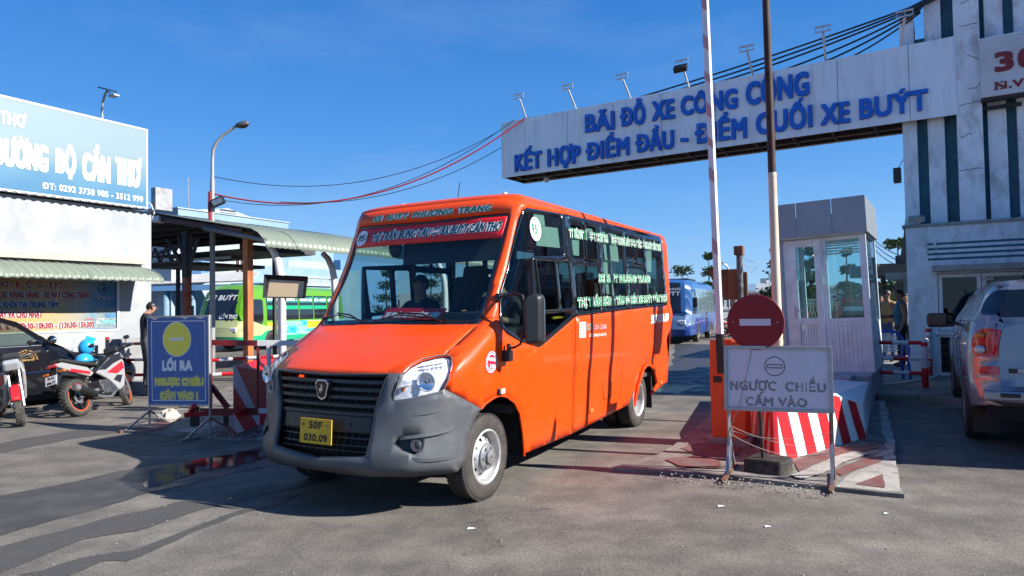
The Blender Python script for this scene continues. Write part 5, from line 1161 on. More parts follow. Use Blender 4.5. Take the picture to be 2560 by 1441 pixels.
# spot lamps on stalks
lampm = mat('spot_lamp_aluminium', (.52, .53, .55), .35, .6)
for i, (bx0, by0, tx, ty) in enumerate(((1315, 293, 1299, 248), (1440, 271, 1421, 225), (1576, 244, 1557, 199), (1722, 216, 1706, 165), (1882, 185, 1868, 130), (2064, 150, 2058, 82), (2250, 118, 2262, 44))):
    a = G.ony(bx0, by0, .05); b = G.ony(tx, ty, -.55)
    L_ = thing('spot_lamp', ['small spot lamp on a stalk at the left end of the overhead sign', 'spot lamp on a stalk second from the left above the overhead sign', 'spot lamp on a stalk, third from the left above the overhead sign', 'spot lamp with a dark drooping head, fourth from the left on the overhead sign', 'spot lamp just right of the white boom on the overhead sign', 'spot lamp on a stalk between rusty pole and tower against the black cables', 'spot lamp resting on the short rib at the left of the tower'][i], 'lamp', G.w(a.x, a.y, a.z), G.a, 'spot lamps above the overhead sign')
    v = b-a
    mb = MB(); mb.cyl((0, 0, -.02), v, .024, n=8); mb.build('stalk', white_paint, L_, True)
    for s_ in (-1, 1):
        mb = MB(); mb.cyl(v+Vector((-.15, -.05, .05*s_+.06)), v+Vector((.15, -.05, .05*s_+.06)), .022 if s_ > 0 else .016, n=8); mb.build('tube', lampm, L_, True)
    mb = MB()
    for x in (-.14, 0, .14): mb.bar(v+Vector((x, -.05, 0)), v+Vector((x, -.05, .13)), .012)
    mb.build('cage', lampm, L_)
    if i == 3: mb = MB(); mb.obx(v+Vector((-.02, -.08, -.08)), (.15, 0, 0), (0, .03, -.05), (0, .05, .05)); mb.build('lamp_head', black_plastic, L_)
v = G.ony(1366, 440, .5); gl = thing('globe_lamp', 'small round glass lamp hanging under the left end of the overhead sign', 'lamp', G.w(v.x, .5, 0), G.a); mb = MB(); mb.sph((0, 0, sz0-.09), .085, 16, 10); mb.build('globe', mat('globe_white', (.6, .6, .6), .3), gl, True); mb = MB(); mb.cyl((0, 0, sz0-.02), (0, 0, sz0+.05), .03); mb.build('holder', dark_steel, gl)
# --- bundle of black cables to the tower top
cab_m = mat('cable_black', (.012, .012, .016), .5)
ca = [(1530, 246), (1600, 232), (1655, 222), (1830, 188), (1925, 172), (2005, 160)]
hub = G.ony(2300, 8, .1)
for i, (px, py) in enumerate(ca):
    a = G.ony(px, py, 1.3); cb_ = thing('black_cable', ['lowest reaching black cable meeting the sign near the third spot lamp', 'second black cable from the left rising behind the overhead sign', 'third black cable from the left rising behind the overhead sign', 'fourth black cable from the left rising behind the overhead sign', 'black cable leaving the sign behind the rusty pole', 'shortest and steepest black cable just left of the tower'][i], 'cable', (0, 0, 0), 0, 'black cables running up to the gate tower')
    A = G.w(a.x-1.2, 1.3, a.z-.28); Bv = G.w(hub.x, .1, hub.z-.02-.035*i)
    mb = MB(); mb.tube(sag(A, Bv, .10+.05*i, 16), .020 if i < 5 else .017, 6); mb.build('wire', cab_m, cb_, True)
br = thing('cable_bracket', 'black bracket of insulators where the cables reach the tower top', 'bracket', Go, G.a); mb = MB(); mb.bar((hub.x-.25, .1, hub.z-.12), (hub.x+.45, .1, hub.z+.12), .10, .1); mb.bar((hub.x-.1, .1, hub.z-.2), (hub.x+.2, .1, hub.z+.1), .06); mb.build('arm', black_plastic, br, bev=.01)
# --- red cable and thin wires between the sign and the street lamp on the left
redc = mat('red_cable', (.28, .015, .02), .5)
SLP = dp(530, 800, 17.0); SLx = SLP.x
def pole_at(z): return Vector((SLx, 17.0, z))
A = dp(532, 485, 17.0); Bq = G.w(sx0+.75, 0, sz1+.01); Cq = G.w(sx0+1.0, .05, sz1-.0)
rc = thing('red_cable', 'red cable sagging from the street lamp pole to the overhead sign', 'cable'); mb = MB(); pts = sag(A, Bq, 1.02, 26); mb.tube(pts+[Cq], .021, 6); mb.build('wire', redc, rc, True)
for i, (p, q_, s_) in enumerate((((535, 442), (1245, 330), .75), ((535, 497), (1285, 300), .95), ((700, 505), (1255, 368), .5))):
    A = dp(*p, 17.0); Bq = G.w(G.ony(*q_, 0).x, 0.0, G.ony(*q_, 0).z)
    w_ = thing('thin_wire', ['thin upper wire above the red cable', 'thin wire close along the red cable', 'thin lowest wire below the red cable'][i], 'wire'); mb = MB(); mb.tube(sag(A, Bq, s_, 22), .009, 4); mb.build('wire', cab_m, w_)
# --- plain block added out of view on the right, sized to shade the lane
rb = thing('unseen_shade_block', 'unseen plain flat roofed block added at the right to shade the entry lane', 'building', (8.4, 5.0, 0)); 
mb = MB(); mb.bx(0, 9, 0, 5.6, 0, 3.3); mb.build('wall', stucco, rb); mb = MB(); mb.bx(-.05, 9.2, -.05, 5.8, 3.3, 3.42); mb.build('roof', concrete, rb)
# --- pavement by the tower, rail fence
pave = mat('yard_concrete', (.27, .25, .21), .9, var=.3, vscale=1.5, dirt=(.10, .085, .07), dscale=1.2, damt=.7, bump=.5, bscale=30)
pa = [tuple(v[:2]) for v in (gp(2196, 990, .1), gp(2300, 992, .1), gp(2420, 1006, .1))]
slab('pavement', [pa[0], pa[1], pa[2], tuple(G.w(6.2, -.1)[:2]), tuple(G.w(6.2, 4)[:2]), tuple(G.w(-2.0, 6)[:2]), tuple(G.w(-3.0, 1)[:2])], -.02, .12, pave, .01, .3)
rfn = thing('striped_rail_fence', 'red and white pipe rail fence between the guard booth and the gate tower', 'fence', gp(2313, 970, .12))
red_g = mat('rail_red', (.60, .012, .018), .4, dirt=(.2, .04, .03), dscale=5, damt=.3); wht_g = mat('rail_white', (.70, .69, .67), .45, dirt=(.3, .28, .25), dscale=5, damt=.3)
Pp = gp(2314, 970, .12); Pq = Vector((5.0, 12.3, 0)); Pr = G.w(-.05, -.06, 0)
def banded(mb_r, mb_w, a, b, r, n, start=0):
    k = 0
    for i in range(n):
        (mb_r if (i+start) % 2 == 0 else mb_w).cyl(a.lerp(b, i/n), a.lerp(b, (i+1)/n), r, n=10)
for z, st in ((.87, 0), (.60, 1), (.36, 0)):
    r_ = MB(); w_ = MB(); banded(r_, w_, Vector((Pp.x, Pp.y, z)), Vector((Pq.x, Pq.y, z)), .034, 9, st); banded(r_, w_, Vector((Pp.x, Pp.y, z)), Vector((Pr.x, Pr.y, z)), .034, 7, st+1)
    ra = r_.build('rail', red_g, rfn, True, world=True); w_.build('rail_band', wht_g, ra, True, world=True)
for P_, zt in ((Pp, .93), (Pr, 1.08), (Pq, .9)):
    r_ = MB(); r_.cyl(Vector((P_.x, P_.y, .1)), Vector((P_.x, P_.y, .45)), .05, n=14); r_.cyl(Vector((P_.x, P_.y, zt-.12)), Vector((P_.x, P_.y, zt-.05)), .051, n=14); po = r_.build('post', red_g, rfn, True, world=True)
    w_ = MB(); w_.cyl(Vector((P_.x, P_.y, .45)), Vector((P_.x, P_.y, zt-.12)), .05, n=14); w_.cyl(Vector((P_.x, P_.y, zt-.05)), Vector((P_.x, P_.y, zt)), .05, .03, n=14); w_.build('post_band', wht_g, po, True, world=True)
mb = MB(); mb.tube([gp(2200, 962, .13), gp(2260, 957, .14), gp(2300, 950, .14), gp(2330, 945, .15), gp(2345, 938, .17)], .025, 8); hs_ = tag(mb.build('white_hose', wht_g, None, True), 'pale plastic hose lying on the pavement below the rail fence', 'hose')
# ================================================================== LEFT: OFFICE BUILDING WITH BILLBOARD
LBO = dp(378, 800, 14.5); LB = Fr((LBO.x, LBO.y, 0), 28.4)
wallw = mat('office_white_wall', (.29, .31, .325), .8, var=.05, vscale=1.5, dirt=(.52, .50, .46), dscale=1.2, damt=.5, bump=.15, bscale=15)
off = thing('office_building', 'white single storey office with a green corrugated awning under a big billboard', 'building', LB.w(0, 0, 0), LB.a)
ly = lambda px, py=700, x=0: LB.onx(px, py, x).y
lz = lambda px, py, x=0: LB.onx(px, py, x).z
wy1 = ly(297, 760); wyz0, wyz1 = 1.235, 2.26
mb = MB()
for a in ((-5, 0, wy1, 0, 0, 3.74), (-5, 0, -14, wy1, 0, wyz0), (-5, 0, -14, wy1, wyz1, 3.74)): mb.bx(*a)
mb.bx(-5, -.06, -14, wy1, wyz0, wyz1)
mb.build('wall', wallw, off)
beige = mat('beige_band', (.42, .38, .30), .8, dirt=(.4, .35, .28), dscale=2, damt=.4)
mb = MB(); mb.bx(0, .10, -14, ly(355, 665), 2.60, 2.70); mb.build('ledge', beige, off, bev=.01)
mb = MB(); mb.bx(0, .10, -14, ly(355, 665), 2.702, 2.74); mb.build('ledge_top', mat('ledge_dirty', (.45, .42, .38), .9, var=.3), off)
mb = MB(); mb.bx(0.001, .006, ly(88, 610), ly(88, 610)+.03, 2.75, 3.3); mb.build('conduit', mat('conduit_grey', (.5, .5, .5), .6), off)
# corrugated roof edge under the billboard
def corrug(prof, y0, y1, pitch, amp, m_, name, parent, thick=.004, normal=None, step=None):
    """profile (x, z) swept along y with waves across"""
    n = int((y1-y0)/(pitch/6)); k = len(prof); v = []
    nrm = []
    for i in range(k):
        a = prof[max(i-1, 0)]; b = prof[min(i+1, k-1)]; d = Vector((b[0]-a[0], b[1]-a[1])).normalized(); nrm.append(Vector((-d.y, d.x)) if d.x >= 0 else Vector((d.y, -d.x)))
    for j in range(n+1):
        y = y0+(y1-y0)*j/n; w = amp*math.sin(2*math.pi*y/pitch)
        for i in range(k): v.append((prof[i][0]+nrm[i].x*w, y, prof[i][1]+nrm[i].y*w))
    mb = MB(); mb.add(v, [(j*k+i, j*k+i+1, (j+1)*k+i+1, (j+1)*k+i) for j in range(n) for i in range(k-1)]); return mb.build(name, m_, parent, True, solid=thick, ang=70)
greent = mat('pale_green_roof_sheet', (.19, .225, .175), .45, .1, var=.08, vscale=2, dirt=(.22, .25, .19), dscale=2, damt=.4); greyt = mat('grey_roof_sheet', (.10, .11, .12), .6, .2)
corrug([(-4.6, 4.3), (.14, 3.77)], -14, .05, .16, .018, greyt, 'roof', off)
# awning, four sheets with overlaps
apr = [(.02, 2.56), (.35, 2.50), (.58, 2.44), (.74, 2.37), (.85, 2.29), (.90, 2.21)]
ay1 = -.31; cuts = [-14, -9, -5.6, -3.05, -1.75, ay1-.0]; 
for i, (a, b) in enumerate(zip(cuts, cuts[1:])):
    dz = .006*(i % 2); corrug([(x, z+dz) for x, z in apr], a, b, .155, .016, greent, 'awning_sheet', off)
mb = MB(); mb.prism([(.02, 2.55)]+apr[1:]+[(.86, 2.2), (.55, 2.38), (.02, 2.47)], lambda x, z: Vector((x, ay1-.02, z)), lambda x, z: Vector((x, ay1+.004, z))); mb.build('awning_end', greent, off)
mb = MB(); 
for y in (-1.0, -3, -5, -7): mb.bar((0, y, 2.2), (.8, y, 2.3), .02)
mb.build('awning_bracket', steel, off)
# printed poster in the window opening
def poster_mat():
    M = bpy.data.materials.new('poster_print'); M.use_nodes = True; nt = M.node_tree; b = nt.nodes['Principled BSDF']; l = nt.links.new; b.inputs['Roughness'].default_value = .35
    tcn = _n(nt, 'ShaderNodeTexCoord'); sp_ = _n(nt, 'ShaderNodeSeparateXYZ'); l(tcn.outputs['Object'], sp_.inputs[0])
    mr = _n(nt, 'ShaderNodeMapRange'); mr.inputs['From Min'].default_value = -3.2; mr.inputs['From Max'].default_value = -.7; l(sp_.outputs['Y'], mr.inputs['Value'])
    n = _n(nt, 'ShaderNodeTexNoise'); n.inputs['Scale'].default_value = 3; n.inputs['Detail'].default_value = 4; l(tcn.outputs['Object'], n.inputs['Vector'])
    ad = _n(nt, 'ShaderNodeMath', operation='MULTIPLY_ADD'); ad.inputs[1].default_value = .12; l(n.outputs['Fac'], ad.inputs[0]); l(mr.outputs[0], ad.inputs[2])
    r = _n(nt, 'ShaderNodeValToRGB'); e = r.color_ramp.elements; e[0].position = 0; e[0].color = (.75, .33, .09, 1); e[1].position = 1; e[1].color = (.06, .20, .42, 1)
    for p, c in ((.5, (.78, .45, .2, 1)), (.75, (.50, .42, .33, 1)), (.86, (.22, .36, .48, 1))): q = e.new(p); q.color = c
    l(ad.outputs[0], r.inputs[0]); l(r.outputs[0], b.inputs['Base Color']); return M
mb = MB(); mb.bx(-.058, -.03, -9.0, ly(293, 760)-.0, wyz0+.03, wyz1-.02); mb.build('poster', poster_mat(), off)
mb = MB()
for a in ((wy1-.035, wy1+.0, wyz0, wyz1), (-9, wy1, wyz0, wyz0+.035), (-9, wy1, wyz1-.03, wyz1)): mb.bx(-.06, .015, *a)
mb.build('window_frame', upvc, off, bev=.003)
mb = MB(); mb.bx(-.020, -.017, -9, wy1-.035, wyz0+.035, wyz1-.03); mb.build('window_glass', glass('poster_glass', (.92, .95, .95), .5), off)
pred = mat('print_red', (.42, .02, .03), .5); pblue = mat('print_blue', (.02, .04, .24), .5); pwhite = mat('print_white', (.72, .70, .68), .5)
def ptext(s, pxr, pyr, pxl, h, m_, w_=None, x=-.0285, b=.03):
    """line of print ending at pixel pxr on the poster, starting near pxl"""
    a = LB.onx(pxl, pyr, x); c = LB.onx(pxr, pyr, x); w = c.y-a.y
    mb = MB(); text(mb, s, lambda u, v, d: Vector((x+.0022+d, a.y+u, c.z+v)), w, h*1.08, .14, dz=.0001); mb.build('print_outline', pwhite, off, recalc=False)
    mb = MB(); text(mb, s, lambda u, v, d: Vector((x+.0035+d, a.y+u, c.z+v)), w, h, .05); mb.build('print', m_, off, recalc=False)
ptext('HẠNG: A1 - A2 - B - C - D - E FC', 155, 721, -110, .115, pred); ptext('XE NÂNG HÀNG - XE MÁY CÔNG TRÌNH.', 226, 746, 2, .125, pred)
ptext('SỨC KHỎE TẠI TRUNG TÂM', 144, 769, -22, .115, pblue); ptext('BẢY VÀ CHỦ NHẬT', 106, 794, -8, .12, pred); ptext('2, 3, 4, 5, 6, 7 (7h30-10h30) - (13h30-15h30)', 234, 818, -60, .115, pred, b=.02)
ptext('BXTP', 286, 752, 233, .07, pblue, b=.012)
c = LB.onx(260, 723, -.0285); mb = MB(); mb.tube([Vector((-.027, c.y+math.cos(t)*.105, c.z+math.sin(t)*.09)) for t in [2*math.pi*i/24 for i in range(22)]], .009, 4); mb.prism([(-.06, -.03), (0, .05), (.06, .01), (.02, -.05)], lambda a, b: Vector((-.028, c.y+a, c.z+b)), lambda a, b: Vector((-.026, c.y+a, c.z+b))); mb.build('print_emblem', pblue, off)
# small printed picture of parked buses at the lower right of the poster
pic = [(235, 770, 292, 822, (.33, .36, .38)), (240, 795, 262, 812, (.5, .5, .5)), (252, 800, 288, 812, (.25, .5, .5)), (262, 783, 290, 795, (.12, .3, .5)), (236, 772, 262, 782, (.45, .38, .3)), (213, 796, 233, 801, (.6, .2, .2))]
for i, (x0, y0, x1, y1, c_) in enumerate(pic):
    A = LB.onx(x0, y1, -.0285); B2 = LB.onx(x1, y0, -.0285); mb = MB(); x_ = -.0285+.0006*(i+1); mb.add([(x_, A.y, A.z), (x_, B2.y, A.z), (x_, B2.y, B2.z), (x_, A.y, B2.z)], [(0, 1, 2, 3)]); mb.build('print_picture', mat('pic%d' % i, c_, .5, var=.4, vscale=25), off)
# billboard
def bill_mat():
    M = bpy.data.materials.new('billboard_print'); M.use_nodes = True; nt = M.node_tree; b = nt.nodes['Principled BSDF']; l = nt.links.new; b.inputs['Roughness'].default_value = .45
    tcn = _n(nt, 'ShaderNodeTexCoord'); sp_ = _n(nt, 'ShaderNodeSeparateXYZ'); l(tcn.outputs['Object'], sp_.inputs[0])
    n = _n(nt, 'ShaderNodeTexNoise'); n.inputs['Scale'].default_value = .9; n.inputs['Detail'].default_value = 5; l(tcn.outputs['Object'], n.inputs['Vector'])
    mr = _n(nt, 'ShaderNodeMapRange'); mr.inputs['From Min'].default_value = 3.8; mr.inputs['From Max'].default_value = 5.43; l(sp_.outputs['Z'], mr.inputs['Value'])
    ad = _n(nt, 'ShaderNodeMath', operation='MULTIPLY_ADD'); ad.inputs[1].default_value = .7; l(n.outputs['Fac'], ad.inputs[0]); l(mr.outputs[0], ad.inputs[2])
    r = _n(nt, 'ShaderNodeValToRGB'); e = r.color_ramp.elements; e[0].position = .3; e[0].color = (.025, .13, .25, 1); e[1].position = 1.0; e[1].color = (.19, .27, .30, 1); q = e.new(.62); q.color = (.07, .19, .29, 1); q = e.new(.85); q.color = (.16, .25, .29, 1)
    l(ad.outputs[0], r.inputs[0]); l(r.outputs[0], b.inputs['Base Color']); return M
bz0, bz1, bye = 3.80, 5.44, LB.onx(367, 420, .12).y
bil_ = thing('billboard', 'large pale blue billboard with white lettering on the roof edge of the office', 'billboard', LB.w(0, 0, 0), LB.a)
mb = MB(); mb.bx(.06, .12, -14, bye, bz0, bz1); mb.build('board', bill_mat(), bil_)
mb = MB()
for a in ((-14, bye+.02, bz0-.03, bz0+.012), (-14, bye+.02, bz1-.012, bz1+.03), (bye-.014, bye+.02, bz0+.012, bz1-.012)): mb.bx(.05, .128, *a)
mb.build('edge_trim', mat('aluminium_trim', (.6, .61, .62), .4, .5), bil_)
mb = MB()
for y in (-.4, -2.4, -4.4, -6.4): mb.bar((.03, y, bz0-.05), (.03, y, bz1), .05); mb.bar((.03, y, bz1-.2), (-1.2, y, 3.9), .04)
mb.build('strut', galv, bil_)
def btext(s, pxr, pyr, pxl, pyt, b=.035):
    b = .045 if b > .03 else .03
    x = .122; a = LB.onx(pxl, pyr, x); c = LB.onx(pxr, pyr, x); t = LB.onx(pxr, pyt, x)
    mb = MB(); text(mb, s, lambda u, v, d: Vector((x+.008+d, a.y+u, c.z+v)), c.y-a.y, t.z-c.z, b, 0, .0, dz=.0003); mb.build('lettering', letter_white, bil_, recalc=False)
btext('THƠ', 65, 322, -2, 288, .035); btext('ĐƯỜNG', 120, 432, -22, 362, .05); btext('BỘ', 190, 440, 137, 376, .05); btext('CẦN', 276, 460, 204, 390, .05); btext('THƠ', 353, 471, 287, 401, .05)
btext('ĐT: 0292 3738 985 - 3512 999', 357, 506, 105, 491, .02)
# --- solar lamp on the billboard
sb_ = LB.onx(256, 304, .0); sol = thing('solar_lamp', 'small solar lamp on a bent pole above the billboard', 'lamp', LB.w(0, sb_.y, sb_.z), LB.a)
def loc_on(px, py, th): 
    # point in the plane y = const of LB through the lamp, expressed in the lamp's frame
    v = LB.ony(px, py, sb_.y); return Vector((v.x, 0, v.z-sb_.z))
mb = MB(); mb.tube([(0, 0, -.5), loc_on(256, 300, 0), loc_on(255, 280, 0), loc_on(257, 255, 0), loc_on(263, 235, 0), loc_on(268, 228, 0)], .024, 8); mb.build('pole', galv, sol, True)
c = loc_on(268, 228, 0); mb = MB(); mb.obx(c+Vector((.0, 0, .03)), (.16, 0, -.05), (0, .10, 0), (.004, 0, .012)); mb.build('solar_panel', mat('solar_black', (.02, .025, .04), .15), sol)
c2 = loc_on(285, 240, 0); mb = MB(); mb.obx(c2, (.10, 0, .0), (0, .06, 0), (0, 0, .02)); mb.build('lamp_head', galv, sol, bev=.008); mb = MB(); mb.bar(c, c2, .02); mb.build('arm', galv, sol)
# --- junction box and cable where roof meets canopy
jb = thing('metal_panel', 'grey metal panel standing at the end of the billboard', 'panel', LB.w(0, .12, 0), LB.a); mb = MB(); a = LB.ony(384, 500, .12); mb.bx(a.x-.09, a.x+.07, 0, .4, lz(380, 522), LB.ony(376, 470, .12).z); mb.build('panel', galv, jb, bev=.006)
cbl = thing('white_cable', 'loose white cables curling down at the corner of the office roof', 'cable', (0, 0, 0)); P_ = lambda px, py: LB.w(*LB.ony(px, py, .04)); mb = MB(); mb.tube([P_(367, 505), P_(378, 512), P_(384, 528), P_(386, 536)], .012, 6); mb.tube([P_(368, 522), P_(378, 527), P_(384, 536), P_(380, 548), P_(372, 540)], .010, 6); mb.build('wire', white_paint, cbl, True)
# ================================================================== STATION CANOPY
can = thing('station_canopy', 'long canopy of pale green corrugated sheets curved down along its eave', 'canopy', LB.w(0, 0, 0), LB.a)
cp = [(-2.3, 4.10), (-1.0, 3.86), (.3, 3.62), (1.0, 3.50), (1.3, 3.44), (1.52, 3.34), (1.70, 3.18), (1.80, 3.0)]
ys = [1.5, 2.4, 3.4, 4.4, 5.4, 6.4, 7.6, 9.0, 11.0, 13.0, 15.0]
for i, (a, b) in enumerate(zip(ys, ys[1:])): corrug([(x, z+.007*(i % 2)) for x, z in (cp if a < 7 else cp[2:])], a, b+.05, .16, .016, greent, 'roof_sheet', can)
for i, (a, b) in enumerate(zip(ys[:6], ys[1:6])): corrug([(-9.5, 4.16+.007*(i % 2)), (-2.3, 4.10+.007*(i % 2))], a, b+.05, .16, .016, greent, 'roof_sheet', can)
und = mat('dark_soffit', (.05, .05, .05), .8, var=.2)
mb = MB()
for i in range(9):
    x = -2.1+i*.42; z = pl_interp([(p[0], p[1]) for p in cp[:5]])(x) if x < 1.3 else 3.44
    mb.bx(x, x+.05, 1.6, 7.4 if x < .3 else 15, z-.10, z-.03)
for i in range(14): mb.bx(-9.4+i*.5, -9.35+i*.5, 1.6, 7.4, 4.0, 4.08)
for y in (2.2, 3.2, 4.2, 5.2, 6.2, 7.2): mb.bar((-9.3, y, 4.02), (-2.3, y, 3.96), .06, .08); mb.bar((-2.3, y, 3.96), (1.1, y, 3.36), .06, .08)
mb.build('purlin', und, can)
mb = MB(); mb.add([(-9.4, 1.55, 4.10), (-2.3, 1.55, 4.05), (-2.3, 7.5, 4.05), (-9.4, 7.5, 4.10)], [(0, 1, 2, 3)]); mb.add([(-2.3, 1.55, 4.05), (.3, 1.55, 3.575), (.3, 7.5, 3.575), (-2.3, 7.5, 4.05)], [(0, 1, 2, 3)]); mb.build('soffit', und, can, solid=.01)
beamm = mat('brown_beam', (.13, .05, .04), .65, var=.3, vscale=6); pip = mat('gutter_grey', (.14, .14, .15), .6)
def cz_(x): return pl_interp(cp)(x)
for y in (1.62, 4.6, 7.6, 10.6, 13.6):
    mb = MB(); mb.bar((-2.2, y, cz_(-2.2)-.14), (.9, y, cz_(.9)-.12), .06, .12); mb.build('beam', beamm, can)
mb = MB(); mb.cyl((-.35, 1.56, cz_(-.35)-.17), (1.72, 1.56, 3.15), .055, n=12); mb.build('gutter_pipe', pip, can, True)
mb = MB(); mb.bx(-2.35, -2.0, 1.52, 1.8, 3.86, 4.0); mb.build('beam_end', white_paint, can)
# posts
ru_o = mat('orange_rust_paint', (.42, .13, .035), .65, var=.3, vscale=5, dirt=(.12, .05, .03), dscale=3, damt=.7, stretch=(1, 1, .4))
a = LB.ony(621, 700, 1.7); mb = MB(); mb.bx(a.x-.09, a.x+.07, 1.62, 1.78, 0, 3.38); mb.build('post', ru_o, can, bev=.004)
mb = MB(); mb.bar((a.x-.25, 1.7, 3.42), (a.x-.02, 1.7, 3.2), .05); mb.build('post_brace', beamm, can)
a = LB.ony(467, 700, 1.9); zc_ = LB.ony(467, 695, 1.9).z
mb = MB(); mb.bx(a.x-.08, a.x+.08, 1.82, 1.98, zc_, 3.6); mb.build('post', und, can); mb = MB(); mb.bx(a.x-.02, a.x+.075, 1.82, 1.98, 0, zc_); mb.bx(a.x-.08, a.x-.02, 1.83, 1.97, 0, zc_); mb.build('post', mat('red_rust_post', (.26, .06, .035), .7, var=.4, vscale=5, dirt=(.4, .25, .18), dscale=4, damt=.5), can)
# truss arms round the dark post
mb = MB()
for dx, z0, z1 in ((-.75, 2.55, 3.35), (.42, 2.5, 3.3), (-1.2, 3.3, 3.0), (-.3, 2.6, 3.4), (.2, 2.6, 3.35)): mb.bar((a.x+.0, 1.9, z0), (a.x+dx, 1.9, z1+.1), .07)
for k in range(4): mb.bar((a.x-.35-.45*k, 1.9, 3.25), (a.x-.60-.45*k, 1.9, 2.85), .045); mb.bar((a.x-.60-.45*k, 1.9, 2.85), (a.x-.80-.45*k, 1.9, 3.25), .045)
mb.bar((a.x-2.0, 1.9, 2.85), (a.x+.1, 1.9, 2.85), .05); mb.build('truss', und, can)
# curved white columns
cw = mat('white_column', (.72, .70, .70), .5, dirt=(.4, .36, .32), dscale=3, damt=.3)
for i, y in enumerate((2.7, 5.4, 8.1, 10.8, 13.5)):
    P0 = Vector((1.62, y, 3.12)); xb = 2.05
    if i == 0:
        v = LB.loc(dp(703, 700, 15.6)); y = v.y; xb = v.x
    if i == 1:
        v = LB.loc(dp(838, 760, 18.2)); y = v.y; xb = v.x
    mb = MB(); mb.tube([(xb-.42, y, 3.12), (xb-.25, y, 2.98), (xb-.10, y, 2.72), (xb-.02, y, 2.40), (xb, y, 2.05), (xb, y, 1.0), (xb, y, 0)], [.075, .08, .085, .09, .09, .09, .09], 14); mb.build('curved_column', cw, can, True)
# lower dark canopy behind
lc = thing('lower_canopy', 'low dark flat canopy with a white tube hung below it behind the posts', 'canopy', LB.w(0, 5.0, 0), LB.a)
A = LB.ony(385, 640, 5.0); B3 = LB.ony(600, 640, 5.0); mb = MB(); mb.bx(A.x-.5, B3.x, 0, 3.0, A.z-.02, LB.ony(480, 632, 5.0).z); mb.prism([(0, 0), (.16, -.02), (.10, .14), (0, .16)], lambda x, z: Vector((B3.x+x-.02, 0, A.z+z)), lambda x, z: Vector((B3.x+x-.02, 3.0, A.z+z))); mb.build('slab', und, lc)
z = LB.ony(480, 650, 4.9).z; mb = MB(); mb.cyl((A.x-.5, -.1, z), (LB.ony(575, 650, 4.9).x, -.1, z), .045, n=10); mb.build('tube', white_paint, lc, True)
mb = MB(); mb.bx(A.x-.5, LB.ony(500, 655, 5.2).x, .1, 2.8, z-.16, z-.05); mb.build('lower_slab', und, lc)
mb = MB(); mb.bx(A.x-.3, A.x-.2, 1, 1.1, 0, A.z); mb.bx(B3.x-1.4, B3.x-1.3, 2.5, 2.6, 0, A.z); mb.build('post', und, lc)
# ================================================================== STREET LAMP
sl_ = thing('street_lamp', 'tall grey street lamp with a curved arm and teardrop head beside the canopy', 'street lamp', (SLx, 17.0, 0))
def sp3(px, py): v = dp(px, py, 17.0); return Vector((v.x-SLx, 0, v.z))
mb = MB(); mb.tube([(0, 0, 0), sp3(531, 800), sp3(531, 600), sp3(531, 450)], [.075, .07, .065, .058], 14); mb.tube([sp3(531, 452), sp3(531, 400), sp3(533, 375), sp3(541, 357), sp3(556, 340), sp3(574, 327), sp3(590, 316)], [.045, .042, .04, .04, .036, .034, .034], 12); mb.build('pole', mat('lamp_pole_grey', (.34, .34, .34), .5, .4, var=.2, vscale=2), sl_, True)
c = sp3(606, 312); mb = MB(); mb.sph((0, 0, 0), (.19, .10, .085), 18, 10); o = mb.build('head', mat('lamp_head_grey', (.07, .075, .08), .35), sl_, True); o.location = c; o.rotation_euler = (0, math.radians(-14), 0)
mb = MB(); mb.sph((.02, 0, -.03), (.13, .08, .075), 14, 8); g_ = mb.build('lens', glass('lamp_lens', (.3, .32, .34), .8), sl_, True); g_.location = c; g_.rotation_euler = (0, math.radians(-14), 0)
mb = MB(); mb.tube([sp3(526, 480)+Vector((0, -.08, 0)), sp3(525, 520)+Vector((0, -.08, 0)), sp3(527, 556)+Vector((0, -.08, 0))], .02, 6); mb.tube([sp3(529, 482)+Vector((0, -.09, 0)), sp3(528, 520)+Vector((0, -.08, 0)), sp3(530, 552)+Vector((0, -.08, 0))], .018, 6); mb.build('red_cable_drop', redc, sl_)
fl2 = thing('floodlight', 'black floodlight clamped to the street lamp pole below the red cable', 'floodlight', (SLx, 17.0, 0)); c = sp3(548, 507)
mb = MB(); mb.obx(c+Vector((0, -.1, 0)), (.16, 0, .07), (0, .06, 0), (-.04, 0, .09)); mb.build('housing', black_plastic, fl2, bev=.01); mb = MB(); mb.obx(c+Vector((.02, -.165, 0)), (.12, 0, .05), (0, .005, 0), (-.03, 0, .06)); mb.build('lens', steel, fl2); mb = MB(); mb.bar(c, sp3(532, 507), .03); mb.build('bracket', steel, fl2)
# ================================================================== BLUE BUILDINGS BEHIND
lb_w = mat('pale_blue_wall', (.19, .30, .39), .85, var=.06, vscale=1, dirt=(.42, .48, .5), dscale=1, damt=.3); lb_b = mat('sky_blue_wall', (.11, .25, .46), .85, var=.08, vscale=1); wh_w = mat('whitewashed_wall', (.32, .38, .42), .85, var=.04, vscale=1); brown_win = mat('brown_shutter_glass', (.07, .05, .05), .3)
H1 = Fr(tuple(dp(665, 780, 37.0)[:2])+(0,), 28.4)
def hp(px, py, x=0): return H1.onx(px, py, x)
bA = thing('station_hall', 'pale blue two storey station hall with brown windows behind the canopy', 'building', H1.w(0, 0, 0), H1.a)
y_l = hp(428, 523).y; y_r = hp(705, 563).y; z_t = hp(560, 541).z
y_w0 = hp(503, 700).y; y_w1 = hp(665, 700).y
mb = MB(); mb.bx(-12, .0, y_l, y_r, 0, z_t-.9); mb.build('wall', wh_w, bA)
mb = MB(); mb.bx(-12, .5, y_l, y_r, z_t-.88, z_t); mb.build('parapet', lb_w, bA)
mb = MB(); mb.bx(-12.05, .55, y_l-.05, y_r+.05, z_t+.002, z_t+.06); mb.build('coping', wh_w, bA)
v0, v1 = hp(586, 690), hp(633, 632)
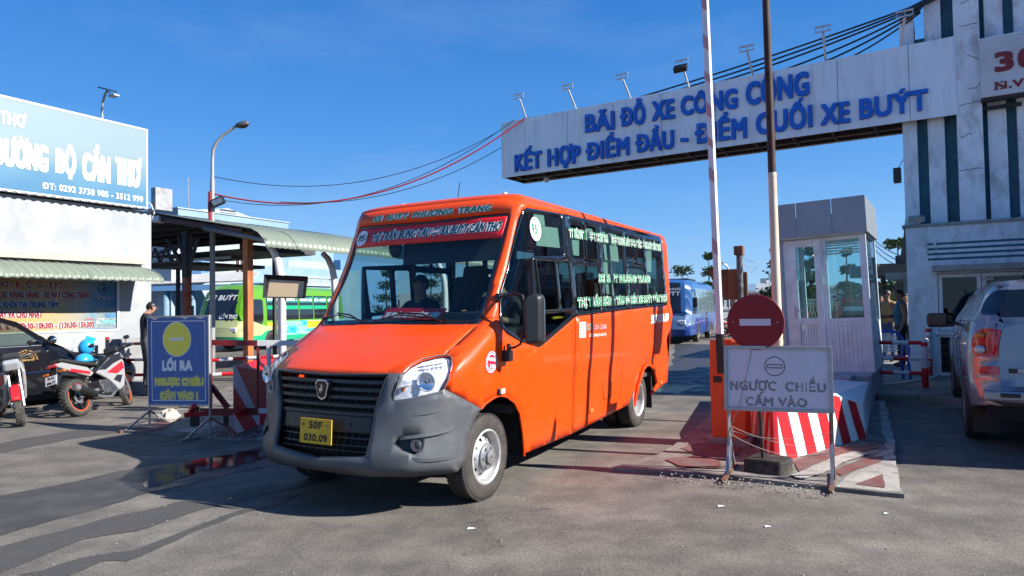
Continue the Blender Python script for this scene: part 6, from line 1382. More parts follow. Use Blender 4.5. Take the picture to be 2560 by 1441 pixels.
def bwin(parent, x, y0, y1, z0, z1, nx, nz, m_):
    w = thing('window', None, None); w.parent = parent
    mb = MB(); mb.bx(x-.05, x+.01, y0, y1, z0, z1); mb.build('pane', m_, w)
    mb = MB()
    for i in range(nx+1): y = y0+(y1-y0)*i/nx; mb.bx(x, x+.04, y-.03, y+.03, z0, z1)
    for i in range(nz+1): z = z0+(z1-z0)*i/nz; mb.bx(x+.001, x+.045, y0, y1, z-.03, z+.03)
    mb.build('frame', upvc, w); return w
bwin(bA, .01, v0.y, v1.y, v0.z, v1.z, 4, 3, brown_win)
# gable behind
H2 = Fr(tuple(dp(640, 780, 46.0)[:2])+(0,), 28.4)
gb = thing('gable_building', 'white gabled building with a small vent rising behind the station hall', 'building', H2.w(0, 0, 0), H2.a)
pk = [H2.onx(px, py, 0) for px, py in ((465, 530), (570, 521), (660, 556))]
mb = MB(); mb.prism([(pk[0].y-8, 0), (pk[2].y, 0), (pk[2].y, pk[2].z), (pk[1].y, pk[1].z), (pk[0].y-8, pk[0].z-1.2)], lambda y, z: Vector((0, y, z)), lambda y, z: Vector((-9, y, z))); mb.build('wall', wh_w, gb)
vv = H2.onx(570, 538, 0.02)
for k in range(4): mb = MB(); mb.bx(.0, .03, vv.y-.6, vv.y+.6, vv.z+.25-.2*k, vv.z+.33-.2*k); mb.build('vent_slat', brown_win, gb)
# right wing
H3 = Fr(tuple(dp(835, 780, 45.0)[:2])+(0,), 28.4)
wing = thing('pale_blue_wing', 'pale blue lower wing with brown windows between the canopy and the orange minibus', 'building', H3.w(0, 0, 0), H3.a)
a0 = H3.onx(664, 640, 0); a1 = H3.onx(834, 640, 0); zt3 = H3.onx(750, 622, 0).z
mb = MB(); mb.bx(-8, 0, a0.y, a1.y, 0, zt3); mb.build('wall', lb_w, wing); mb = MB(); w0 = H3.onx(720, 640, 0); w1 = H3.onx(790, 660, 0); mb.bx(.0, .02, w0.y, a1.y-.3, H3.onx(750, 705, 0).z, H3.onx(750, 652, 0).z); mb.build('white_panel', wh_w, wing)
v0, v1 = H3.onx(671, 667, 0), H3.onx(698, 640, 0); bwin(wing, .01, v0.y, v1.y, v0.z, v1.z, 3, 1, brown_win)
mb = MB(); mb.bx(-8, .6, a1.y+.0, a1.y+6, 0, H3.onx(834, 640, 0).z-.3); mb.build('end_wall', lb_b, wing)
H4 = Fr(tuple(dp(730, 780, 38.0)[:2])+(0,), 28.4)
low = thing('blue_forecourt_wall', 'low sky blue forecourt block with a balustrade band in front of the pale wing', 'building', H4.w(0, 0, 0), H4.a)
b0_ = H4.onx(626, 690, 0); b1_ = H4.onx(900, 710, 0); zt4 = H4.onx(626, 662, 0).z
mb = MB(); mb.bx(-1.2, 0, b0_.y, b1_.y, 0, zt4-.0); mb.build('wall', lb_w, low)
bal0, bal1 = H4.onx(770, 710, .0), H4.onx(818, 698, 0)
for k in range(12): mb = MB(); y = bal0.y+(bal1.y-bal0.y)*k/11; mb.bx(.002, .08, y-.06, y+.06, bal0.z, bal1.z); mb.build('baluster', wh_w, low)
mb = MB(); mb.bx(0, .12, bal0.y-.2, bal1.y+.3, bal0.z-.12, bal0.z); mb.bx(0, .12, bal0.y-.2, bal1.y+.3, bal1.z, bal1.z+.1); mb.build('balustrade_rail', wh_w, low)
# blue front block with air conditioner and columns
H5 = Fr(tuple(dp(500, 780, 26.0)[:2])+(0,), -62)
fb = thing('blue_front_block', 'sky blue building with a grey eave, round columns and dark windows behind the waiting man', 'building', H5.w(0, 0, 0), H5.a)
g5 = lambda px, py, y=0: H5.ony(px, py, y)
q_ = g5(376, 700); q2 = g5(503, 700); 
H5b = Fr(tuple(dp(440, 780, 33.0)[:2])+(0,), 0)
fb.location = H5b.w(0, 0, 0); fb.rotation_euler = (0, 0, 0); g6 = lambda px, py, y=0: H5b.ony(px, py, y)
xl, xr = g6(330, 700).x, g6(503, 700).x
mb = MB(); mb.bx(xl, xr, 0, 3, g6(440, 705).z, g6(440, 640).z); mb.build('upper_wall', lb_b, fb); mb = MB(); mb.bx(xl, g6(625, 800).x, 2.0, 3, 0, g6(440, 706).z); mb.build('lower_wall', lb_b, fb)
mb = MB(); 
e0, e1, e2 = g6(330, 712, -1.2), g6(625, 691, -1.2), g6(625, 686, 0)
mb.add([(e0.x, -1.2, e0.z), (e1.x, -1.2, e0.z+.12), (e1.x, .1, e0.z+.6), (e0.x, .1, e0.z+.5)], [(0, 1, 2, 3)]); mb.build('eave', mat('eave_grey', (.42, .41, .39), .7, var=.15), fb, solid=.06)
mb = MB(); mb.bx(e0.x, e1.x, -1.15, -1.0, e0.z-.32, e0.z-.05); mb.build('fascia', lb_b, fb)
for px in (415, 350, 480): v = g6(px, 760, -.9); mb = MB(); mb.cyl((v.x, -.9, 0), (v.x, -.9, e0.z-.3), .16, n=16); mb.build('column', lb_w, fb, True)
for px0, px1 in ((385, 405), (426, 450), (455, 490)):
    v0, v1 = g6(px0, 800, 1.98), g6(px1, 755, 1.98); mb = MB(); mb.bx(v0.x, v1.x, 1.94, 1.99, v0.z, v1.z); mb.build('window', brown_win, fb)
ac = thing('air_conditioner', 'white air conditioner unit on the sky blue wall below the dark canopy', 'air conditioner', H5b.w(*g6(437, 672, -.02)))
mb = MB(); mb.bx(-.36, .30, -.3, 0, -.24, .24); mb.build('casing', mat('ac_white', (.55, .55, .53), .5), ac, bev=.02); mb = MB(); mb.lathe([(.17, 0), (.15, .01), (.0, .01)], (-.1, -.31, 0), 'Y', 16); mb.build('fan_grille', grim, ac)
# ================================================================== HOODED SCREEN ON THE WHITE COLUMN
hs_ = thing('hooded_screen', 'blank beige screen in a black hood on a pole before the green bus', 'screen', (0, 0, 0))
Ys = 10.2; f = lambda px, py, Y=Ys: dp(px, py, Y)
mb = MB(); fr = [f(657, 744), f(762, 746), f(769, 692), f(660, 687)]; bk = [f(659, 742, Ys-.32)+Vector((0, 0, 0)) for _ in range(1)]
inn_ = [f(668, 742, Ys+.05), f(757, 743, Ys+.05), f(761, 704, Ys+.05), f(674, 699, Ys+.05)]
mb.add(fr+inn_, [(0, 1, 5, 4), (1, 2, 6, 5), (2, 3, 7, 6), (3, 0, 4, 7)]); mb.build('hood', black_plastic, hs_, solid=-.012)
mb = MB(); mb.add(inn_, [(0, 1, 2, 3)]); mb.build('screen_face', mat('beige_screen', (.66, .50, .30), .5, var=.05), hs_)
c_ = f(713, 715, Ys+.2); mb = MB(); mb.bx(c_.x-.2, c_.x+.2, Ys+.2, Ys+.32, c_.z-.15, c_.z+.12); mb.build('back_box', black_plastic, hs_)
pc = f(706, 800, Ys+.26); mb = MB(); mb.cyl((pc.x, Ys+.26, 0), (pc.x, Ys+.26, c_.z-.1), .055, n=14); mb.build('pole', cw, hs_, True)
# ================================================================== BLUE EXIT BOARD
e_bl = mat('exit_board_blue', (.012, .12, .40), .55, var=.08, vscale=3, dirt=(.05, .16, .36), dscale=2, damt=.4); e_y = mat('exit_yellow', (.88, .76, .08), .45); e_w = mat('exit_white', (.75, .77, .8), .45); e_f = mat('exit_frame', (.42, .43, .44), .45, .5, var=.1, vscale=8)
La = gp(377, 1072); Lb2 = gp(523, 1092); 
xs_b = thing('exit_board', 'blue exit board with a yellow disc and lettering on a thin folding stand', 'sign board', La)
Dx = (Lb2-La).normalized(); Nx = Vector((Dx.y, -Dx.x, 0))
def one(px, py): d = ray(px, py); t = (La-CAMP).dot(Nx)/d.dot(Nx); return CAMP+d*t
c00, c10, c11, c01 = one(374, 1013), one(525, 1014), one(523, 790), one(371, 793)
def bx2(s, t, o=0): return (c00*(1-s)+c10*s)*(1-t)+(c01*(1-s)+c11*s)*t+Nx*o
mb = MB(); mb.add([bx2(0, 0, -.01), bx2(1, 0, -.01), bx2(1, 1, -.01), bx2(0, 1, -.01), bx2(0, 0, .006), bx2(1, 0, .006), bx2(1, 1, .006), bx2(0, 1, .006)], [(0, 3, 2, 1), (4, 5, 6, 7), (0, 1, 5, 4), (1, 2, 6, 5), (2, 3, 7, 6), (3, 0, 4, 7)]); mb.build('panel', e_bl, xs_b, world=True)
for a, b in (((-.01, 0), (1.01, 0)), ((-.01, 1), (1.01, 1)), ((0, 0), (0, 1)), ((1, 0), (1, 1))): mb = MB(); mb.bar(bx2(*a), bx2(*b), .022, .03, Nx); mb.build('frame_bar', e_f, xs_b, world=True)
Wd, Ht = (c10-c00).length, (c01-c00).length
mb = MB()
for s0, t0, s1, t1 in ((.06, .05, .94, .058), (.06, .942, .94, .95), (.055, .05, .065, .95), (.935, .05, .945, .95)):
    mb.add([bx2(s0, t0, .0075), bx2(s1, t0, .0075), bx2(s1, t1, .0075), bx2(s0, t1, .0075)], [(0, 1, 2, 3)])
mb.build('border_line', e_w, xs_b, world=True)
cx_, cy_ = one(445, 847), None; s_c = .49; t_c = .742; rx, ry = .225, .188
for sc_, m_, o_, nm in ((1.05, e_w, .0078, 'disc_edge'), (1, e_y, .0085, 'disc')):
    mb = MB(); mb.add([bx2(s_c+math.cos(2*math.pi*i/40)*rx*sc_, t_c+math.sin(2*math.pi*i/40)*ry*sc_, o_) for i in range(40)], [tuple(range(40))]); mb.build(nm, m_, xs_b, world=True)
mb = MB(); mb.add([bx2(.375, .727, .0095), bx2(.605, .733, .0095), bx2(.605, .763, .0095), bx2(.375, .757, .0095)], [(0, 1, 2, 3)]); mb.build('disc_bar', e_w, xs_b, world=True)
for s, m_, o2, s0, s1, t0, h, bo in (('LỐI RA', e_w, None, .24, .74, .385, .125, .05), ('NGƯỢC CHIỀU', e_y, 1, .10, .92, .215, .10, .055), ('CẤM VÀO !', e_y, 1, .19, .83, .06, .10, .055)):
    mb = MB(); text(mb, s, lambda x, y, d: bx2(s0+x/Wd, t0+y/Ht, .0085+d), (s1-s0)*Wd, h*Ht, bo*2.2 if o2 else .08, 0, 0); mb.build('lettering', m_, xs_b, world=True, recalc=False)
    if o2: mb = MB(); text(mb, s, lambda x, y, d: bx2(s0+x/Wd, t0+y/Ht, .0095+d), (s1-s0)*Wd, h*Ht, .012, 0, 0); mb.build('lettering_core', mat('exit_pale', (.42, .46, .30), .5), xs_b, world=True, recalc=False)
torn = mat('torn_film', (.6, .62, .64), .4); mb = MB()
for s0, s1 in ((.03, .22), (.55, .72), (.78, .98)): mb.add([bx2(s0, .99, .009), bx2(s1, .995, .009), bx2((s0+s1)/2, .965, .012)], [(0, 1, 2)])
mb.build('torn_film', torn, xs_b, world=True)
for q, s_ in ((La, 0.0), (Lb2, 1.0)):
    top = bx2(s_, 0, -.0); bt = Vector((top.x, top.y, 0.0))
    mb = MB(); mb.bar(bx2(s_, 1, -.012), bt+Vector((0, 0, .02)), .024); mb.build('leg', galv, xs_b, world=True)
    for sg in (1, -1): mb = MB(); mb.bar(bt+Vector((0, 0, .24)), bt+Nx*.33*sg+Vector((0, 0, .02)), .022); mb.build('brace', galv, xs_b, world=True)
    mb = MB(); mb.bar(bt+Nx*.40+Vector((0, 0, .014)), bt-Nx*.38+Vector((0, 0, .014)), .026); mb.build('foot', galv if s_ else rust, xs_b, world=True)
# lump of broken concrete
st = thing('concrete_lump', 'pale lump of broken concrete on the ground behind the leg of the blue exit board', 'rock', gp(422, 1058)); rnd = random.Random(5); mb = MB(); mb.sph((0, 0, .08), (.17, .13, .11), 9, 6)
mb.v = [(x+rnd.uniform(-.03, .03), y+rnd.uniform(-.03, .03), max(-.01, z+rnd.uniform(-.03, .03))) for x, y, z in mb.v]; mb.build('lump', mat('pale_concrete', (.42, .39, .34), .9, var=.2, bump=.4), st)
# ================================================================== LEFT ISLAND, CHAIN LINK GATE, STRIPED BLOCK, RAILS
slab('traffic_island', G2((300, 1082), (420, 1092), (500, 1098), (620, 1106), (680, 1104), (760, 1098), (800, 1050), (800, 960), (600, 965), (470, 1000), (430, 1045), (360, 1062)), -.02, .03, isl_m, .02, .12, seed=4)
for i, px in enumerate(([(325, 1078), (390, 1062), (440, 1058), (410, 1080), (360, 1088)], [(430, 1086), (520, 1062), (560, 1060), (500, 1092)], [(540, 1098), (600, 1070), (650, 1062), (640, 1102)])): patch('painted_patch', px, isl_red if i != 1 else isl_white, .036+.001*i, .02, seed=20+i)
mb = MB(); rnd = random.Random(31)
for i in range(120):
    p = gp(rnd.uniform(480, 700), rnd.uniform(1065, 1098), .03); r = rnd.uniform(.005, .02); mb.obx(p, (r, r*.4, 0), (-r*.3, r, 0), (0, 0, r*.5))
tag(mb.build('gravel', concrete), kind='stuff')
P0 = gp(583, 1096); P0.z = 0
sb2 = thing('striped_block', 'red and white striped concrete block behind the chain link gate', 'barrier block', P0)
Q1 = dp(648, 1000, 9.25); Q1.z = 0; Q0 = Vector((P0.x-.10, P0.y+1.3, 0)); 
z_a, z_b = dp(583, 914, P0.y).z, dp(648, 926, 9.25).z
DA = (Q1-P0); 
mb = MB(); pb = [P0, Q1, Q1+Vector((.3, 1.5, 0)), Q0]; hh = [z_a, z_b, z_b, z_a]; mb.add(pb+[p+Vector((0, 0, h)) for p, h in zip(pb, hh)], [(0, 1, 5, 4), (1, 2, 6, 5), (2, 3, 7, 6), (3, 0, 4, 7), (4, 5, 6, 7)]); mb.build('block', pl_red, sb2, world=True, bev=.01)
nf = DA.cross(Vector((0, 0, 1))).normalized(); nf = -nf if nf.dot(CAMP-P0) < 0 else nf
def fq_(s, t): return P0+DA*s+Vector((0, 0, (z_a*(1-s)+z_b*s)*t))+nf*.004
for poly in ([(0, 1), (.10, 1), (1, .17), (1, 0), (.98, 0), (.0, .72)], [(.45, 0), (.0, .35), (0, .12), (.2, 0)]):
    mb = MB(); mb.add([fq_(*q) for q in poly], [tuple(range(len(poly)))]); mb.build('stripe', pl_white, sb2, world=True, solid=.001)
# gate
GY = 8.85; gt = thing('chain_link_gate', 'low maroon gate panel filled with chain link mesh beside the blue exit board', 'gate', (0, 0, 0))
gr_ = mat('gate_maroon', (.22, .012, .016), .5, var=.2, vscale=5, dirt=(.1, .03, .02), dscale=4, damt=.6)
gP = lambda px, py, Y=GY: dp(px, py, Y)
for n_, a, b, w, h, m_ in (('top_rail', gP(522, 857), gP(645, 858), .05, .07, gr_), ('top_rail', gP(645, 858), gP(760, 858), .05, .07, pl_white), ('bottom_rail', gP(502, 1031), gP(648, 1029), .05, .09, gr_), ('bottom_rail', gP(648, 1027), gP(760, 1027), .05, .06, pl_white), ('upright', gP(645, 862), gP(646, 1020), .03, .03, gr_), ('upright', gP(527, 862), gP(527, 1020), .03, .03, gr_), ('brace', gP(528, 965), gP(570, 1020), .05, .06, gr_), ('upright', gP(672, 862), gP(672, 1020), .04, .05, pl_white)):
    mb = MB(); mb.bar(a, b, w, h); mb.build(n_, m_, gt)
mb = MB(); x0, x1 = gP(530, 900).x, gP(730, 900).x; zl_, zh_ = gP(600, 1019).z, gP(600, 862).z; cell = .055; cols = int((x1-x0)/cell)+1; rows = int((zh_-zl_)/(cell))
for i in range(cols):
    for sgx in (0, 1):
        pts = [Vector((x0+cell*(i+.5)+(cell*.5 if (j+sgx) % 2 else 0)*(1 if sgx == 0 else -1), GY+.002*((j % 2)*2-1), zl_+(zh_-zl_)*j/rows)) for j in range(rows+1)]
        if sgx == 0: mb.tube(pts, .0022, 3)
        else: mb.tube([Vector((p.x, p.y+.002, p.z)) for p in pts], .0022, 3)
tag(mb.build('chain_link_mesh', mat('rusty_wire', (.20, .10, .08), .6, .3), gt), kind='stuff')
# red timber step under the gate
rs = thing('red_trestle', 'small red trestle standing by the foot of the blue exit board', 'trestle', (0, 0, 0)); mb = MB(); mb.bar(gp(470, 1035, .32)+Vector((0, -.1, 0)), gp(523, 1030, .32)+Vector((0, -.1, 0)), .09, .05); mb.bar(gp(476, 1032, .34), gp(486, 1015, .45), .06, .05); mb.build('top_bar', pl_red, rs, bev=.004)
for px in (482, 492, 565): 
    p = gp(px, 1050, .12); mb = MB(); mb.bar(Vector((p.x, p.y, 0)), Vector((p.x, p.y, .32)), .05); mb.build('leg', dark_steel, rs)
def railset(name, label, pa_, pb_, zs, n, start, posts=()):
    t = thing(name, label, 'barrier rail', (0, 0, 0))
    for i, (za, zb_) in enumerate(zs):
        r_ = MB(); w_ = MB(); banded(r_, w_, Vector((pa_[0], pa_[1], za)), Vector((pb_[0], pb_[1], zb_)), .03, n, (start+i) % 2); o = r_.build('rail', red_g, t, True); w_.build('rail_band', wht_g, t, True)
    for p, zt in posts: mb = MB(); mb.cyl((p[0], p[1], 0), (p[0], p[1], zt), .035, n=10); mb.build('post', red_g, t, True)
pr1, pr2 = dp(528, 903, 10.6), dp(672, 890, 10.9); pr3, pr4 = dp(528, 940, 10.3), dp(655, 928, 10.6)
railset('striped_rail', 'red and white pipe rails running behind the chain link gate', (pr1.x-.3, 10.6), (pr2.x+.5, 10.9), [(pr1.z, pr2.z)], 8, 1, [((pr2.x-.02, 10.88), pr2.z)]); 
railset('striped_rail', 'lower red and white pipe rail seen through the chain link gate', (pr3.x-.3, 10.3), (pr4.x+.3, 10.6), [(pr3.z, pr4.z)], 6, 0)
ma, mb_ = dp(268, 862, 13.4), dp(372, 856, 12.6)
railset('striped_rail', 'three red and white rails in front of the waiting man beside the motorbike', (ma.x, 13.4), (mb_.x+1.2, 12.5), [(ma.z, mb_.z), (ma.z-.31, mb_.z-.31), (ma.z-.60, mb_.z-.60)], 7, 0, [((ma.x, 13.4), 1.12), ((mb_.x+.1, 12.58), 1.0)])
# grey kerb steps by the man
stp = mat('grey_step', (.25, .25, .25), .85, var=.2); slab('kerb_step', [tuple(v[:2]) for v in (gp(322, 985), gp(372, 990), gp(470, 985), gp(470, 950), gp(350, 950), gp(318, 968))], -.02, .13, stp)
slab('kerb_step', [tuple(v[:2]) for v in (dp(325, 960, 13.2), dp(440, 960, 12.8), dp(440, 900, 16), dp(340, 900, 17))], -.02, .26, stp)
lw = thing('grey_counter_wall', 'low grey wall at the foot of the white office corner', 'wall', LB.w(0, 0, 0), LB.a)
v0 = LB.onx(268, 900, .55); mb = MB(); mb.bx(.5, .62, v0.y, .6, 0, LB.onx(300, 848, .6).z); mb.build('wall', stp, lw)
# ================================================================== GENERIC VEHICLE SHELL
def seg_dist(p, a, b):
    ax, ay = a; bx_, by = b; dx, dy = bx_-ax, by-ay; t = max(0, min(1, ((p[0]-ax)*dx+(p[1]-ay)*dy)/max(dx*dx+dy*dy, 1e-9))); return math.hypot(p[0]-ax-dx*t, p[1]-ay-dy*t)
def shell(parent, out, W, rf, zb, regs, bodym, strips=(), step=.13, bulge=.05, top_m=None, cut=(), bodyname='body'):
    """side silhouette `out` in (y, z); half width W(z); edge rounding rf(y, z); regs: (name, polygon, material, offset); strips: (name, test, material, half width) for the skin that runs across"""
    edges = [(out[i], out[(i+1) % len(out)]) for i in range(len(out)) if not (out[i][1] <= zb and out[(i+1) % len(out)][1] <= zb)]
    def X(y, z):
        r = rf(y, z); d = min(seg_dist((y, z), a, b) for a, b in edges); d = min(d, r); return W(z)-(r-math.sqrt(max(0, r*r-(r-d)**2)))
    v, t = cdt([out]+[r[1] for r in regs]+list(cut), step, step*.7); b_ = {}
    for f in t:
        c = (sum(v[i][0] for i in f)/3, sum(v[i][1] for i in f)/3)
        if not inside(c, out) or any(inside(c, q) for q in cut): continue
        for k, r in enumerate(regs):
            if inside(c, r[1]): b_.setdefault(k, []).append(f); break
        else: b_.setdefault(-1, []).append(f)
    xs = {}
    res = {}
    for k, fs in b_.items():
        for s_ in (1, -1):
            idx = {}; vs = []
            off_ = 0 if k < 0 else regs[k][3]
            for f in fs:
                for i in f:
                    if i not in idx:
                        if i not in xs: xs[i] = X(*v[i])
                        idx[i] = len(vs); vs.append((s_*(xs[i]+off_), v[i][0], v[i][1]))
            mb = MB(); mb.add(vs, [tuple(idx[i] for i in f) for f in fs]); nm, mm = (bodyname, bodym) if k < 0 else (regs[k][0], regs[k][2])
            o = mb.build(nm, mm, parent, True, ang=40, recalc=False)
            # outward normals
            me = o.data; cnt = sum(1 for p in me.polygons if p.normal.x*s_ < 0)
            if cnt > len(me.polygons)/2: me.flip_normals()
            res.setdefault(nm, []).append(o)
    dn = []
    for a, b in edges:
        n = max(1, int(math.dist(a, b)/step+.999)); dn.append([(a[0]+(b[0]-a[0])*i/n, a[1]+(b[1]-a[1])*i/n) for i in range(n+1)])
    groups = {}
    cy = sum(p[0] for p in out)/len(out); cz = sum(p[1] for p in out)/len(out)
    for seg in dn:
        for p, q in zip(seg, seg[1:]):
            mid = ((p[0]+q[0])/2, (p[1]+q[1])/2); n = Vector((q[1]-p[1], -(q[0]-p[0]))).normalized()
            if n.dot(Vector((mid[0]-cy, mid[1]-cz))) < 0: n = -n
            wp, wq = X(*p), X(*q); cols = [-1, -.8, -.6, -.4, -.2, 0, .2, .4, .6, .8, 1]
            P_ = lambda c, y, z, w: (c*w, y+n.x*bulge*(1-c*c), z+n.y*bulge*(1-c*c)*.5)
            for c0, c1 in zip(cols, cols[1:]):
                nm, mm = bodyname+'_skin', top_m or bodym
                for s in strips:
                    if s[1](*mid) and max(abs(c0), abs(c1)) <= s[3]: nm, mm = s[0], s[2]; break
                g_ = groups.setdefault(nm, [MB(), mm]); g_[0].add([P_(c0, *p, wp), P_(c1, *p, wp), P_(c1, *q, wq), P_(c0, *q, wq)], [(0, 1, 2, 3)])
    for nm, (mb, mm) in groups.items(): res.setdefault(nm, []).append(mb.build(nm, mm, parent, True, ang=40))
    return X, res
def simple_wheel(parent, c, R, rim, w, sgn, spokes=5, rimm=None, tyrem=None, axis_local=True):
    c = Vector(c); wh = bpy.data.objects.new('wheel', None); COL.objects.link(wh); wh.parent = parent
    mb = MB(); h = w/2; mb.lathe([(rim, h*.9), (rim+.02, h), ((R+rim)/2+.01, h*1.02), (R-.015, h*.88), (R, h*.6), (R, -h*.6), (R-.015, -h*.88), ((R+rim)/2, -h), (rim, -h*.9)], c, 'X', 36); mb.build('tyre', tyrem or rubber, wh, True)
    mb = MB(); mb.lathe([(rim, h*.9*sgn), (rim-.015, h*.85*sgn), (rim-.02, h*.2*sgn)], c, 'X', 30); mb.cyl(c+Vector((sgn*h*.1, 0, 0)), c+Vector((sgn*h*.55, 0, 0)), rim*.28, rim*.2, 14)
    for k in range(spokes):
        a = 2*math.pi*k/spokes; u = Vector((0, math.cos(a), math.sin(a))); q = Vector((0, -math.sin(a), math.cos(a))); mb.obx(c+u*rim*.6+Vector((sgn*h*.45, 0, 0)), u*rim*.4, q*rim*.09, (sgn*h*.12, 0, 0))
    mb.build('rim', rimm or wheel_m, wh, True); mb = MB(); mb.lathe([(rim*.95, 0), (.01, 0)], c, 'X', 20); mb.build('rim_back', black_hole, wh); return wh
def arch(cy, r, zb, n=14): return [(cy-r, zb)]+[(cy-r*math.cos(math.pi*i/n), .33+r*math.sin(math.pi*i/n)) for i in range(n+1)]+[(cy+r, zb)]
def well(parent, y, r, W, top=.75):
    mb = MB(); mb.bx(-W+.04, W-.04, y-r-.02, y+r+.02, .25, top); mb.build('wheel_well', black_hole, parent)
# ================================================================== SILVER PICKUP
PK0 = gp(2421, 1092); PK = Fr((PK0.x, PK0.y, 0), 30.8); pkO = PK.w(.88, 0, 0)
pk = thing('silver_pickup', 'silver pickup truck with a closed canopy and red tail lamps waiting at the right', 'pickup truck', pkO, PK.a)
silver = mat('silver_paint', (.21, .225, .255), .25, .5, coat=.8, var=.04, vscale=2, dirt=(.2, .19, .18), dscale=3, damt=.2)
dglass = mat('dark_car_glass', (.012, .014, .018), .06, coat=.6); lampr = mat('tail_lamp_red', (.42, .008, .012), .12, coat=.8)
pw_ = pl_interp([(.3, .86), (.6, .90), (1.0, .91), (1.30, .86), (1.45, .78), (1.80, .64)])
pout = [(-1.02, .50), (-1.12, .55), (-1.13, .66), (-1.06, .70), (-1.03, .95), (-1.0, 1.32), (-.96, 1.38), (-.78, 1.66), (-.66, 1.735), (-.4, 1.765), (1.4, 1.80), (2.1, 1.73), (2.95, 1.24), (3.7, 1.12), (4.05, .98), (4.15, .70), (4.1, .40), (3.5, .38), (-.6, .42)]
prr = lambda y, z: .26 if z < 1.34 and y < -.2 else (.16 if z > 1.4 else .2)
win1 = rounded([(.55, 1.36), (1.05, 1.64), (1.28, 1.66), (1.28, 1.34)], .04); win2 = rounded([(1.36, 1.34), (1.36, 1.66), (1.9, 1.62), (2.55, 1.28)], .04); winq = rounded([(-.55, 1.42), (-.42, 1.62), (.85, 1.66), (.45, 1.38)], .06)
lampq = rounded([(-1.06, .985), (-1.03, 1.235), (-.99, 1.27), (-.93, 1.265), (-.885, 1.16), (-.90, 1.06), (-.96, .985)], .02)
reflq = rounded([(-1.12, .80), (-1.08, .89), (-.99, .89), (-.98, .81)], .02)
rwin = rounded([(-1.05, 1.40), (-.80, 1.67), (-.72, 1.66), (-.72, 1.52), (-.86, 1.41)], .03)
X_, pres = shell(pk, pout, pw_, prr, .5, [('tail_lamp', lampq, lampr, .006), ('reflector', reflq, lampr, .003), ('rear_window', rwin, dglass, .002), ('window', win1, dglass, .002), ('window', win2, dglass, .002), ('window', winq, dglass, .002)], silver,
    [('rear_window', lambda y, z: y < -.7 and 1.40 < z < 1.67, dglass, 1.1), ('windscreen', lambda y, z: y > 2.15 and z > 1.27, dglass, .85), ('tailgate', lambda y, z: y < -.9 and .95 < z < 1.33, silver, .9)], step=.09, cut=(arch(0, .43, .2), arch(3.0, .43, .2)), bulge=.03)
well(pk, 0, .43, .86); well(pk, 3.0, .43, .86)
for sx in (.80, -.80):
    s_ = 1 if sx > 0 else -1
    simple_wheel(pk, (sx, 0, .36), .36, .23, .24, s_, 6, mat('truck_rim', (.34, .34, .35), .35, .6)); simple_wheel(pk, (sx, 3.0, .36), .36, .23, .24, s_, 6)
    c = Vector((s_*X_(-.95, 1.06)-s_*.02, -.985, 1.055)); 
    mb = MB(); mb.sph(c, (.05, .03, .045), 14, 8); mb.build('reverse_lamp', mat('reverse_clear', (.45, .45, .48), .08, .3), pk, True)
    mb = MB(); mb.sph((s_*(X_(-.93, 1.2)-.01), -.97, 1.20), (.05, .03, .03), 12, 6); mb.build('amber_lamp', mat('amber_lamp', (.55, .16, .03), .15), pk, True)
    # mirror
    mb = MB(); mb.obx((s_*1.10, 2.05, 1.29), (.13, 0, 0), (0, .055, 0), (0, 0, .10)); mm = mb.build('mirror', black_plastic, pk, bev=.04); mb = MB(); mb.obx((s_*1.10, 1.992, 1.29), (.105, 0, 0), (0, .003, 0), (0, 0, .075)); mb.build('mirror_glass', mat('mirror_dark', (.02, .022, .025), .05), mm, bev=.002); mb = MB(); mb.bar((s_*.86, 2.1, 1.24), (s_*1.02, 2.06, 1.26), .05); mb.build('mirror_arm', black_plastic, mm)
    for y in (.95, 1.75):
        mb = MB(); mb.sph((s_*(pw_(1.1)+.012), y, 1.10), (.02, .09, .022), 10, 6); mb.build('door_handle', chrome, pk, True)
    mb = MB()
    for path in ([(.50, .45), (.52, 1.3)], [(1.32, .42), (1.32, 1.32)], [(2.35, .42), (2.45, 1.25)], [(-.80, 1.345), (2.6, 1.27)]):
        q = densify(path, .1)[:int(math.dist(*path)/.1+.999)+1]; mb.tube([(s_*(pw_(z)+.0), y, z) for y, z in q], .004, 4)
    mb.build('door_gap', black_hole, pk)
mb = MB(); mb.tube([(-.66, -1.005, .72), (-.66, -1.01, 1.0), (-.66, -.99, 1.33)], .004, 4); mb.tube([(.66, -1.005, .72), (.66, -1.01, 1.0), (.66, -.99, 1.33)], .004, 4); mb.build('tailgate_gap', black_hole, pk)
mb = MB(); mb.bx(-.80, .80, -1.17, -1.0, .56, .66); mb.build('bumper_step', mat('bumper_silver', (.30, .31, .33), .3, .6), pk, bev=.02)
mb = MB(); mb.bx(-.66, -.50, -1.19, -1.165, .60, .64); mb.build('bumper_slot', black_plastic, pk, bev=.005); mb = MB(); mb.bx(.50, .66, -1.19, -1.165, .60, .64); mb.build('bumper_slot', black_plastic, pk, bev=.005)
mb = MB(); mb.obx((-.545, -1.085, .855), (.035, 0, 0), (0, .004, 0), (0, 0, .022)); mb.build('badge', black_plastic, pk); mb = MB(); mb.obx((-.42, -1.085, .855), (.085, 0, 0), (0, .003, 0), (0, 0, .016)); mb.build('tailgate_plate', mat('plate_cream', (.42, .40, .34), .4), pk)
mb = MB(); text(mb, 'TRITON', lambda x, y, d: Vector((-.575+x, -1.082-d, .795+y)), .24, .026, .04); mb.build('lettering', steel, pk)
mb = MB(); mb.bx(-.75, .75, -1.0, 3.9, .34, .5); mb.build('underbody', black_hole, pk); mb = MB(); mb.bx(-.86, -.62, -.50, -.47, .14, .5); mb.build('mud_flap', rubber, pk); mb = MB(); mb.bx(.62, .86, -.50, -.47, .14, .5); mb.build('mud_flap', rubber, pk)
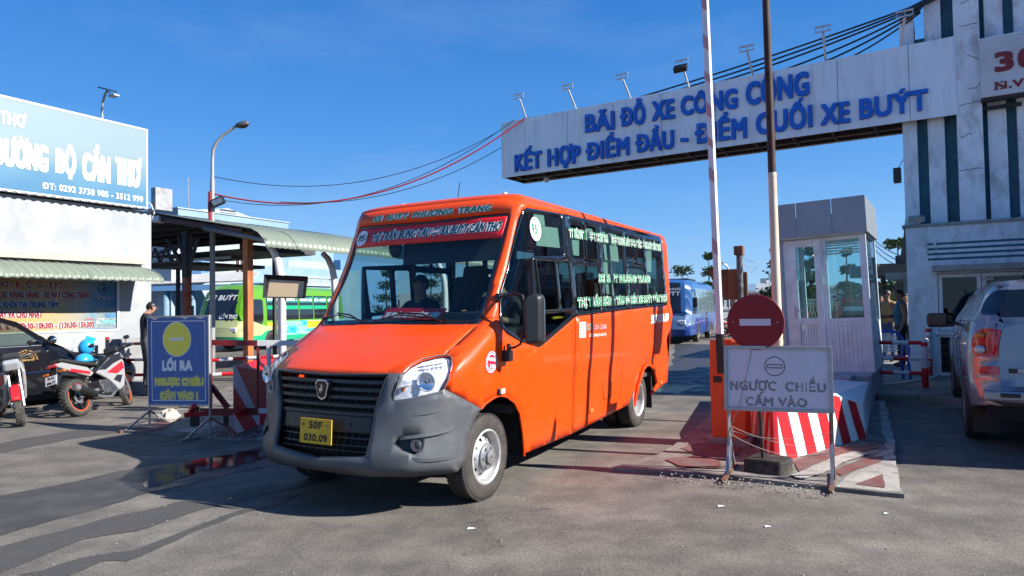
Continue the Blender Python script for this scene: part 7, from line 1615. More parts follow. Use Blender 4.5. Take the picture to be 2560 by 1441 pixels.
mb = MB(); mb.bar((-.62, -.6, 1.79), (-.60, 1.2, 1.83), .03); mb.bar((.62, -.6, 1.79), (.60, 1.2, 1.83), .03); mb.build('roof_rail', black_plastic, pk)
# ================================================================== BLACK MINIVAN
MV0 = gp(150, 1012); MVF = Fr((MV0.x, MV0.y, 0), 27); mvO = MVF.w(-.86, 0, 0)
mv = thing('black_minivan', 'black minivan with gold lettering on its door parked in front of the printed poster', 'car', mvO, MVF.a)
blk = mat('black_car_paint', (.006, .0065, .009), .12, coat=.9, dirt=(.05, .05, .05), dscale=2, damt=.12)
mvw = pl_interp([(.15, .82), (.5, .86), (.95, .86), (1.1, .82), (1.65, .64)])
mvout = [(1.42, .22), (1.52, .38), (1.50, .58), (1.36, .72), (.95, .80), (.34, .90), (.02, 1.08), (-.22, 1.24), (-.52, 1.46), (-.95, 1.60), (-1.5, 1.66), (-2.6, 1.62), (-3.1, 1.40), (-3.2, .8), (-3.15, .3), (-2.8, .22)]
wA = rounded([(-1.40, 1.06), (-1.38, 1.50), (-.98, 1.50), (-.62, 1.36), (-.29, 1.08)], .04); wB = rounded([(-2.6, 1.08), (-2.5, 1.48), (-1.46, 1.53), (-1.47, 1.06)], .05); wC = [(-.22, 1.06), (-.16, 1.13), (.13, .985), (.10, .97)]
cg = glass('car_window_glass', (.48, .54, .50), .9)
X2, r2 = shell(mv, mvout, mvw, lambda y, z: .2, .3, [('window', wA, cg, -.004), ('window', wB, cg, -.004), ('quarter_window', wC, cg, -.003)], blk,
    [('windscreen', lambda y, z: -.5 < y < .02 and z > 1.08, cg, .9), ('rear_window', lambda y, z: y < -2.7 and z > 1.1, cg, .9)], step=.1, cut=(arch(.72, .34, .1), arch(-2.05, .34, .1)))
well(mv, .72, .34, .82, .66); well(mv, -2.05, .34, .82, .66)
for s_ in (1, -1):
    for y in (.72, -2.05): simple_wheel(mv, (s_*.76, y, .30), .30, .19, .18, s_, 7)
    mb = MB(); mb.sph((s_*.97, -.20, 1.14), (.10, .06, .075), 14, 8); mo = mb.build('mirror', mat('mirror_chrome', (.5, .52, .55), .1, 1), mv, True); mb = MB(); mb.bar((s_*.80, -.25, 1.06), (s_*.95, -.22, 1.10), .05); mb.build('mirror_foot', black_plastic, mo)
    mb = MB(); q = [(s_*(mvw(.6)+.006), y, .595) for y in (-2.4, -1.5, -.6, .36)]; mb.tube(q, .008, 5); mb.build('chrome_strip', chrome, mv)
    mb = MB(); q = [(s_*(mvw(1.03)-.0), y, z) for y, z in ((-2.55, 1.05), (-1.4, 1.04), (-.3, 1.05))]; mb.tube(q, .007, 5); mb.build('window_trim', steel, mv)
    mb = MB(); mb.tube([(s_*(mvw(z)+.001), y, z) for y, z in ((.28, .3), (.26, .6), (.2, .97))], .004, 4); mb.tube([(s_*(mvw(z)+.001), y, z) for y, z in ((-1.42, .3), (-1.43, .6), (-1.42, 1.04))], .004, 4); mb.build('door_gap', black_hole, mv)
mb = MB(); mb.bx(-.7, .7, -2.9, .5, .28, .45); mb.bx(-.68, .68, -.45, .1, .45, .98); mb.build('interior', inn, mv)
for x, y in ((.36, -.95), (-.36, -.95), (0, -1.9)): mb = MB(); mb.bx(x-.24, x+.24, y, y+.45, .45, .62); mb.obx((x, y-.05, .9), (.23, 0, 0), (0, .06, 0), (0, -.08, .33)); mb.build('seat', mat('grey_seat', (.10, .10, .10), .9), mv, bev=.04)
mb = MB(); ax = Vector((0, -.6, 1)).normalized(); c = Vector((-.34, -.42, 1.0)); X = Vector((1, 0, 0)); Y = ax.cross(X); mb.tube([c+X*math.cos(t)*.17+Y*math.sin(t)*.17 for t in [2*math.pi*i/20 for i in range(21)]], .014, 6); mb.build('steering_wheel', black_plastic, mv, True)
gold = mat('gold_print', (.52, .30, .10), .4); lc_ = (-.55, .80)
def mvarc(s, r, h, a0, a1):
    mb = MB(); text(mb, s, lambda x, y, d: Vector((mvw(.9)+.004+d, lc_[0]+math.sin(a0+(a1-a0)*x)*(r+y), lc_[1]+math.cos(a0+(a1-a0)*x)*(r+y))), 1, h, .04); mb.build('door_lettering', gold, mv, recalc=False)
mvarc('CTY CP BẾN XE TÀU PHÀ CẦN THƠ', .165, .026, -1.5, 1.5); mvarc('TRUNG TÂM ĐÀO TẠO VÀ SÁT HẠCH', .125, .020, -1.45, 1.45)
mb = MB(); mb.tube([Vector((mvw(.9)+.004, lc_[0]+math.sin(t)*.105, lc_[1]+math.cos(t)*.105)) for t in [-1.45+2.9*i/14 for i in range(15)]], .004, 4); mb.build('door_emblem', gold, mv)
mb = MB(); text(mb, 'ĐT: 0292.3 821 473', lambda x, y, d: Vector((mvw(.9)+.004+d, lc_[0]-.12+x, lc_[1]-.0+y)), .24, .030, .04); mb.build('door_lettering', gold, mv, recalc=False)
mb = MB(); mb.obx((.5, 1.42, .60), (.16, 0, 0), (0, .08, 0), (0, 0, .06)); mb.obx((-.5, 1.42, .60), (.16, 0, 0), (0, .08, 0), (0, 0, .06)); mb.build('headlight', hl_in, mv, bev=.02)
# ================================================================== MOTORBIKES
tyre_d = mat('bike_tyre', (.045, .042, .038), .85, var=.3, vscale=20, dirt=(.14, .12, .09), dscale=8, damt=.5, bump=.6, bscale=90)
def bike(name, label, P, a, lean, body1, body2, rimc, steer=0., plate_t=None, group=None):
    b = thing(name, label, 'motorbike', P, a, group); b.rotation_euler = (0, lean, -a)
    R, wb = .29, 1.29; mw = mat('fairing_white', (.27, .27, .27), .3, dirt=(.3, .28, .25), dscale=6, damt=.35) if body1 is None else body1
    def wheel(c, par, w, rim=.215):
        wh = bpy.data.objects.new('wheel', None); COL.objects.link(wh); wh.parent = par; c = Vector(c)
        mb = MB(); h = w/2; mb.lathe([(rim, h*.7), (rim+.02, h), (R-.03, h*.95), (R-.005, h*.5), (R, 0), (R-.005, -h*.5), (R-.03, -h*.95), (rim+.02, -h), (rim, -h*.7)], c, 'X', 40)
        for k in range(30):
            t = 2*math.pi*k/30
            for sx in (1, -1): mb.obx(c+Vector((sx*h*.55, math.cos(t)*(R-.006), math.sin(t)*(R-.006))), (h*.2, 0, 0), Vector((0, -math.sin(t), math.cos(t)))*.014, Vector((0, math.cos(t), math.sin(t)))*.006)
        mb.build('tyre', tyre_d, wh, True)
        mb = MB(); 
        for sx in (1, -1): mb.lathe([(rim+.004, sx*h*.72), (rim-.012, sx*h*.74), (rim-.014, sx*h*.3)], c, 'X', 36)
        mb.build('rim_stripe', rimc, wh, True)
        mb = MB(); mb.lathe([(rim-.012, h*.5), (rim-.03, h*.2), (rim-.03, -h*.2), (rim-.012, -h*.5)], c, 'X', 36); mb.cyl(c-Vector((h*.6, 0, 0)), c+Vector((h*.6, 0, 0)), .045, n=14)
        for k in range(5): t = 2*math.pi*k/5; u = Vector((0, math.cos(t), math.sin(t))); mb.obx(c+u*.115, u*.085, Vector((0, -math.sin(t), math.cos(t)))*.014, (h*.25, 0, 0))
        mb.build('spoke_rim', black_plastic, wh, True)
        mb = MB(); mb.lathe([(.09, h*.5), (.09, h*.58), (.05, h*.58)], c, 'X', 20); mb.build('brake_disc', steel, wh, True); return wh
    wheel((0, 0, R), b, .135)
    # rear end
    sil = lambda pts, x0, x1, nm, m_, bv=.012: (lambda mb: (mb.prism(pts, lambda y, z: Vector((x0, y, z)), lambda y, z: Vector((x1, y, z))), mb.build(nm, m_, b, bev=bv))[1])(MB())
    sil([(-.34, .84), (-.30, .79), (.05, .66), (.32, .58), (.42, .63), (.30, .74), (.05, .80), (-.2, .86)], -.085, .085, 'tail_panel', mw, .02)
    sil([(-.26, .875), (.05, .815), (.30, .77), (.55, .73), (.58, .77), (.35, .82), (.05, .87), (-.22, .92)], -.10, .10, 'seat', mat('bike_seat', (.02, .02, .02), .7), .03)
    sil([(-.10, .70), (.30, .615), (.34, .66), (-.06, .745)], -.088, .088, 'tail_decal', body2, .002)
    sil([(-.36, .80), (-.30, .86), (-.24, .84), (-.27, .79)], -.07, .07, 'tail_lamp', lampr, .01)
    sil([(-.30, .80), (-.40, .52), (-.37, .50), (-.24, .66), (-.1, .64), (.1, .60), (.1, .64), (-.15, .74)], -.06, .06, 'rear_mudguard', black_plastic, .01)
    if plate_t:
        plate(b, (0, -.405, .61), (1, 0, 0), (0, .25, .97), (0, -.97, .25), .19, .14, [(plate_t[0], .55), (plate_t[1], .72)], mat('plate_white', (.55, .56, .56), .4, dirt=(.3, .25, .2), dscale=9, damt=.3))
    for sx in (1, -1): mb = MB(); mb.obx((sx*.13, -.30, .72), (.045, 0, 0), (0, .03, 0), (0, 0, .018)); mb.build('indicator', mat('amber', (.5, .13, .02), .3), b, bev=.006)
    # frame, engine, swing arm, exhaust
    mb = MB(); mb.bx(-.13, .13, .42, .78, .26, .50); mb.cyl((-.15, .52, .36), (.15, .52, .36), .10, n=16); mb.cyl((0, .70, .42), (0, .92, .50), .07, n=10); mb.build('engine', mat('engine_grey', (.10, .10, .105), .45, .6, var=.4, vscale=14), b, bev=.015)
    mb = MB(); mb.bar((.07, 0, R), (.07, .45, .36), .03, .05); mb.bar((-.07, 0, R), (-.07, .45, .36), .03, .05); mb.build('swing_arm', steel, b)
    mb = MB(); mb.tube([(.10, .80, .30), (.12, .60, .20), (.13, .40, .22), (.14, .22, .28)], .024, 10); mb.build('exhaust_pipe', steel, b, True)
    mb = MB(); mb.cyl((.145, .25, .28), (.155, -.12, .42), .050, .058, 16); ex = mb.build('exhaust', black_plastic, b, True); mb = MB(); mb.cyl((.155, -.12, .42), (.157, -.19, .445), .060, .045, 16); mb.build('exhaust_tip', steel, ex, True)
    mb = MB(); mb.bar((.14, .30, .30), (.22, .33, .30), .03); mb.bar((-.14, .30, .30), (-.22, .33, .30), .03); mb.bar((-.08, .45, .25), (-.20, .35, .02), .02); mb.build('foot_peg', black_plastic, b)
    # fairing
    sil([(.40, .62), (.62, .50), (.84, .28), (.98, .34), (1.08, .56), (1.12, .76), (1.02, .90), (.80, .84), (.58, .72)], .085, .135, 'fairing', mw, .02); sil([(.40, .62), (.62, .50), (.84, .28), (.98, .34), (1.08, .56), (1.12, .76), (1.02, .90), (.80, .84), (.58, .72)], -.135, -.085, 'fairing', mw, .02)
    for sx in (1, -1): sil([(.62, .60), (.86, .56), (1.07, .64), (1.06, .76), (.84, .68)], *sorted((sx*.134, sx*.141)), 'fairing_decal', body2, .002); sil([(.46, .66), (.60, .74), (.84, .86), (1.04, .90), (1.08, .80), (.84, .74), (.62, .65)], *sorted((sx*.134, sx*.142)), 'fairing_decal_dark', black_plastic, .002); sil([(.74, .47), (.88, .40), (.98, .52), (.86, .54)], *sorted((sx*.134, sx*.142)), 'fairing_vent', black_plastic, .002)
    sil([(.42, .66), (.60, .72), (.82, .86), (1.02, .92), (1.0, .70), (.8, .62), (.6, .56)], -.084, .084, 'leg_shield', black_plastic, .02)
    # steering assembly
    st_ = bpy.data.objects.new('front_end', None); COL.objects.link(st_); st_.parent = b; st_.location = (0, 1.06, 0); st_.rotation_euler = (0, 0, steer)
    wheel((0, wb-1.06, R), st_, .10)
    mb = MB(); 
    for sx in (.065, -.065): mb.cyl((sx, wb-1.06, R), (sx, 1.07-1.06, .80), .02, n=10)
    mb.build('fork', steel, st_, True)
    mb = MB(); n = 12; rr = R+.03; vs = []
    for i in range(n+1):
        t = math.radians(25+125*i/n)
        for x, q in ((-.06, rr-.03), (-.045, rr), (.045, rr), (.06, rr-.03)): vs.append((x, wb-1.06+math.cos(t)*q, R+math.sin(t)*q))
    mb.add(vs, [(i*4+k, i*4+k+1, i*4+k+5, i*4+k+4) for i in range(n) for k in range(3)]); mb.build('front_mudguard', body2, st_, True, solid=.006)
    mb = MB(); mb.tube([(-.34, -.10, .99), (-.22, -.02, .98), (0, .0, .93), (.22, -.02, .98), (.34, -.10, .99)], .014, 8); mb.build('handlebar', black_plastic, st_, True)
    for sx in (1, -1): mb = MB(); mb.cyl((sx*.24, -.03, .985), (sx*.35, -.105, .99), .02, n=10); mb.build('grip', rubber, st_, True)
    mb = MB(); mb.obx((0, .10, .90), (.10, 0, 0), (0, .09, -.04), (0, .03, .07)); mb.build('headlight', mat('bike_lamp', (.3, .32, .34), .1), st_, bev=.03); mb = MB(); mb.obx((0, .05, .97), (.11, 0, 0), (0, .10, -.03), (0, .02, .05)); mb.build('cockpit', black_plastic, st_, bev=.03)
    for sx in (1, -1): mb = MB(); mb.tube([(sx*.2, 0, .99), (sx*.26, .03, 1.12)], .006, 6); mb.sph((sx*.27, .03, 1.15), (.055, .012, .035), 12, 6); mb.build('mirror', black_plastic, st_, True)
    return b
orim = mat('orange_rim_stripe', (.50, .08, .02), .4); redf = mat('bike_red', (.52, .015, .02), .3)
b1 = bike('motorbike', 'white, black and red motorbike with orange rims carrying two blue helmets beside the black minivan', gp(203, 1041), math.radians(5), math.radians(-16), None, redf, orim, math.radians(24), ('95-H1', '686.77'))
b2 = bike('motorbike', 'red and white motorbike at the left edge showing only its front wheel', Vector((-7.95, 10.55, 0)), math.radians(128), math.radians(9), None, redf, black_plastic, math.radians(-18))
helm = mat('helmet_blue', (.02, .30, .62), .25, coat=.5)
def helmet(P, rot, label, strap=True):
    h = thing('helmet', label, 'helmet', P, 0, 'blue helmets on the parked motorbike'); h.rotation_euler = rot
    mb = MB(); n, m_ = 20, 8; vs = []
    for j in range(m_+1):
        ph = math.radians(102)*j/m_
        for i in range(n): t = 2*math.pi*i/n; vs.append((.125*math.sin(ph)*math.cos(t), .15*math.sin(ph)*math.sin(t), .125*math.cos(ph)))
    mb.add(vs, [(j*n+i, j*n+(i+1) % n, (j+1)*n+(i+1) % n, (j+1)*n+i) for j in range(m_) for i in range(n)]); mb.build('helmet_shell', helm, h, True, solid=.012)
    mb = MB(); mb.obx((0, .165, -.0), (.08, 0, 0), (0, .03, -.01), (0, 0, .004)); mb.build('peak', helm, h, bev=.003)
    mb = MB(); mb.tube([(.1, 0, -.02), (.06, 0, -.12), (-.06, 0, -.12), (-.1, 0, -.02)], .007, 5); mb.build('strap', black_plastic, h)
v = dp(211, 903, 11.05); helmet(v, (0, math.radians(-10), math.radians(-10)), 'blue helmet resting on the seat of the motorbike')
v = dp(216, 868, 11.9); helmet(v, (math.radians(70), math.radians(20), math.radians(20)), 'blue helmet hung tilted from the left handlebar of the motorbike')
# ================================================================== GREEN BUS
def coach(name, label, O, a, paint, lower, regs_extra, L_=8.0, H_=2.70, win_m=None, group=None, front=None):
    t = thing(name, label, 'bus', O, a, group)
    w = pl_interp([(.3, 1.10), (1.2, 1.12), (2.2, 1.06), (H_, .98)])
    out = [(-.18, .35), (-.22, .6), (-.16, .95), (-.04, 1.25), (.28, 2.2), (.42, 2.48), (.75, H_-.03), (1.6, H_), (L_-.4, H_-.02), (L_-.08, H_-.25), (L_, 1.3), (L_-.05, .45), (L_-.8, .35)]
    wz0_, wz1_ = 1.22, 2.30; regs = list(regs_extra(out))
    n = 5; xs_ = 1.55; ww = (L_-.5-xs_)/n; frames = []
    for i in range(n): 
        x = xs_+i*ww; regs.append(('window', rounded([(x, wz0_), (x, wz1_), (x+ww-.07, wz1_), (x+ww-.07, wz0_)], .04), win_m or dglass, .003))
    regs.append(('door_window', rounded([(.50, 1.0), (.52, 2.1), (1.30, 2.1), (1.30, 1.25), (1.1, .95), (.7, .92)], .12), dglass, .003))
    X, r = shell(t, out, w, lambda y, z: .22, .36, regs, paint, [('windscreen', lambda y, z: y < .4 and 1.24 < z < 2.42, dglass, .85), ('front_panel', lambda y, z: y < .3 and .62 < z <= 1.24, front, 1.1), ('front_skirt', lambda y, z: y < .3 and z <= .62, lower, 1.1)], step=.16, cut=(arch(1.9, .48, .2), arch(L_-1.9, .48, .2)), bulge=.10)
    for y in (1.9, L_-1.9):
        well(t, y, .48, 1.1, .9)
        for s_ in (1, -1): simple_wheel(t, (s_*.98, y, .43), .43, .25, .25, s_, 8, mat('coach_rim', (.45, .42, .38), .5, .3))
    mb = MB(); mb.bx(-.9, .9, .1, L_-.2, .32, .5); mb.build('underbody', black_hole, t)
    for s_ in (1, -1):
        mb = MB(); mb.obx((s_*.72, -.15, .88), (.20, 0, 0), (0, .07, 0), (0, 0, .09)); mb.build('headlight', hl_in, t, bev=.03)
        mb = MB(); mb.tube([(s_*1.05, .15, 2.2), (s_*1.28, -.02, 2.15), (s_*1.30, -.05, 1.95)], .02, 6); mb.obx((s_*1.28, -.03, 1.68), (.09, 0, 0), (0, .03, 0), (0, 0, .20)); mb.build('mirror', black_plastic, t, bev=.02)
    mb = MB()
    for x0 in (.0, -.6): mb.tube([(x0+.5, -.13, 1.26), (x0+.1, -.06, 1.62)], .012, 5)
    mb.build('wiper', black_plastic, t)
    mb = MB(); mb.bx(-.55, .55, 3.0, 5.0, H_+.0, H_+.14); mb.build('roof_unit', black_plastic, t, bev=.05)
    return t, X, w
gb_lime = mat('lime_green_paint', (.10, .29, .015), .3, coat=.4); gb_cream = mat('cream_paint', (.38, .42, .20), .35, coat=.3); gb_mint = mat('mint_green_paint', (.01, .34, .16), .35, coat=.3)
def gregs(out):
    yield ('banner_print', [(2.35, .55), (2.35, 1.16), (8.2, 1.16), (8.2, .55)], ad_m, .004)
    yield ('lower_panel', [(-.3, .2), (-.3, .58), (1.2, .62), (1.5, .80), (8.2, .80), (8.2, .2)], gb_mint, .002)
    yield ('cream_panel', [(-.3, .5), (-.3, 1.22), (.55, 1.22), (1.42, 1.0), (2.6, 1.0), (2.6, .5)], gb_cream, .001)
def ad_mat():
    M = bpy.data.materials.new('beach_print'); M.use_nodes = True; nt = M.node_tree; b = nt.nodes['Principled BSDF']; l = nt.links.new; b.inputs['Roughness'].default_value = .35
    tcn = _n(nt, 'ShaderNodeTexCoord'); mp_ = _n(nt, 'ShaderNodeMapping'); mp_.inputs['Scale'].default_value = (1, .8, 3.0); l(tcn.outputs['Object'], mp_.inputs[0])
    n = _n(nt, 'ShaderNodeTexNoise'); n.inputs['Scale'].default_value = 1.3; n.inputs['Detail'].default_value = 6; l(mp_.outputs[0], n.inputs['Vector'])
    r = _n(nt, 'ShaderNodeValToRGB'); e = r.color_ramp.elements; e[0].position = .32; e[0].color = (.02, .26, .34, 1); e[1].position = .72; e[1].color = (.75, .55, .05, 1)
    for p, c in ((.45, (.03, .42, .55, 1)), (.55, (.30, .60, .62, 1)), (.62, (.10, .40, .45, 1))): q = e.new(p); q.color = c
    l(n.outputs['Fac'], r.inputs[0]); l(r.outputs[0], b.inputs['Base Color']); return M
ad_m = ad_mat()
GBO = dp(608, 790, 27.0); GBF = Fr((GBO.x, GBO.y, 0), 14.7)
gbus, gX, gw = coach('green_bus', 'lime green and cream bus with dark windscreen standing behind the canopy', GBF.w(-1.10, 0, 0), GBF.a, gb_lime, gb_mint, gregs, 8.2, 2.70, front=gb_cream)
for s_ in (1, -1):
    for i in range(5):
        x = 1.55+i*(8.2-.5-1.55)/5; ww = (8.2-.5-1.55)/5-.10
        mb = MB(); mb.bx(*sorted((s_*1.085, s_*1.105)), x+.03, x+ww, 1.55, 1.85); mb.build('window_film', gb_mint, gbus)
        mb = MB(); mb.bx(*sorted((s_*1.06, s_*1.085)), x+.03, x+ww*.5, 1.98, 2.24); mb.bx(*sorted((s_*1.06, s_*1.085)), x+ww*.5+.05, x+ww, 1.98, 2.24); mb.build('window_film', mat('teal_film', (.02, .20, .18), .3), gbus)
    for i, s in enumerate(('CẦN THƠ', '- BVĐK -', 'NAM SÔNG - HẬU', 'ZẮN - CỜ ĐỎ', 'CẦN THƠ')):
        x = 1.6+i*1.23; mb = MB(); 
        text(mb, s, lambda u, v, d: Vector((s_*(1.092+d), (x+u) if s_ > 0 else (x+1.0-u), 2.05+v)), 1.0, .12, .06); mb.build('route_lettering', letter_white, gbus, recalc=False)
mb = MB(); text(mb, 'XE BUÝT', lambda u, v, d: Vector((-.72+u, .235-.10-d+(v)*.3, 2.07+v)), 1.45, .22, .04, .3); mb.build('windscreen_lettering', letter_white, gbus, recalc=False)
mb = MB(); text(mb, 'CẦN THƠ', lambda u, v, d: Vector((.05+u, -.115-d+v*.3, 1.32+v)), .85, .18, .05, .2); mb.build('windscreen_lettering', letter_white, gbus, recalc=False)
mb = MB(); mb.bx(1.125, 1.135, 1.55, 1.95, 1.0, 1.14); mb.bx(1.125, 1.135, 4.6, 6.2, .82, 1.14); mb.build('yellow_print', mat('yellow_print', (.75, .58, .02), .4), gbus)
# ================================================================== BLUE BUS IN THE YARD
navy = mat('navy_paint', (.012, .05, .24), .3, coat=.5); bbl = mat('blue_coach_paint', (.025, .09, .26), .3, coat=.5); bwhite = mat('pale_blue_paint', (.10, .18, .32), .35, coat=.3)
def bregs(out):
    yield ('lower_panel', [(-.3, .2), (-.3, .75), (1.0, .78), (1.0, 1.05), (8.2, 1.0), (8.2, .2)], navy, .002)
    yield ('pale_panel', [(-.3, .7), (-.3, 1.20), (2.4, 1.2), (2.4, .98), (1.0, .98), (1.0, .7)], bwhite, .001)
BBO = dp(1727, 790, 27.5); BBF = Fr((BBO.x, BBO.y, 0), 24)
bbus, _, _ = coach('blue_bus', 'blue and navy bus parked in the yard just behind the rear of the orange minibus', BBF.w(-1.10, 0, 0), BBF.a, bbl, navy, bregs, 7.4, 2.65, win_m=mat('sky_bus_glass', (.16, .22, .24), .06, coat=.6), front=bwhite)
mb = MB(); 
for s, z, h in (('XE BUÝT', 1.98, .17), ('HẬU GIANG', 2.2, .10)): text(mb, s, lambda u, v, d: Vector((-.62+u, .235-.12-d+(z-2.05)*.3+v*.3, z+v)), 1.3, h, .03)
mb.build('windscreen_lettering', letter_white, bbus, recalc=False)
# ================================================================== PEOPLE
skin_m = mat('skin', (.36, .19, .12), .55, var=.1, vscale=8); skin_d = mat('skin_dark', (.24, .12, .075), .55, var=.1, vscale=8); hair_m = mat('hair_black', (.008, .007, .007), .5)
def person(name, label, P, a, h, J, cols, hairlong=False, sit=False, look=(0, 0)):
    """J: joints in the figure's own frame (x right, y forward, z up); cols: skin, shirt, trousers, shoes"""
    t = thing(name, label, 'person', P, a); k = h/1.70
    V_ = []; E_ = []; Rd = []; key = []
    def add(p, r, par, mtl):
        V_.append(Vector(p)*k); Rd.append(r); key.append(mtl)
        if par is not None: E_.append((par, len(V_)-1))
        return len(V_)-1
    pv = add(J['pelvis'], (.165, .125), None, 2); ab = add(J['belly'], (.155, .13), pv, 1); ch = add(J['chest'], (.185, .14), ab, 1); nk0 = add(J['collar'], (.085, .075), ch, 1); nk = add(J['neck'], (.052, .052), nk0, 0); hd0 = add(J['jaw'], (.062, .07), nk, 0); hd = add(J['head'], (.078, .096), hd0, 0); ht = add(J['crown'], (.055, .065), hd, 0)
    for s_ in 'LR':
        sh = add(J['sh'+s_], (.078, .072), nk0, 1); el = add(J['el'+s_], (.055, .054), sh, 1 if cols[4] else 0); mid = (Vector(J['el'+s_])*.5+Vector(J['wr'+s_])*.5); fm = add(mid, (.038, .036), el, 1 if cols[4] else 0); wr = add(J['wr'+s_], (.028, .024), fm, 0); hdn = add(Vector(J['wr'+s_])+(Vector(J['wr'+s_])-Vector(J['el'+s_])).normalized()*.07, (.036, .02), wr, 0)
        hp_ = add(J['hp'+s_], (.098, .10), pv, 2); kn = add(J['kn'+s_], (.062, .064), hp_, 2); ca = add(Vector(J['kn'+s_])*.6+Vector(J['an'+s_])*.4, (.058, .062), kn, 2); an = add(J['an'+s_], (.046, .05), ca, 2); to = add(J['to'+s_], (.04, .028), an, 3)
    me = bpy.data.meshes.new('p'); me.from_pydata(V_, E_, []); o = bpy.data.objects.new('p', me); COL.objects.link(o)
    sm = o.modifiers.new('s', 'SKIN'); sk = me.skin_vertices[0].data
    for i, r in enumerate(Rd): sk[i].radius = (r[0]*k, r[1]*k)
    sk[0].use_root = True; sm.use_smooth_shade = True; ss = o.modifiers.new('u', 'SUBSURF'); ss.levels = 2; ss.render_levels = 2
    dg = bpy.context.evaluated_depsgraph_get(); dg.update(); m2 = bpy.data.meshes.new_from_object(o.evaluated_get(dg)); bpy.data.objects.remove(o)
    body_ = bpy.data.objects.new('body', m2); COL.objects.link(body_); body_.parent = t; m2.materials.clear()
    for c in cols[:4]: m2.materials.append(c)
    segs = [(V_[a_], V_[b_], key[b_]) for a_, b_ in E_]
    for p in m2.polygons:
        c = p.center; best = (9, 0)
        for A, B, kk in segs:
            d = B-A; q = max(0, min(1, (c-A).dot(d)/max(d.length_squared, 1e-9))); dd = (c-A-d*q).length
            if dd < best[0]: best = (dd, kk)
        if best[1] == 0 and best[0] > .078 and abs(c.x) > .05 and c.z < (V_[4].z): best = (0, 1)
        p.material_index = best[1]; p.use_smooth = True
    hc = Vector(J['head'])*k; up = (Vector(J['crown'])-Vector(J['jaw'])).normalized(); f = Vector((math.sin(look[0]), math.cos(look[0]), math.sin(look[1]))).normalized(); rt = f.cross(up).normalized(); f = up.cross(rt).normalized()
    def HP(x, y, z): return hc+rt*x*k+f*y*k+up*z*k
    # hair
    mb = MB(); n, m_ = 20, 10; vs = []
    for j in range(m_+1):
        for i in range(n):
            tt = 2*math.pi*i/n; front = .5+.5*math.sin(tt); lim = math.radians(118-50*front); ph = lim*j/m_; r = 1.0
            vs.append(HP(.083*math.sin(ph)*math.cos(tt), -.008+.100*math.sin(ph)*math.sin(tt), .012+.108*math.cos(ph)))
    mb.add(vs, [(j*n+i, j*n+(i+1) % n, (j+1)*n+(i+1) % n, (j+1)*n+i) for j in range(m_) for i in range(n)]); mb.build('hair', hair_m, t, True, solid=.008)
    mb = MB(); mb.add([HP(-.014, .092, -.005), HP(.014, .092, -.005), HP(0, .118, -.028), HP(0, .092, .028)], [(0, 1, 2), (0, 2, 3), (1, 3, 2)])
    mb.build('nose', cols[0], t, True); mb = MB()
    for s_ in (1, -1): mb.sph(HP(s_*.086, -.004, -.005), (.012*k, .016*k, .026*k), 8, 6)
    mb.build('ear', cols[0], t, True); mb = MB()
    for s_ in (1, -1): mb.sph(HP(s_*.030, .086, .012), (.013*k, .010*k, .007*k), 8, 5)
    mb.build('eye', hair_m, t, True); mb = MB(); mb.sph(HP(0, .092, -.050), (.022*k, .008*k, .006*k), 8, 5); mb.build('mouth', mat('lip', (.22, .07, .06), .5), t, True)
    # fingers curl from each hand
    mb = MB()
    for s_ in 'LR':
        wr = Vector(J['wr'+s_])*k; el = Vector(J['el'+s_])*k; d = (wr-el).normalized(); side = d.cross(Vector((0, 1, .2))).normalized(); fw = side.cross(d).normalized(); pb = wr+d*.085*k
        for i, L_ in enumerate((.062, .072, .068, .052)):
            b0 = pb+side*(.027-.018*i)*k; mb.tube([b0-d*.03*k, b0+d*L_*.45*k+fw*.006*k, b0+d*L_*.8*k+fw*.022*k, b0+d*L_*.85*k+fw*.04*k], [.0105*k, .0095*k, .009*k, .007*k], 6)
        b0 = wr+d*.035*k+side*.03*k; mb.tube([b0, b0+side*.02*k+d*.03*k, b0+side*.018*k+d*.058*k+fw*.012*k], [.012*k, .011*k, .009*k], 6)
    mb.build('fingers', cols[0], t, True)
    return t
def stand(over=None):
    J = dict(pelvis=(0, 0, .93), belly=(0, .01, 1.08), chest=(0, .0, 1.27), collar=(0, -.01, 1.40), neck=(0, 0, 1.47), jaw=(0, .025, 1.53), head=(0, .02, 1.605), crown=(0, .01, 1.665))
    for s_, q in (('L', -1), ('R', 1)): J.update({'sh'+s_: (q*.18, 0, 1.38), 'el'+s_: (q*.24, -.03, 1.12), 'wr'+s_: (q*.24, .06, .90), 'hp'+s_: (q*.09, 0, .86), 'kn'+s_: (q*.10, .02, .50), 'an'+s_: (q*.10, -.01, .09), 'to'+s_: (q*.12, .15, .04)})
    J.update(over or {}); return J
dkj = mat('dark_jacket', (.022, .024, .035), .8, var=.2); gryt = mat('grey_trousers', (.075, .078, .085), .85, var=.2); shoe = mat('shoe_black', (.015, .014, .014), .5); tealp = mat('teal_polo', (.03, .13, .18), .85, var=.15); tanp = mat('tan_shirt', (.30, .20, .09), .85, var=.15); jeans = mat('blue_jeans', (.03, .07, .17), .85, var=.2); pale_s = mat('pale_blue_shirt', (.30, .36, .44), .85); blks = mat('black_shirt', (.012, .012, .014), .85)
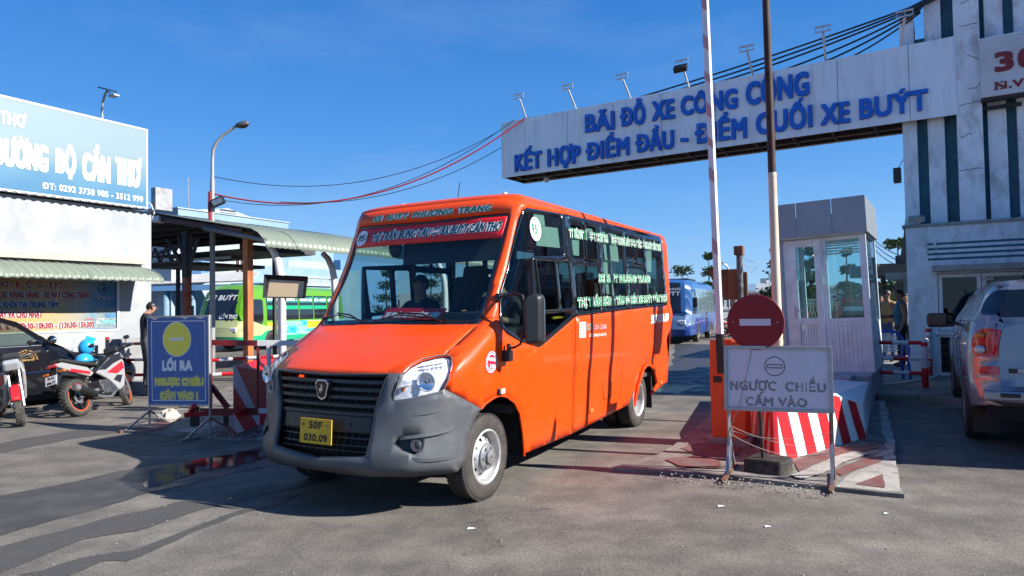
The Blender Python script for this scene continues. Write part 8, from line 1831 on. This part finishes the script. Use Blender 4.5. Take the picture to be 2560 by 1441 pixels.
# man by the office corner, arms folded over a phone, head bent
fp = {'jaw': (0, .06, 1.51), 'head': (0, .085, 1.575), 'crown': (0, .07, 1.645), 'elL': (-.22, .08, 1.14), 'wrL': (-.03, .26, 1.20), 'elR': (.22, .08, 1.14), 'wrR': (.05, .27, 1.24)}
pm = person('person', 'man in dark jacket and grey trousers looking down by the white office corner', Vector((dp(368, 800, 12.9).x, 12.9, .12)), math.radians(48), 1.68, stand(fp), (skin_m, dkj, gryt, shoe, True), look=(0, -.75))
mb = MB(); mb.bx(-.05, .05, .30, .34, 1.21, 1.35); ph = thing('phone', 'dark phone held by the man in the dark jacket', 'phone', pm.location, math.radians(48)); mb.build('phone_body', black_plastic, ph, bev=.006)
for px, Y, a, h, cols, lab, look in ((2218, 16.6, 240, 1.74, (skin_d, tanp, jeans, shoe, False), 'man in a tan shirt and jeans with sunglasses behind the striped rail fence', (.2, 0)), (2250, 15.2, 285, 1.72, (skin_d, tealp, blks, shoe, False), 'man in a teal polo shirt seen from the side next to the guard building', (0, 0)), (2262, 16.6, 200, 1.66, (skin_d, pale_s, blks, shoe, False), 'man in a pale shirt half hidden by the corner of the guard building', (0, 0)), (2198, 18.2, 120, 1.62, (skin_d, blks, blks, shoe, False), 'person in black standing furthest left beside the guard booth', (0, 0))):
    person('person', lab, Vector((dp(px, 740, Y).x, Y, .10)), math.radians(a), h, stand({'elR': (.22, .10, 1.12), 'wrR': (.10, .27, 1.12)} if px != 2262 else None), cols, look=look)
# two men inside the orange minibus
def seated(dy=0): return dict(pelvis=(0, 0, .10), belly=(0, .02, .26), chest=(0, .03, .46), collar=(0, .02, .59), neck=(0, .03, .66), jaw=(0, .055, .72), head=(0, .055, .795), crown=(0, .04, .855), shL=(-.18, .03, .57), shR=(.18, .03, .57), elL=(-.25, .17, .34), elR=(.25, .17, .34), wrL=(-.15, .40, .36), wrR=(.15, .40, .36), hpL=(-.10, .06, .06), hpR=(.10, .06, .06), knL=(-.13, .46, .06), knR=(.13, .46, .06), anL=(-.13, .48, -.36), anR=(.13, .48, -.36), toL=(-.14, .63, -.40), toR=(.14, .63, -.40))
v = BUS.ony(1226, 715, 1.08); Jd = seated(); Jd.update(wrL=(-.19, .42, .40), wrR=(.14, .42, .42)); person('person', 'driver in dark clothes holding the steering wheel of the orange minibus', BUS.w(min(.5, v.x), 1.30, 1.06), BUS.a+math.pi, 1.70, Jd, (skin_m, dkj, gryt, shoe, True), look=(.25, 0))
v = BUS.ony(1047, 712, 1.30); person('person', 'smiling man in dark clothes sitting beside the driver behind the windscreen', BUS.w(v.x, 1.38, v.z-.80), BUS.a+math.pi, 1.70, seated(), (skin_m, dkj, gryt, shoe, True), look=(.3, 0))
# ================================================================== PLASTIC CHAIR
chb = mat('chair_blue', (.02, .06, .38), .4); chw = mat('chair_white', (.62, .64, .68), .4)
cpz = dp(2228, 870, 12.6); chr_ = thing('plastic_chair', 'blue plastic armchair with a white lattice back behind the striped rail fence', 'chair', (cpz.x, 12.6, .12), math.radians(195))
mb = MB(); mb.bx(-.23, .23, -.22, .24, .40, .44); mb.build('seat', chb, chr_, bev=.015)
for sx in (-.21, .21):
    for sy in (-.20, .22): mb = MB(); mb.bar((sx, sy, .42), (sx*1.15, sy*1.1, 0), .05); mb.build('leg', chb, chr_, bev=.006)
    mb = MB(); mb.tube([(sx*1.12, .20, .42), (sx*1.15, .20, .60), (sx*1.15, .0, .64), (sx*1.1, -.22, .66)], .022, 6); mb.build('arm', chb, chr_, True)
mb = MB(); fr_ = [(-.25, .44), (-.26, .75), (-.16, .87), (0, .90), (.16, .87), (.26, .75), (.25, .44)]; mb.tube([(x, -.24-.06*(z-.44), z) for x, z in fr_], .028, 8); mb.build('back_frame', chb, chr_, True)
mb = MB()
for k in range(-5, 10):
    for s_ in (1, -1):
        pts = []
        for j in range(9):
            z = .50+.36*j/8; x = s_*(-.20+.05*k+.30*j/8-.10)
            if abs(x) < .20 and z < .87-.3*abs(x)**1.3: pts.append((x, -.245-.06*(z-.44), z))
        if len(pts) > 1: mb.tube(pts, .009, 4)
mb.build('lattice', chw, chr_)
# ================================================================== TREES
leaf = mat('leaf_green', (.05, .10, .03), .6, var=.4, vscale=3); leaf2 = mat('leaf_light', (.075, .14, .03), .6, var=.3, vscale=3); bark = mat('bark', (.10, .085, .07), .9, var=.3)
def crown_mesh(tiers, seed, n, sz):
    rnd = random.Random(seed); mb = MB(); mb2 = MB()
    for (z, r, th) in tiers:
        cl = [(rnd.uniform(0, 2*math.pi), rnd.uniform(.25, .95)*r, rnd.uniform(-th, th)) for _ in range(int(n/14))]
        for a, q, dz in cl:
            c = Vector((math.cos(a)*q, math.sin(a)*q, z+dz))
            for _ in range(14):
                p = c+Vector((rnd.gauss(0, 1), rnd.gauss(0, 1), rnd.gauss(0, .6)))*r*.20; d = Vector((rnd.gauss(0, 1), rnd.gauss(0, 1), rnd.gauss(0, .6))).normalized(); e = d.cross(Vector((rnd.random(), rnd.random(), rnd.random()))).normalized(); s = sz*rnd.uniform(.6, 1.4)
                (mb if rnd.random() < .65 else mb2).add([p-d*s-e*s*.1, p+e*s*.45, p+d*s, p-e*s*.45], [(0, 1, 2, 3)])
    return mb, mb2
def tier_tree(label, P, h, tiers, seed, n=260, group='young layered trees in the yard', sz=.13):
    t = thing('tree', label, 'tree', P, 0, group); mb = MB(); mb.tube([(0, 0, 0), (.03, .02, h*.3), (-.02, .0, h*.65), (.0, .01, h)], [.09, .07, .045, .015], 8)
    rnd = random.Random(seed)
    for z, r, th in tiers:
        for k in range(5): a = rnd.uniform(0, 6.28); mb.tube([(0, 0, z-.1), (math.cos(a)*r*.5, math.sin(a)*r*.5, z), (math.cos(a)*r*.9, math.sin(a)*r*.9, z+th*.3)], [.02, .014, .006], 4)
    mb.build('trunk', bark, t, True)
    a, b = crown_mesh(tiers, seed, n, sz); c1 = a.build('crown', leaf, t, recalc=False); c2 = b.build('crown', leaf2, t, recalc=False); return t
def tt(px, py_top, Y, label, seed, nt=4, spread=.45):
    top = dp(px, py_top, Y); h = top.z; rnd = random.Random(seed); tiers = []
    for i in range(nt): f_ = .38+.58*i/(nt-1) if nt > 1 else .9; tiers.append((h*f_, spread*(1.25-.6*i/max(1, nt-1))*rnd.uniform(.8, 1.2), .16+.10*rnd.random()))
    return tier_tree(label, Vector((top.x, Y, 0)), h, tiers, seed, 420, sz=.085)
for i, (px, py, Y, nt, sp_, lab) in enumerate((
    (1706, 672, 42, 3, .8, 'young tree rising above the roof of the blue bus'), (1772, 632, 40, 4, .55, 'tall layered young tree left of the brown hooded box'),
    (1944, 622, 36, 5, .5, 'layered young tree just right of the rusty pole'), (2024, 618, 30, 5, .36, 'layered young tree seen through the glass door of the guard booth'),
    (2116, 622, 31, 4, .38, 'layered young tree seen through the fixed window of the guard booth'), (2244, 600, 30, 3, .9, 'leafy tree left of the corrugated shed wall'),
    (1078, 672, 38, 4, .7, 'layered young tree seen through the windscreen of the orange minibus'), (965, 676, 44, 4, .7, 'young tree seen through the left pane of the windscreen'))):
    tt(px, py, Y, lab, 40+i, nt, sp_)
for i, (px, py, Y, r, lab) in enumerate(((2146, 722, 44, 1.1, 'rounded bush behind the guard booth window'), (2185, 722, 46, 2.2, 'bushy palm like shrub between the booth and the men'), (2222, 715, 40, 1.6, 'low shrub behind the men'), (1965, 712, 55, 1.8, 'dark bush beyond the rusty pole'))):
    c = dp(px, py, Y); mb, mb2 = crown_mesh([(c.z-.7, r, .5), (c.z-1.5, r*1.2, .5), (c.z-.2, r*.6, .3)], 70+i, 420, .22); t = thing('shrub', lab, 'shrub', (c.x, Y, 0), 0, 'shrubs at the far side of the yard'); mb.build('foliage', leaf, t, recalc=False); mb2.build('foliage', leaf2, t, recalc=False); q = MB(); q.cyl((0, 0, 0), (0, 0, c.z-1), .1, n=8); q.build('stem', bark, t)
# ================================================================== FAR SIDE OF THE YARD
yw = mat('yard_white_wall', (.48, .50, .52), .85, var=.08); yg = mat('yard_grey_roof', (.20, .21, .23), .7, var=.15); yb = mat('yard_blue_wall', (.22, .34, .50), .8)
def far_house(label, px0, px1, py0, Y, m_, depth=8, roofm=None, wins=0, zb=0):
    a, b = dp(px0, py0, Y), dp(px1, py0, Y); t = thing('far_building', label, 'building', (a.x, Y, 0)); W = b.x-a.x
    mb = MB(); mb.bx(0, W, 0, depth, zb, a.z); mb.build('wall', m_, t)
    if roofm: mb = MB(); mb.prism([(-.2, a.z+.002), (W+.2, a.z+.002), (W+.2, a.z+.12), (W*.5, a.z+.12+.06*W), (-.2, a.z+.12)], lambda x, z: Vector((x, -.3, z)), lambda x, z: Vector((x, depth, z))); mb.build('roof', roofm, t)
    for k in range(wins):
        x = W*(k+.5)/wins; mb = MB(); mb.bx(x-.35, x+.35, -.03, .02, a.z*.55, a.z*.80); mb.build('window', brown_win, t)
    return t
far_house('white flat building with a rooftop tank beyond the no entry disc', 1888, 1990, 709, 70, yw, wins=3); far_house('bluish white block behind the brown hooded box', 1866, 1890, 710, 68, yb); far_house('low white shed right behind the blue bus', 1785, 1900, 735, 62, yw, roofm=yg, wins=4)
far_house('long low white building seen through the booth door', 1985, 2075, 722, 75, yw, roofm=yg, wins=3); far_house('long low grey building seen through the booth window', 2076, 2200, 722, 72, yw, roofm=yg, wins=4); far_house('pale building far right behind the men', 2150, 2300, 735, 60, yw, wins=3)
far_house('distant white hall seen through the minibus windows', 1240, 1660, 722, 80, yw, roofm=yg, wins=9); far_house('distant pale block seen through the windscreen', 860, 1230, 738, 85, yw, wins=7); 
wl_ = thing('yard_wall', 'long low white boundary wall closing the far side of the yard', 'wall', (0, 50, 0)); mb = MB(); mb.bx(-40, 60, 0, .2, 0, 1.15); mb.build('wall', yw, wl_); mb = MB(); mb.bx(-40, 60, -.05, .25, 1.152, 1.25); mb.build('coping', yg, wl_)
c = dp(1912, 706, 72); tk = thing('water_tank', 'small round water tank on the roof of the far white building', 'tank', c); mb = MB(); mb.cyl((0, 0, -.2), (0, 0, .4), .45, n=14); mb.build('tank_body', steel, tk, True)
# mesh topped cart and red arm seen through the booth glass
a, b = dp(1995, 790, 24), dp(2068, 745, 24); ct_ = thing('netted_load', 'load under a dark net seen through the booth door', 'cargo', (a.x, 24, 0)); W = b.x-a.x; net = mat('dark_net', (.045, .05, .05), .8, var=.6, vscale=22)
mb = MB(); mb.prism([(-.3, .5), (W+.3, .5), (W+.25, a.z), (W*.8, b.z-.05), (W*.3, b.z), (-.2, a.z+.3)], lambda x, z: Vector((x, 0, z)), lambda x, z: Vector((x, 2.2, z))); mb.build('net', net, ct_, bev=.08)
mb = MB(); 
for k in range(15): 
    x = -.25+k*(W+.5)/14; mb.tube([(x, -.02, .6), (x+.25, -.03, (a.z+b.z)/2), (x+.1, -.02, b.z-.15)], .02, 4); mb.tube([(x, -.025, .6), (x-.25, -.035, (a.z+b.z)/2), (x-.1, -.025, b.z-.15)], .02, 4)
mb.build('net_cord', mat('net_cord', (.22, .20, .17), .8), ct_)
for sx in (.2, W-.2): mb = MB(); mb.lathe([(.15, -.1), (.28, -.1), (.28, .1), (.15, .1)], (sx, .1, .28), 'Y', 16); mb.build('wheel', rubber, ct_, True)
ex_ = thing('red_loader_arm', 'red loader arm folded beside the netted load seen through the booth window', 'loader', (dp(2092, 790, 22).x, 22, 0)); z0_ = dp(2100, 790, 22).z; z1_ = dp(2100, 748, 22).z
mb = MB(); mb.bar((0, 0, z0_-.2), (.22, 0, z1_), .14, .14); mb.bar((.2, 0, z1_), (1.0, .2, z1_-.10), .15, .12); mb.bar((1.0, .2, z1_-.1), (1.1, .3, z0_+.1), .12); mb.build('arm', red_paint, ex_, bev=.02); mb = MB(); mb.bx(.2, 1.6, .2, 1.6, .35, z0_+.15); mb.build('engine_box', black_plastic, ex_, bev=.05)
for sx in (.4, 1.4): mb = MB(); mb.lathe([(.15, -.1), (.38, -.1), (.38, .1), (.15, .1)], (sx, .25, .38), 'Y', 18); mb.build('wheel', rubber, ex_, True)
# far lamp poles
for i, (px, py, Y, lab) in enumerate(((1820, 662, 60, 'far lamp pole with two heads above the brown hooded box'), (2042, 640, 45, 'pale lamp pole seen through the booth door'), (1952, 690, 55, 'thin far lamp pole right of the rusty pole'))):
    c = dp(px, py, Y); t = thing('far_lamp_pole', lab, 'street lamp', (c.x, Y, 0), 0, 'lamp poles at the far side of the yard'); mb = MB(); mb.tube([(0, 0, 0), (0, 0, c.z-.3), (-.15, 0, c.z-.05), (-.5, 0, c.z+.1)], .07, 6); mb.build('pole', galv, t, True); mb = MB(); mb.obx((-.65, 0, c.z+.12), (.3, 0, .05), (0, .12, 0), (0, 0, .06)); mb.build('head', steel, t)
# mast on the left skyline
c = dp(470, 445, 60); ms = thing('radio_mast', 'thin radio mast rising beyond the station hall', 'mast', (c.x, 60, 0)); mb = MB(); mb.tube([(0, 0, 0), (0, 0, c.z)], [.09, .05], 6); mb.build('mast', galv, ms)
# parked motorbikes across the yard: copies of the near one
for i, (px, Y, a_, lab) in enumerate(((1812, 33, 70, 'parked motorbike nearest to the blue bus across the yard'), (1828, 34, 80, 'parked motorbike half hidden by the left edge of the no entry disc'), (1958, 35, 75, 'parked motorbike just right of the no entry disc'), (1972, 36, 60, 'furthest right of the motorbikes parked across the yard'))):
    c = copy_tree(b1); c.location = (dp(px, 800, Y).x, Y, 0); c.rotation_euler = (0, math.radians(-8), -math.radians(a_)); tag(c, lab, 'motorbike', 'motorbikes parked across the yard')
# corrugated shed behind the tower
sh_m = mat('shed_blue_sheet', (.05, .11, .15), .6, .2, var=.2); S0_ = dp(2262, 560, 19.0)
shd = thing('corrugated_shed', 'dark corrugated shed with a sloping roof behind the gate tower', 'shed', (dp(2240, 700, 19).x, 19.0, 0), math.radians(30)); z_ = S0_.z
mb = MB(); n = 14; vs = []
for i in range(n*4+1): x = i/(n*4)*3.2; vs += [(x, .02*math.sin(i*math.pi/2), 0), (x, .02*math.sin(i*math.pi/2), z_-.9+.05*x)]
mb.add(vs, [(2*i, 2*i+1, 2*i+3, 2*i+2) for i in range(n*4)]); mb.build('wall_sheet', sh_m, shd)
mb = MB(); mb.prism([(-.15, z_-1.9), (.02, z_-1.6), (.22, z_-.35), (.30, z_+.32), (3.2, z_+.5), (3.2, z_+.4), (.42, z_+.2), (.12, z_-1.9)], lambda x, z: Vector((x, -.3, z)), lambda x, z: Vector((x, 4, z))); mb.build('roof', mat('shed_dark_roof', (.03, .035, .04), .6), shd)
a, b = dp(2190, 660, 18.5), dp(2240, 685, 18.5); lt = thing('lean_to_roof', 'small dark lean to roof with a meter bracket left of the shed', 'canopy', (0, 18.5, 0)); mb = MB(); mb.bx(a.x, b.x+.5, 0, 1.5, b.z-.05, a.z); mb.build('roof', mat('shed_dark_roof', (0, 0, 0)), lt, bev=.02); mb = MB(); mb.bar((a.x-.02, .1, b.z), (a.x-.02, .1, dp(2185, 590, 18.5).z), .04); mb.bar((a.x-.02, .1, b.z-.1), (b.x, .1, b.z-.1), .04); mb.bar((a.x-.02, .1, b.z-.3), (b.x, .1, b.z-.3), .04); mb.bx(b.x-.05, b.x+.05, .6, .7, 0, b.z); mb.build('bracket', dark_steel, lt)
pcn = thing('canopy_slab', 'grey concrete canopy slab over the side door of the gate tower', 'canopy', Go, G.a); v = G.ony(2262, 684, .6); v2 = G.ony(2214, 684, .6); mb = MB(); mb.bx(v2.x, -.40, .5, 1.9, v.z-.12, v.z+.02); mb.build('slab', ledge_m, pcn, bev=.01)
for i, (p0, p1) in enumerate((((2170, 582), (2186, 592)), ((2187, 602), (2252, 640)), ((2187, 612), (2252, 655)), ((2187, 625), (2240, 662)))):
    t = thing('service_wire', ['short wire between the booth fascia and the meter bracket', 'upper service wire running down to the shed', 'middle service wire running down to the shed', 'lowest service wire running down to the shed'][i], 'wire'); A, B4 = dp(*p0, 16 if i == 0 else 18.5), dp(*p1, 18.5); mb = MB(); mb.tube(sag(A, B4, .05), .012, 4); mb.build('wire', cab_m, t)
# white van behind the men
vn = far_house('white van or cabin with a dark window behind the men', 2186, 2214, 768, 26, mat('van_white', (.6, .62, .64), .4), depth=3, wins=1, zb=.4); vn.name = 'white_cabin'; vn['category'] = 'cabin'
# litter and small stones on the road
rnd = random.Random(77); mb = MB()
for i in range(110):
    p = gp(rnd.uniform(-100, 2600), 1441-rnd.random()**1.6*420, .004)
    r = rnd.uniform(.002, .006); mb.obx(p, (r, r*.3, 0), (-r*.3, r, 0), (0, 0, r*.6))
tag(mb.build('gravel', concrete), kind='stuff')
for i, (px, py, s, lab) in enumerate(((1178, 1322, .03, 'white scrap of paper on the road in front of the orange minibus'), (1803, 1266, .03, 'white scrap of paper near the foot of the white board'), (2216, 1284, .02, 'small white scrap on the road right of the island'), (1920, 1317, .025, 'white scrap of paper lying alone in the right foreground'))):
    t = thing('litter', lab, 'litter', gp(px, py, .006)); mb = MB(); mb.add([(-s, -s*.5, 0), (s*.8, -s*.4, .004), (s, s*.5, 0), (-s*.6, s*.6, .006)], [(0, 1, 2, 3)]); mb.build('scrap', white_paint, t, solid=.001)
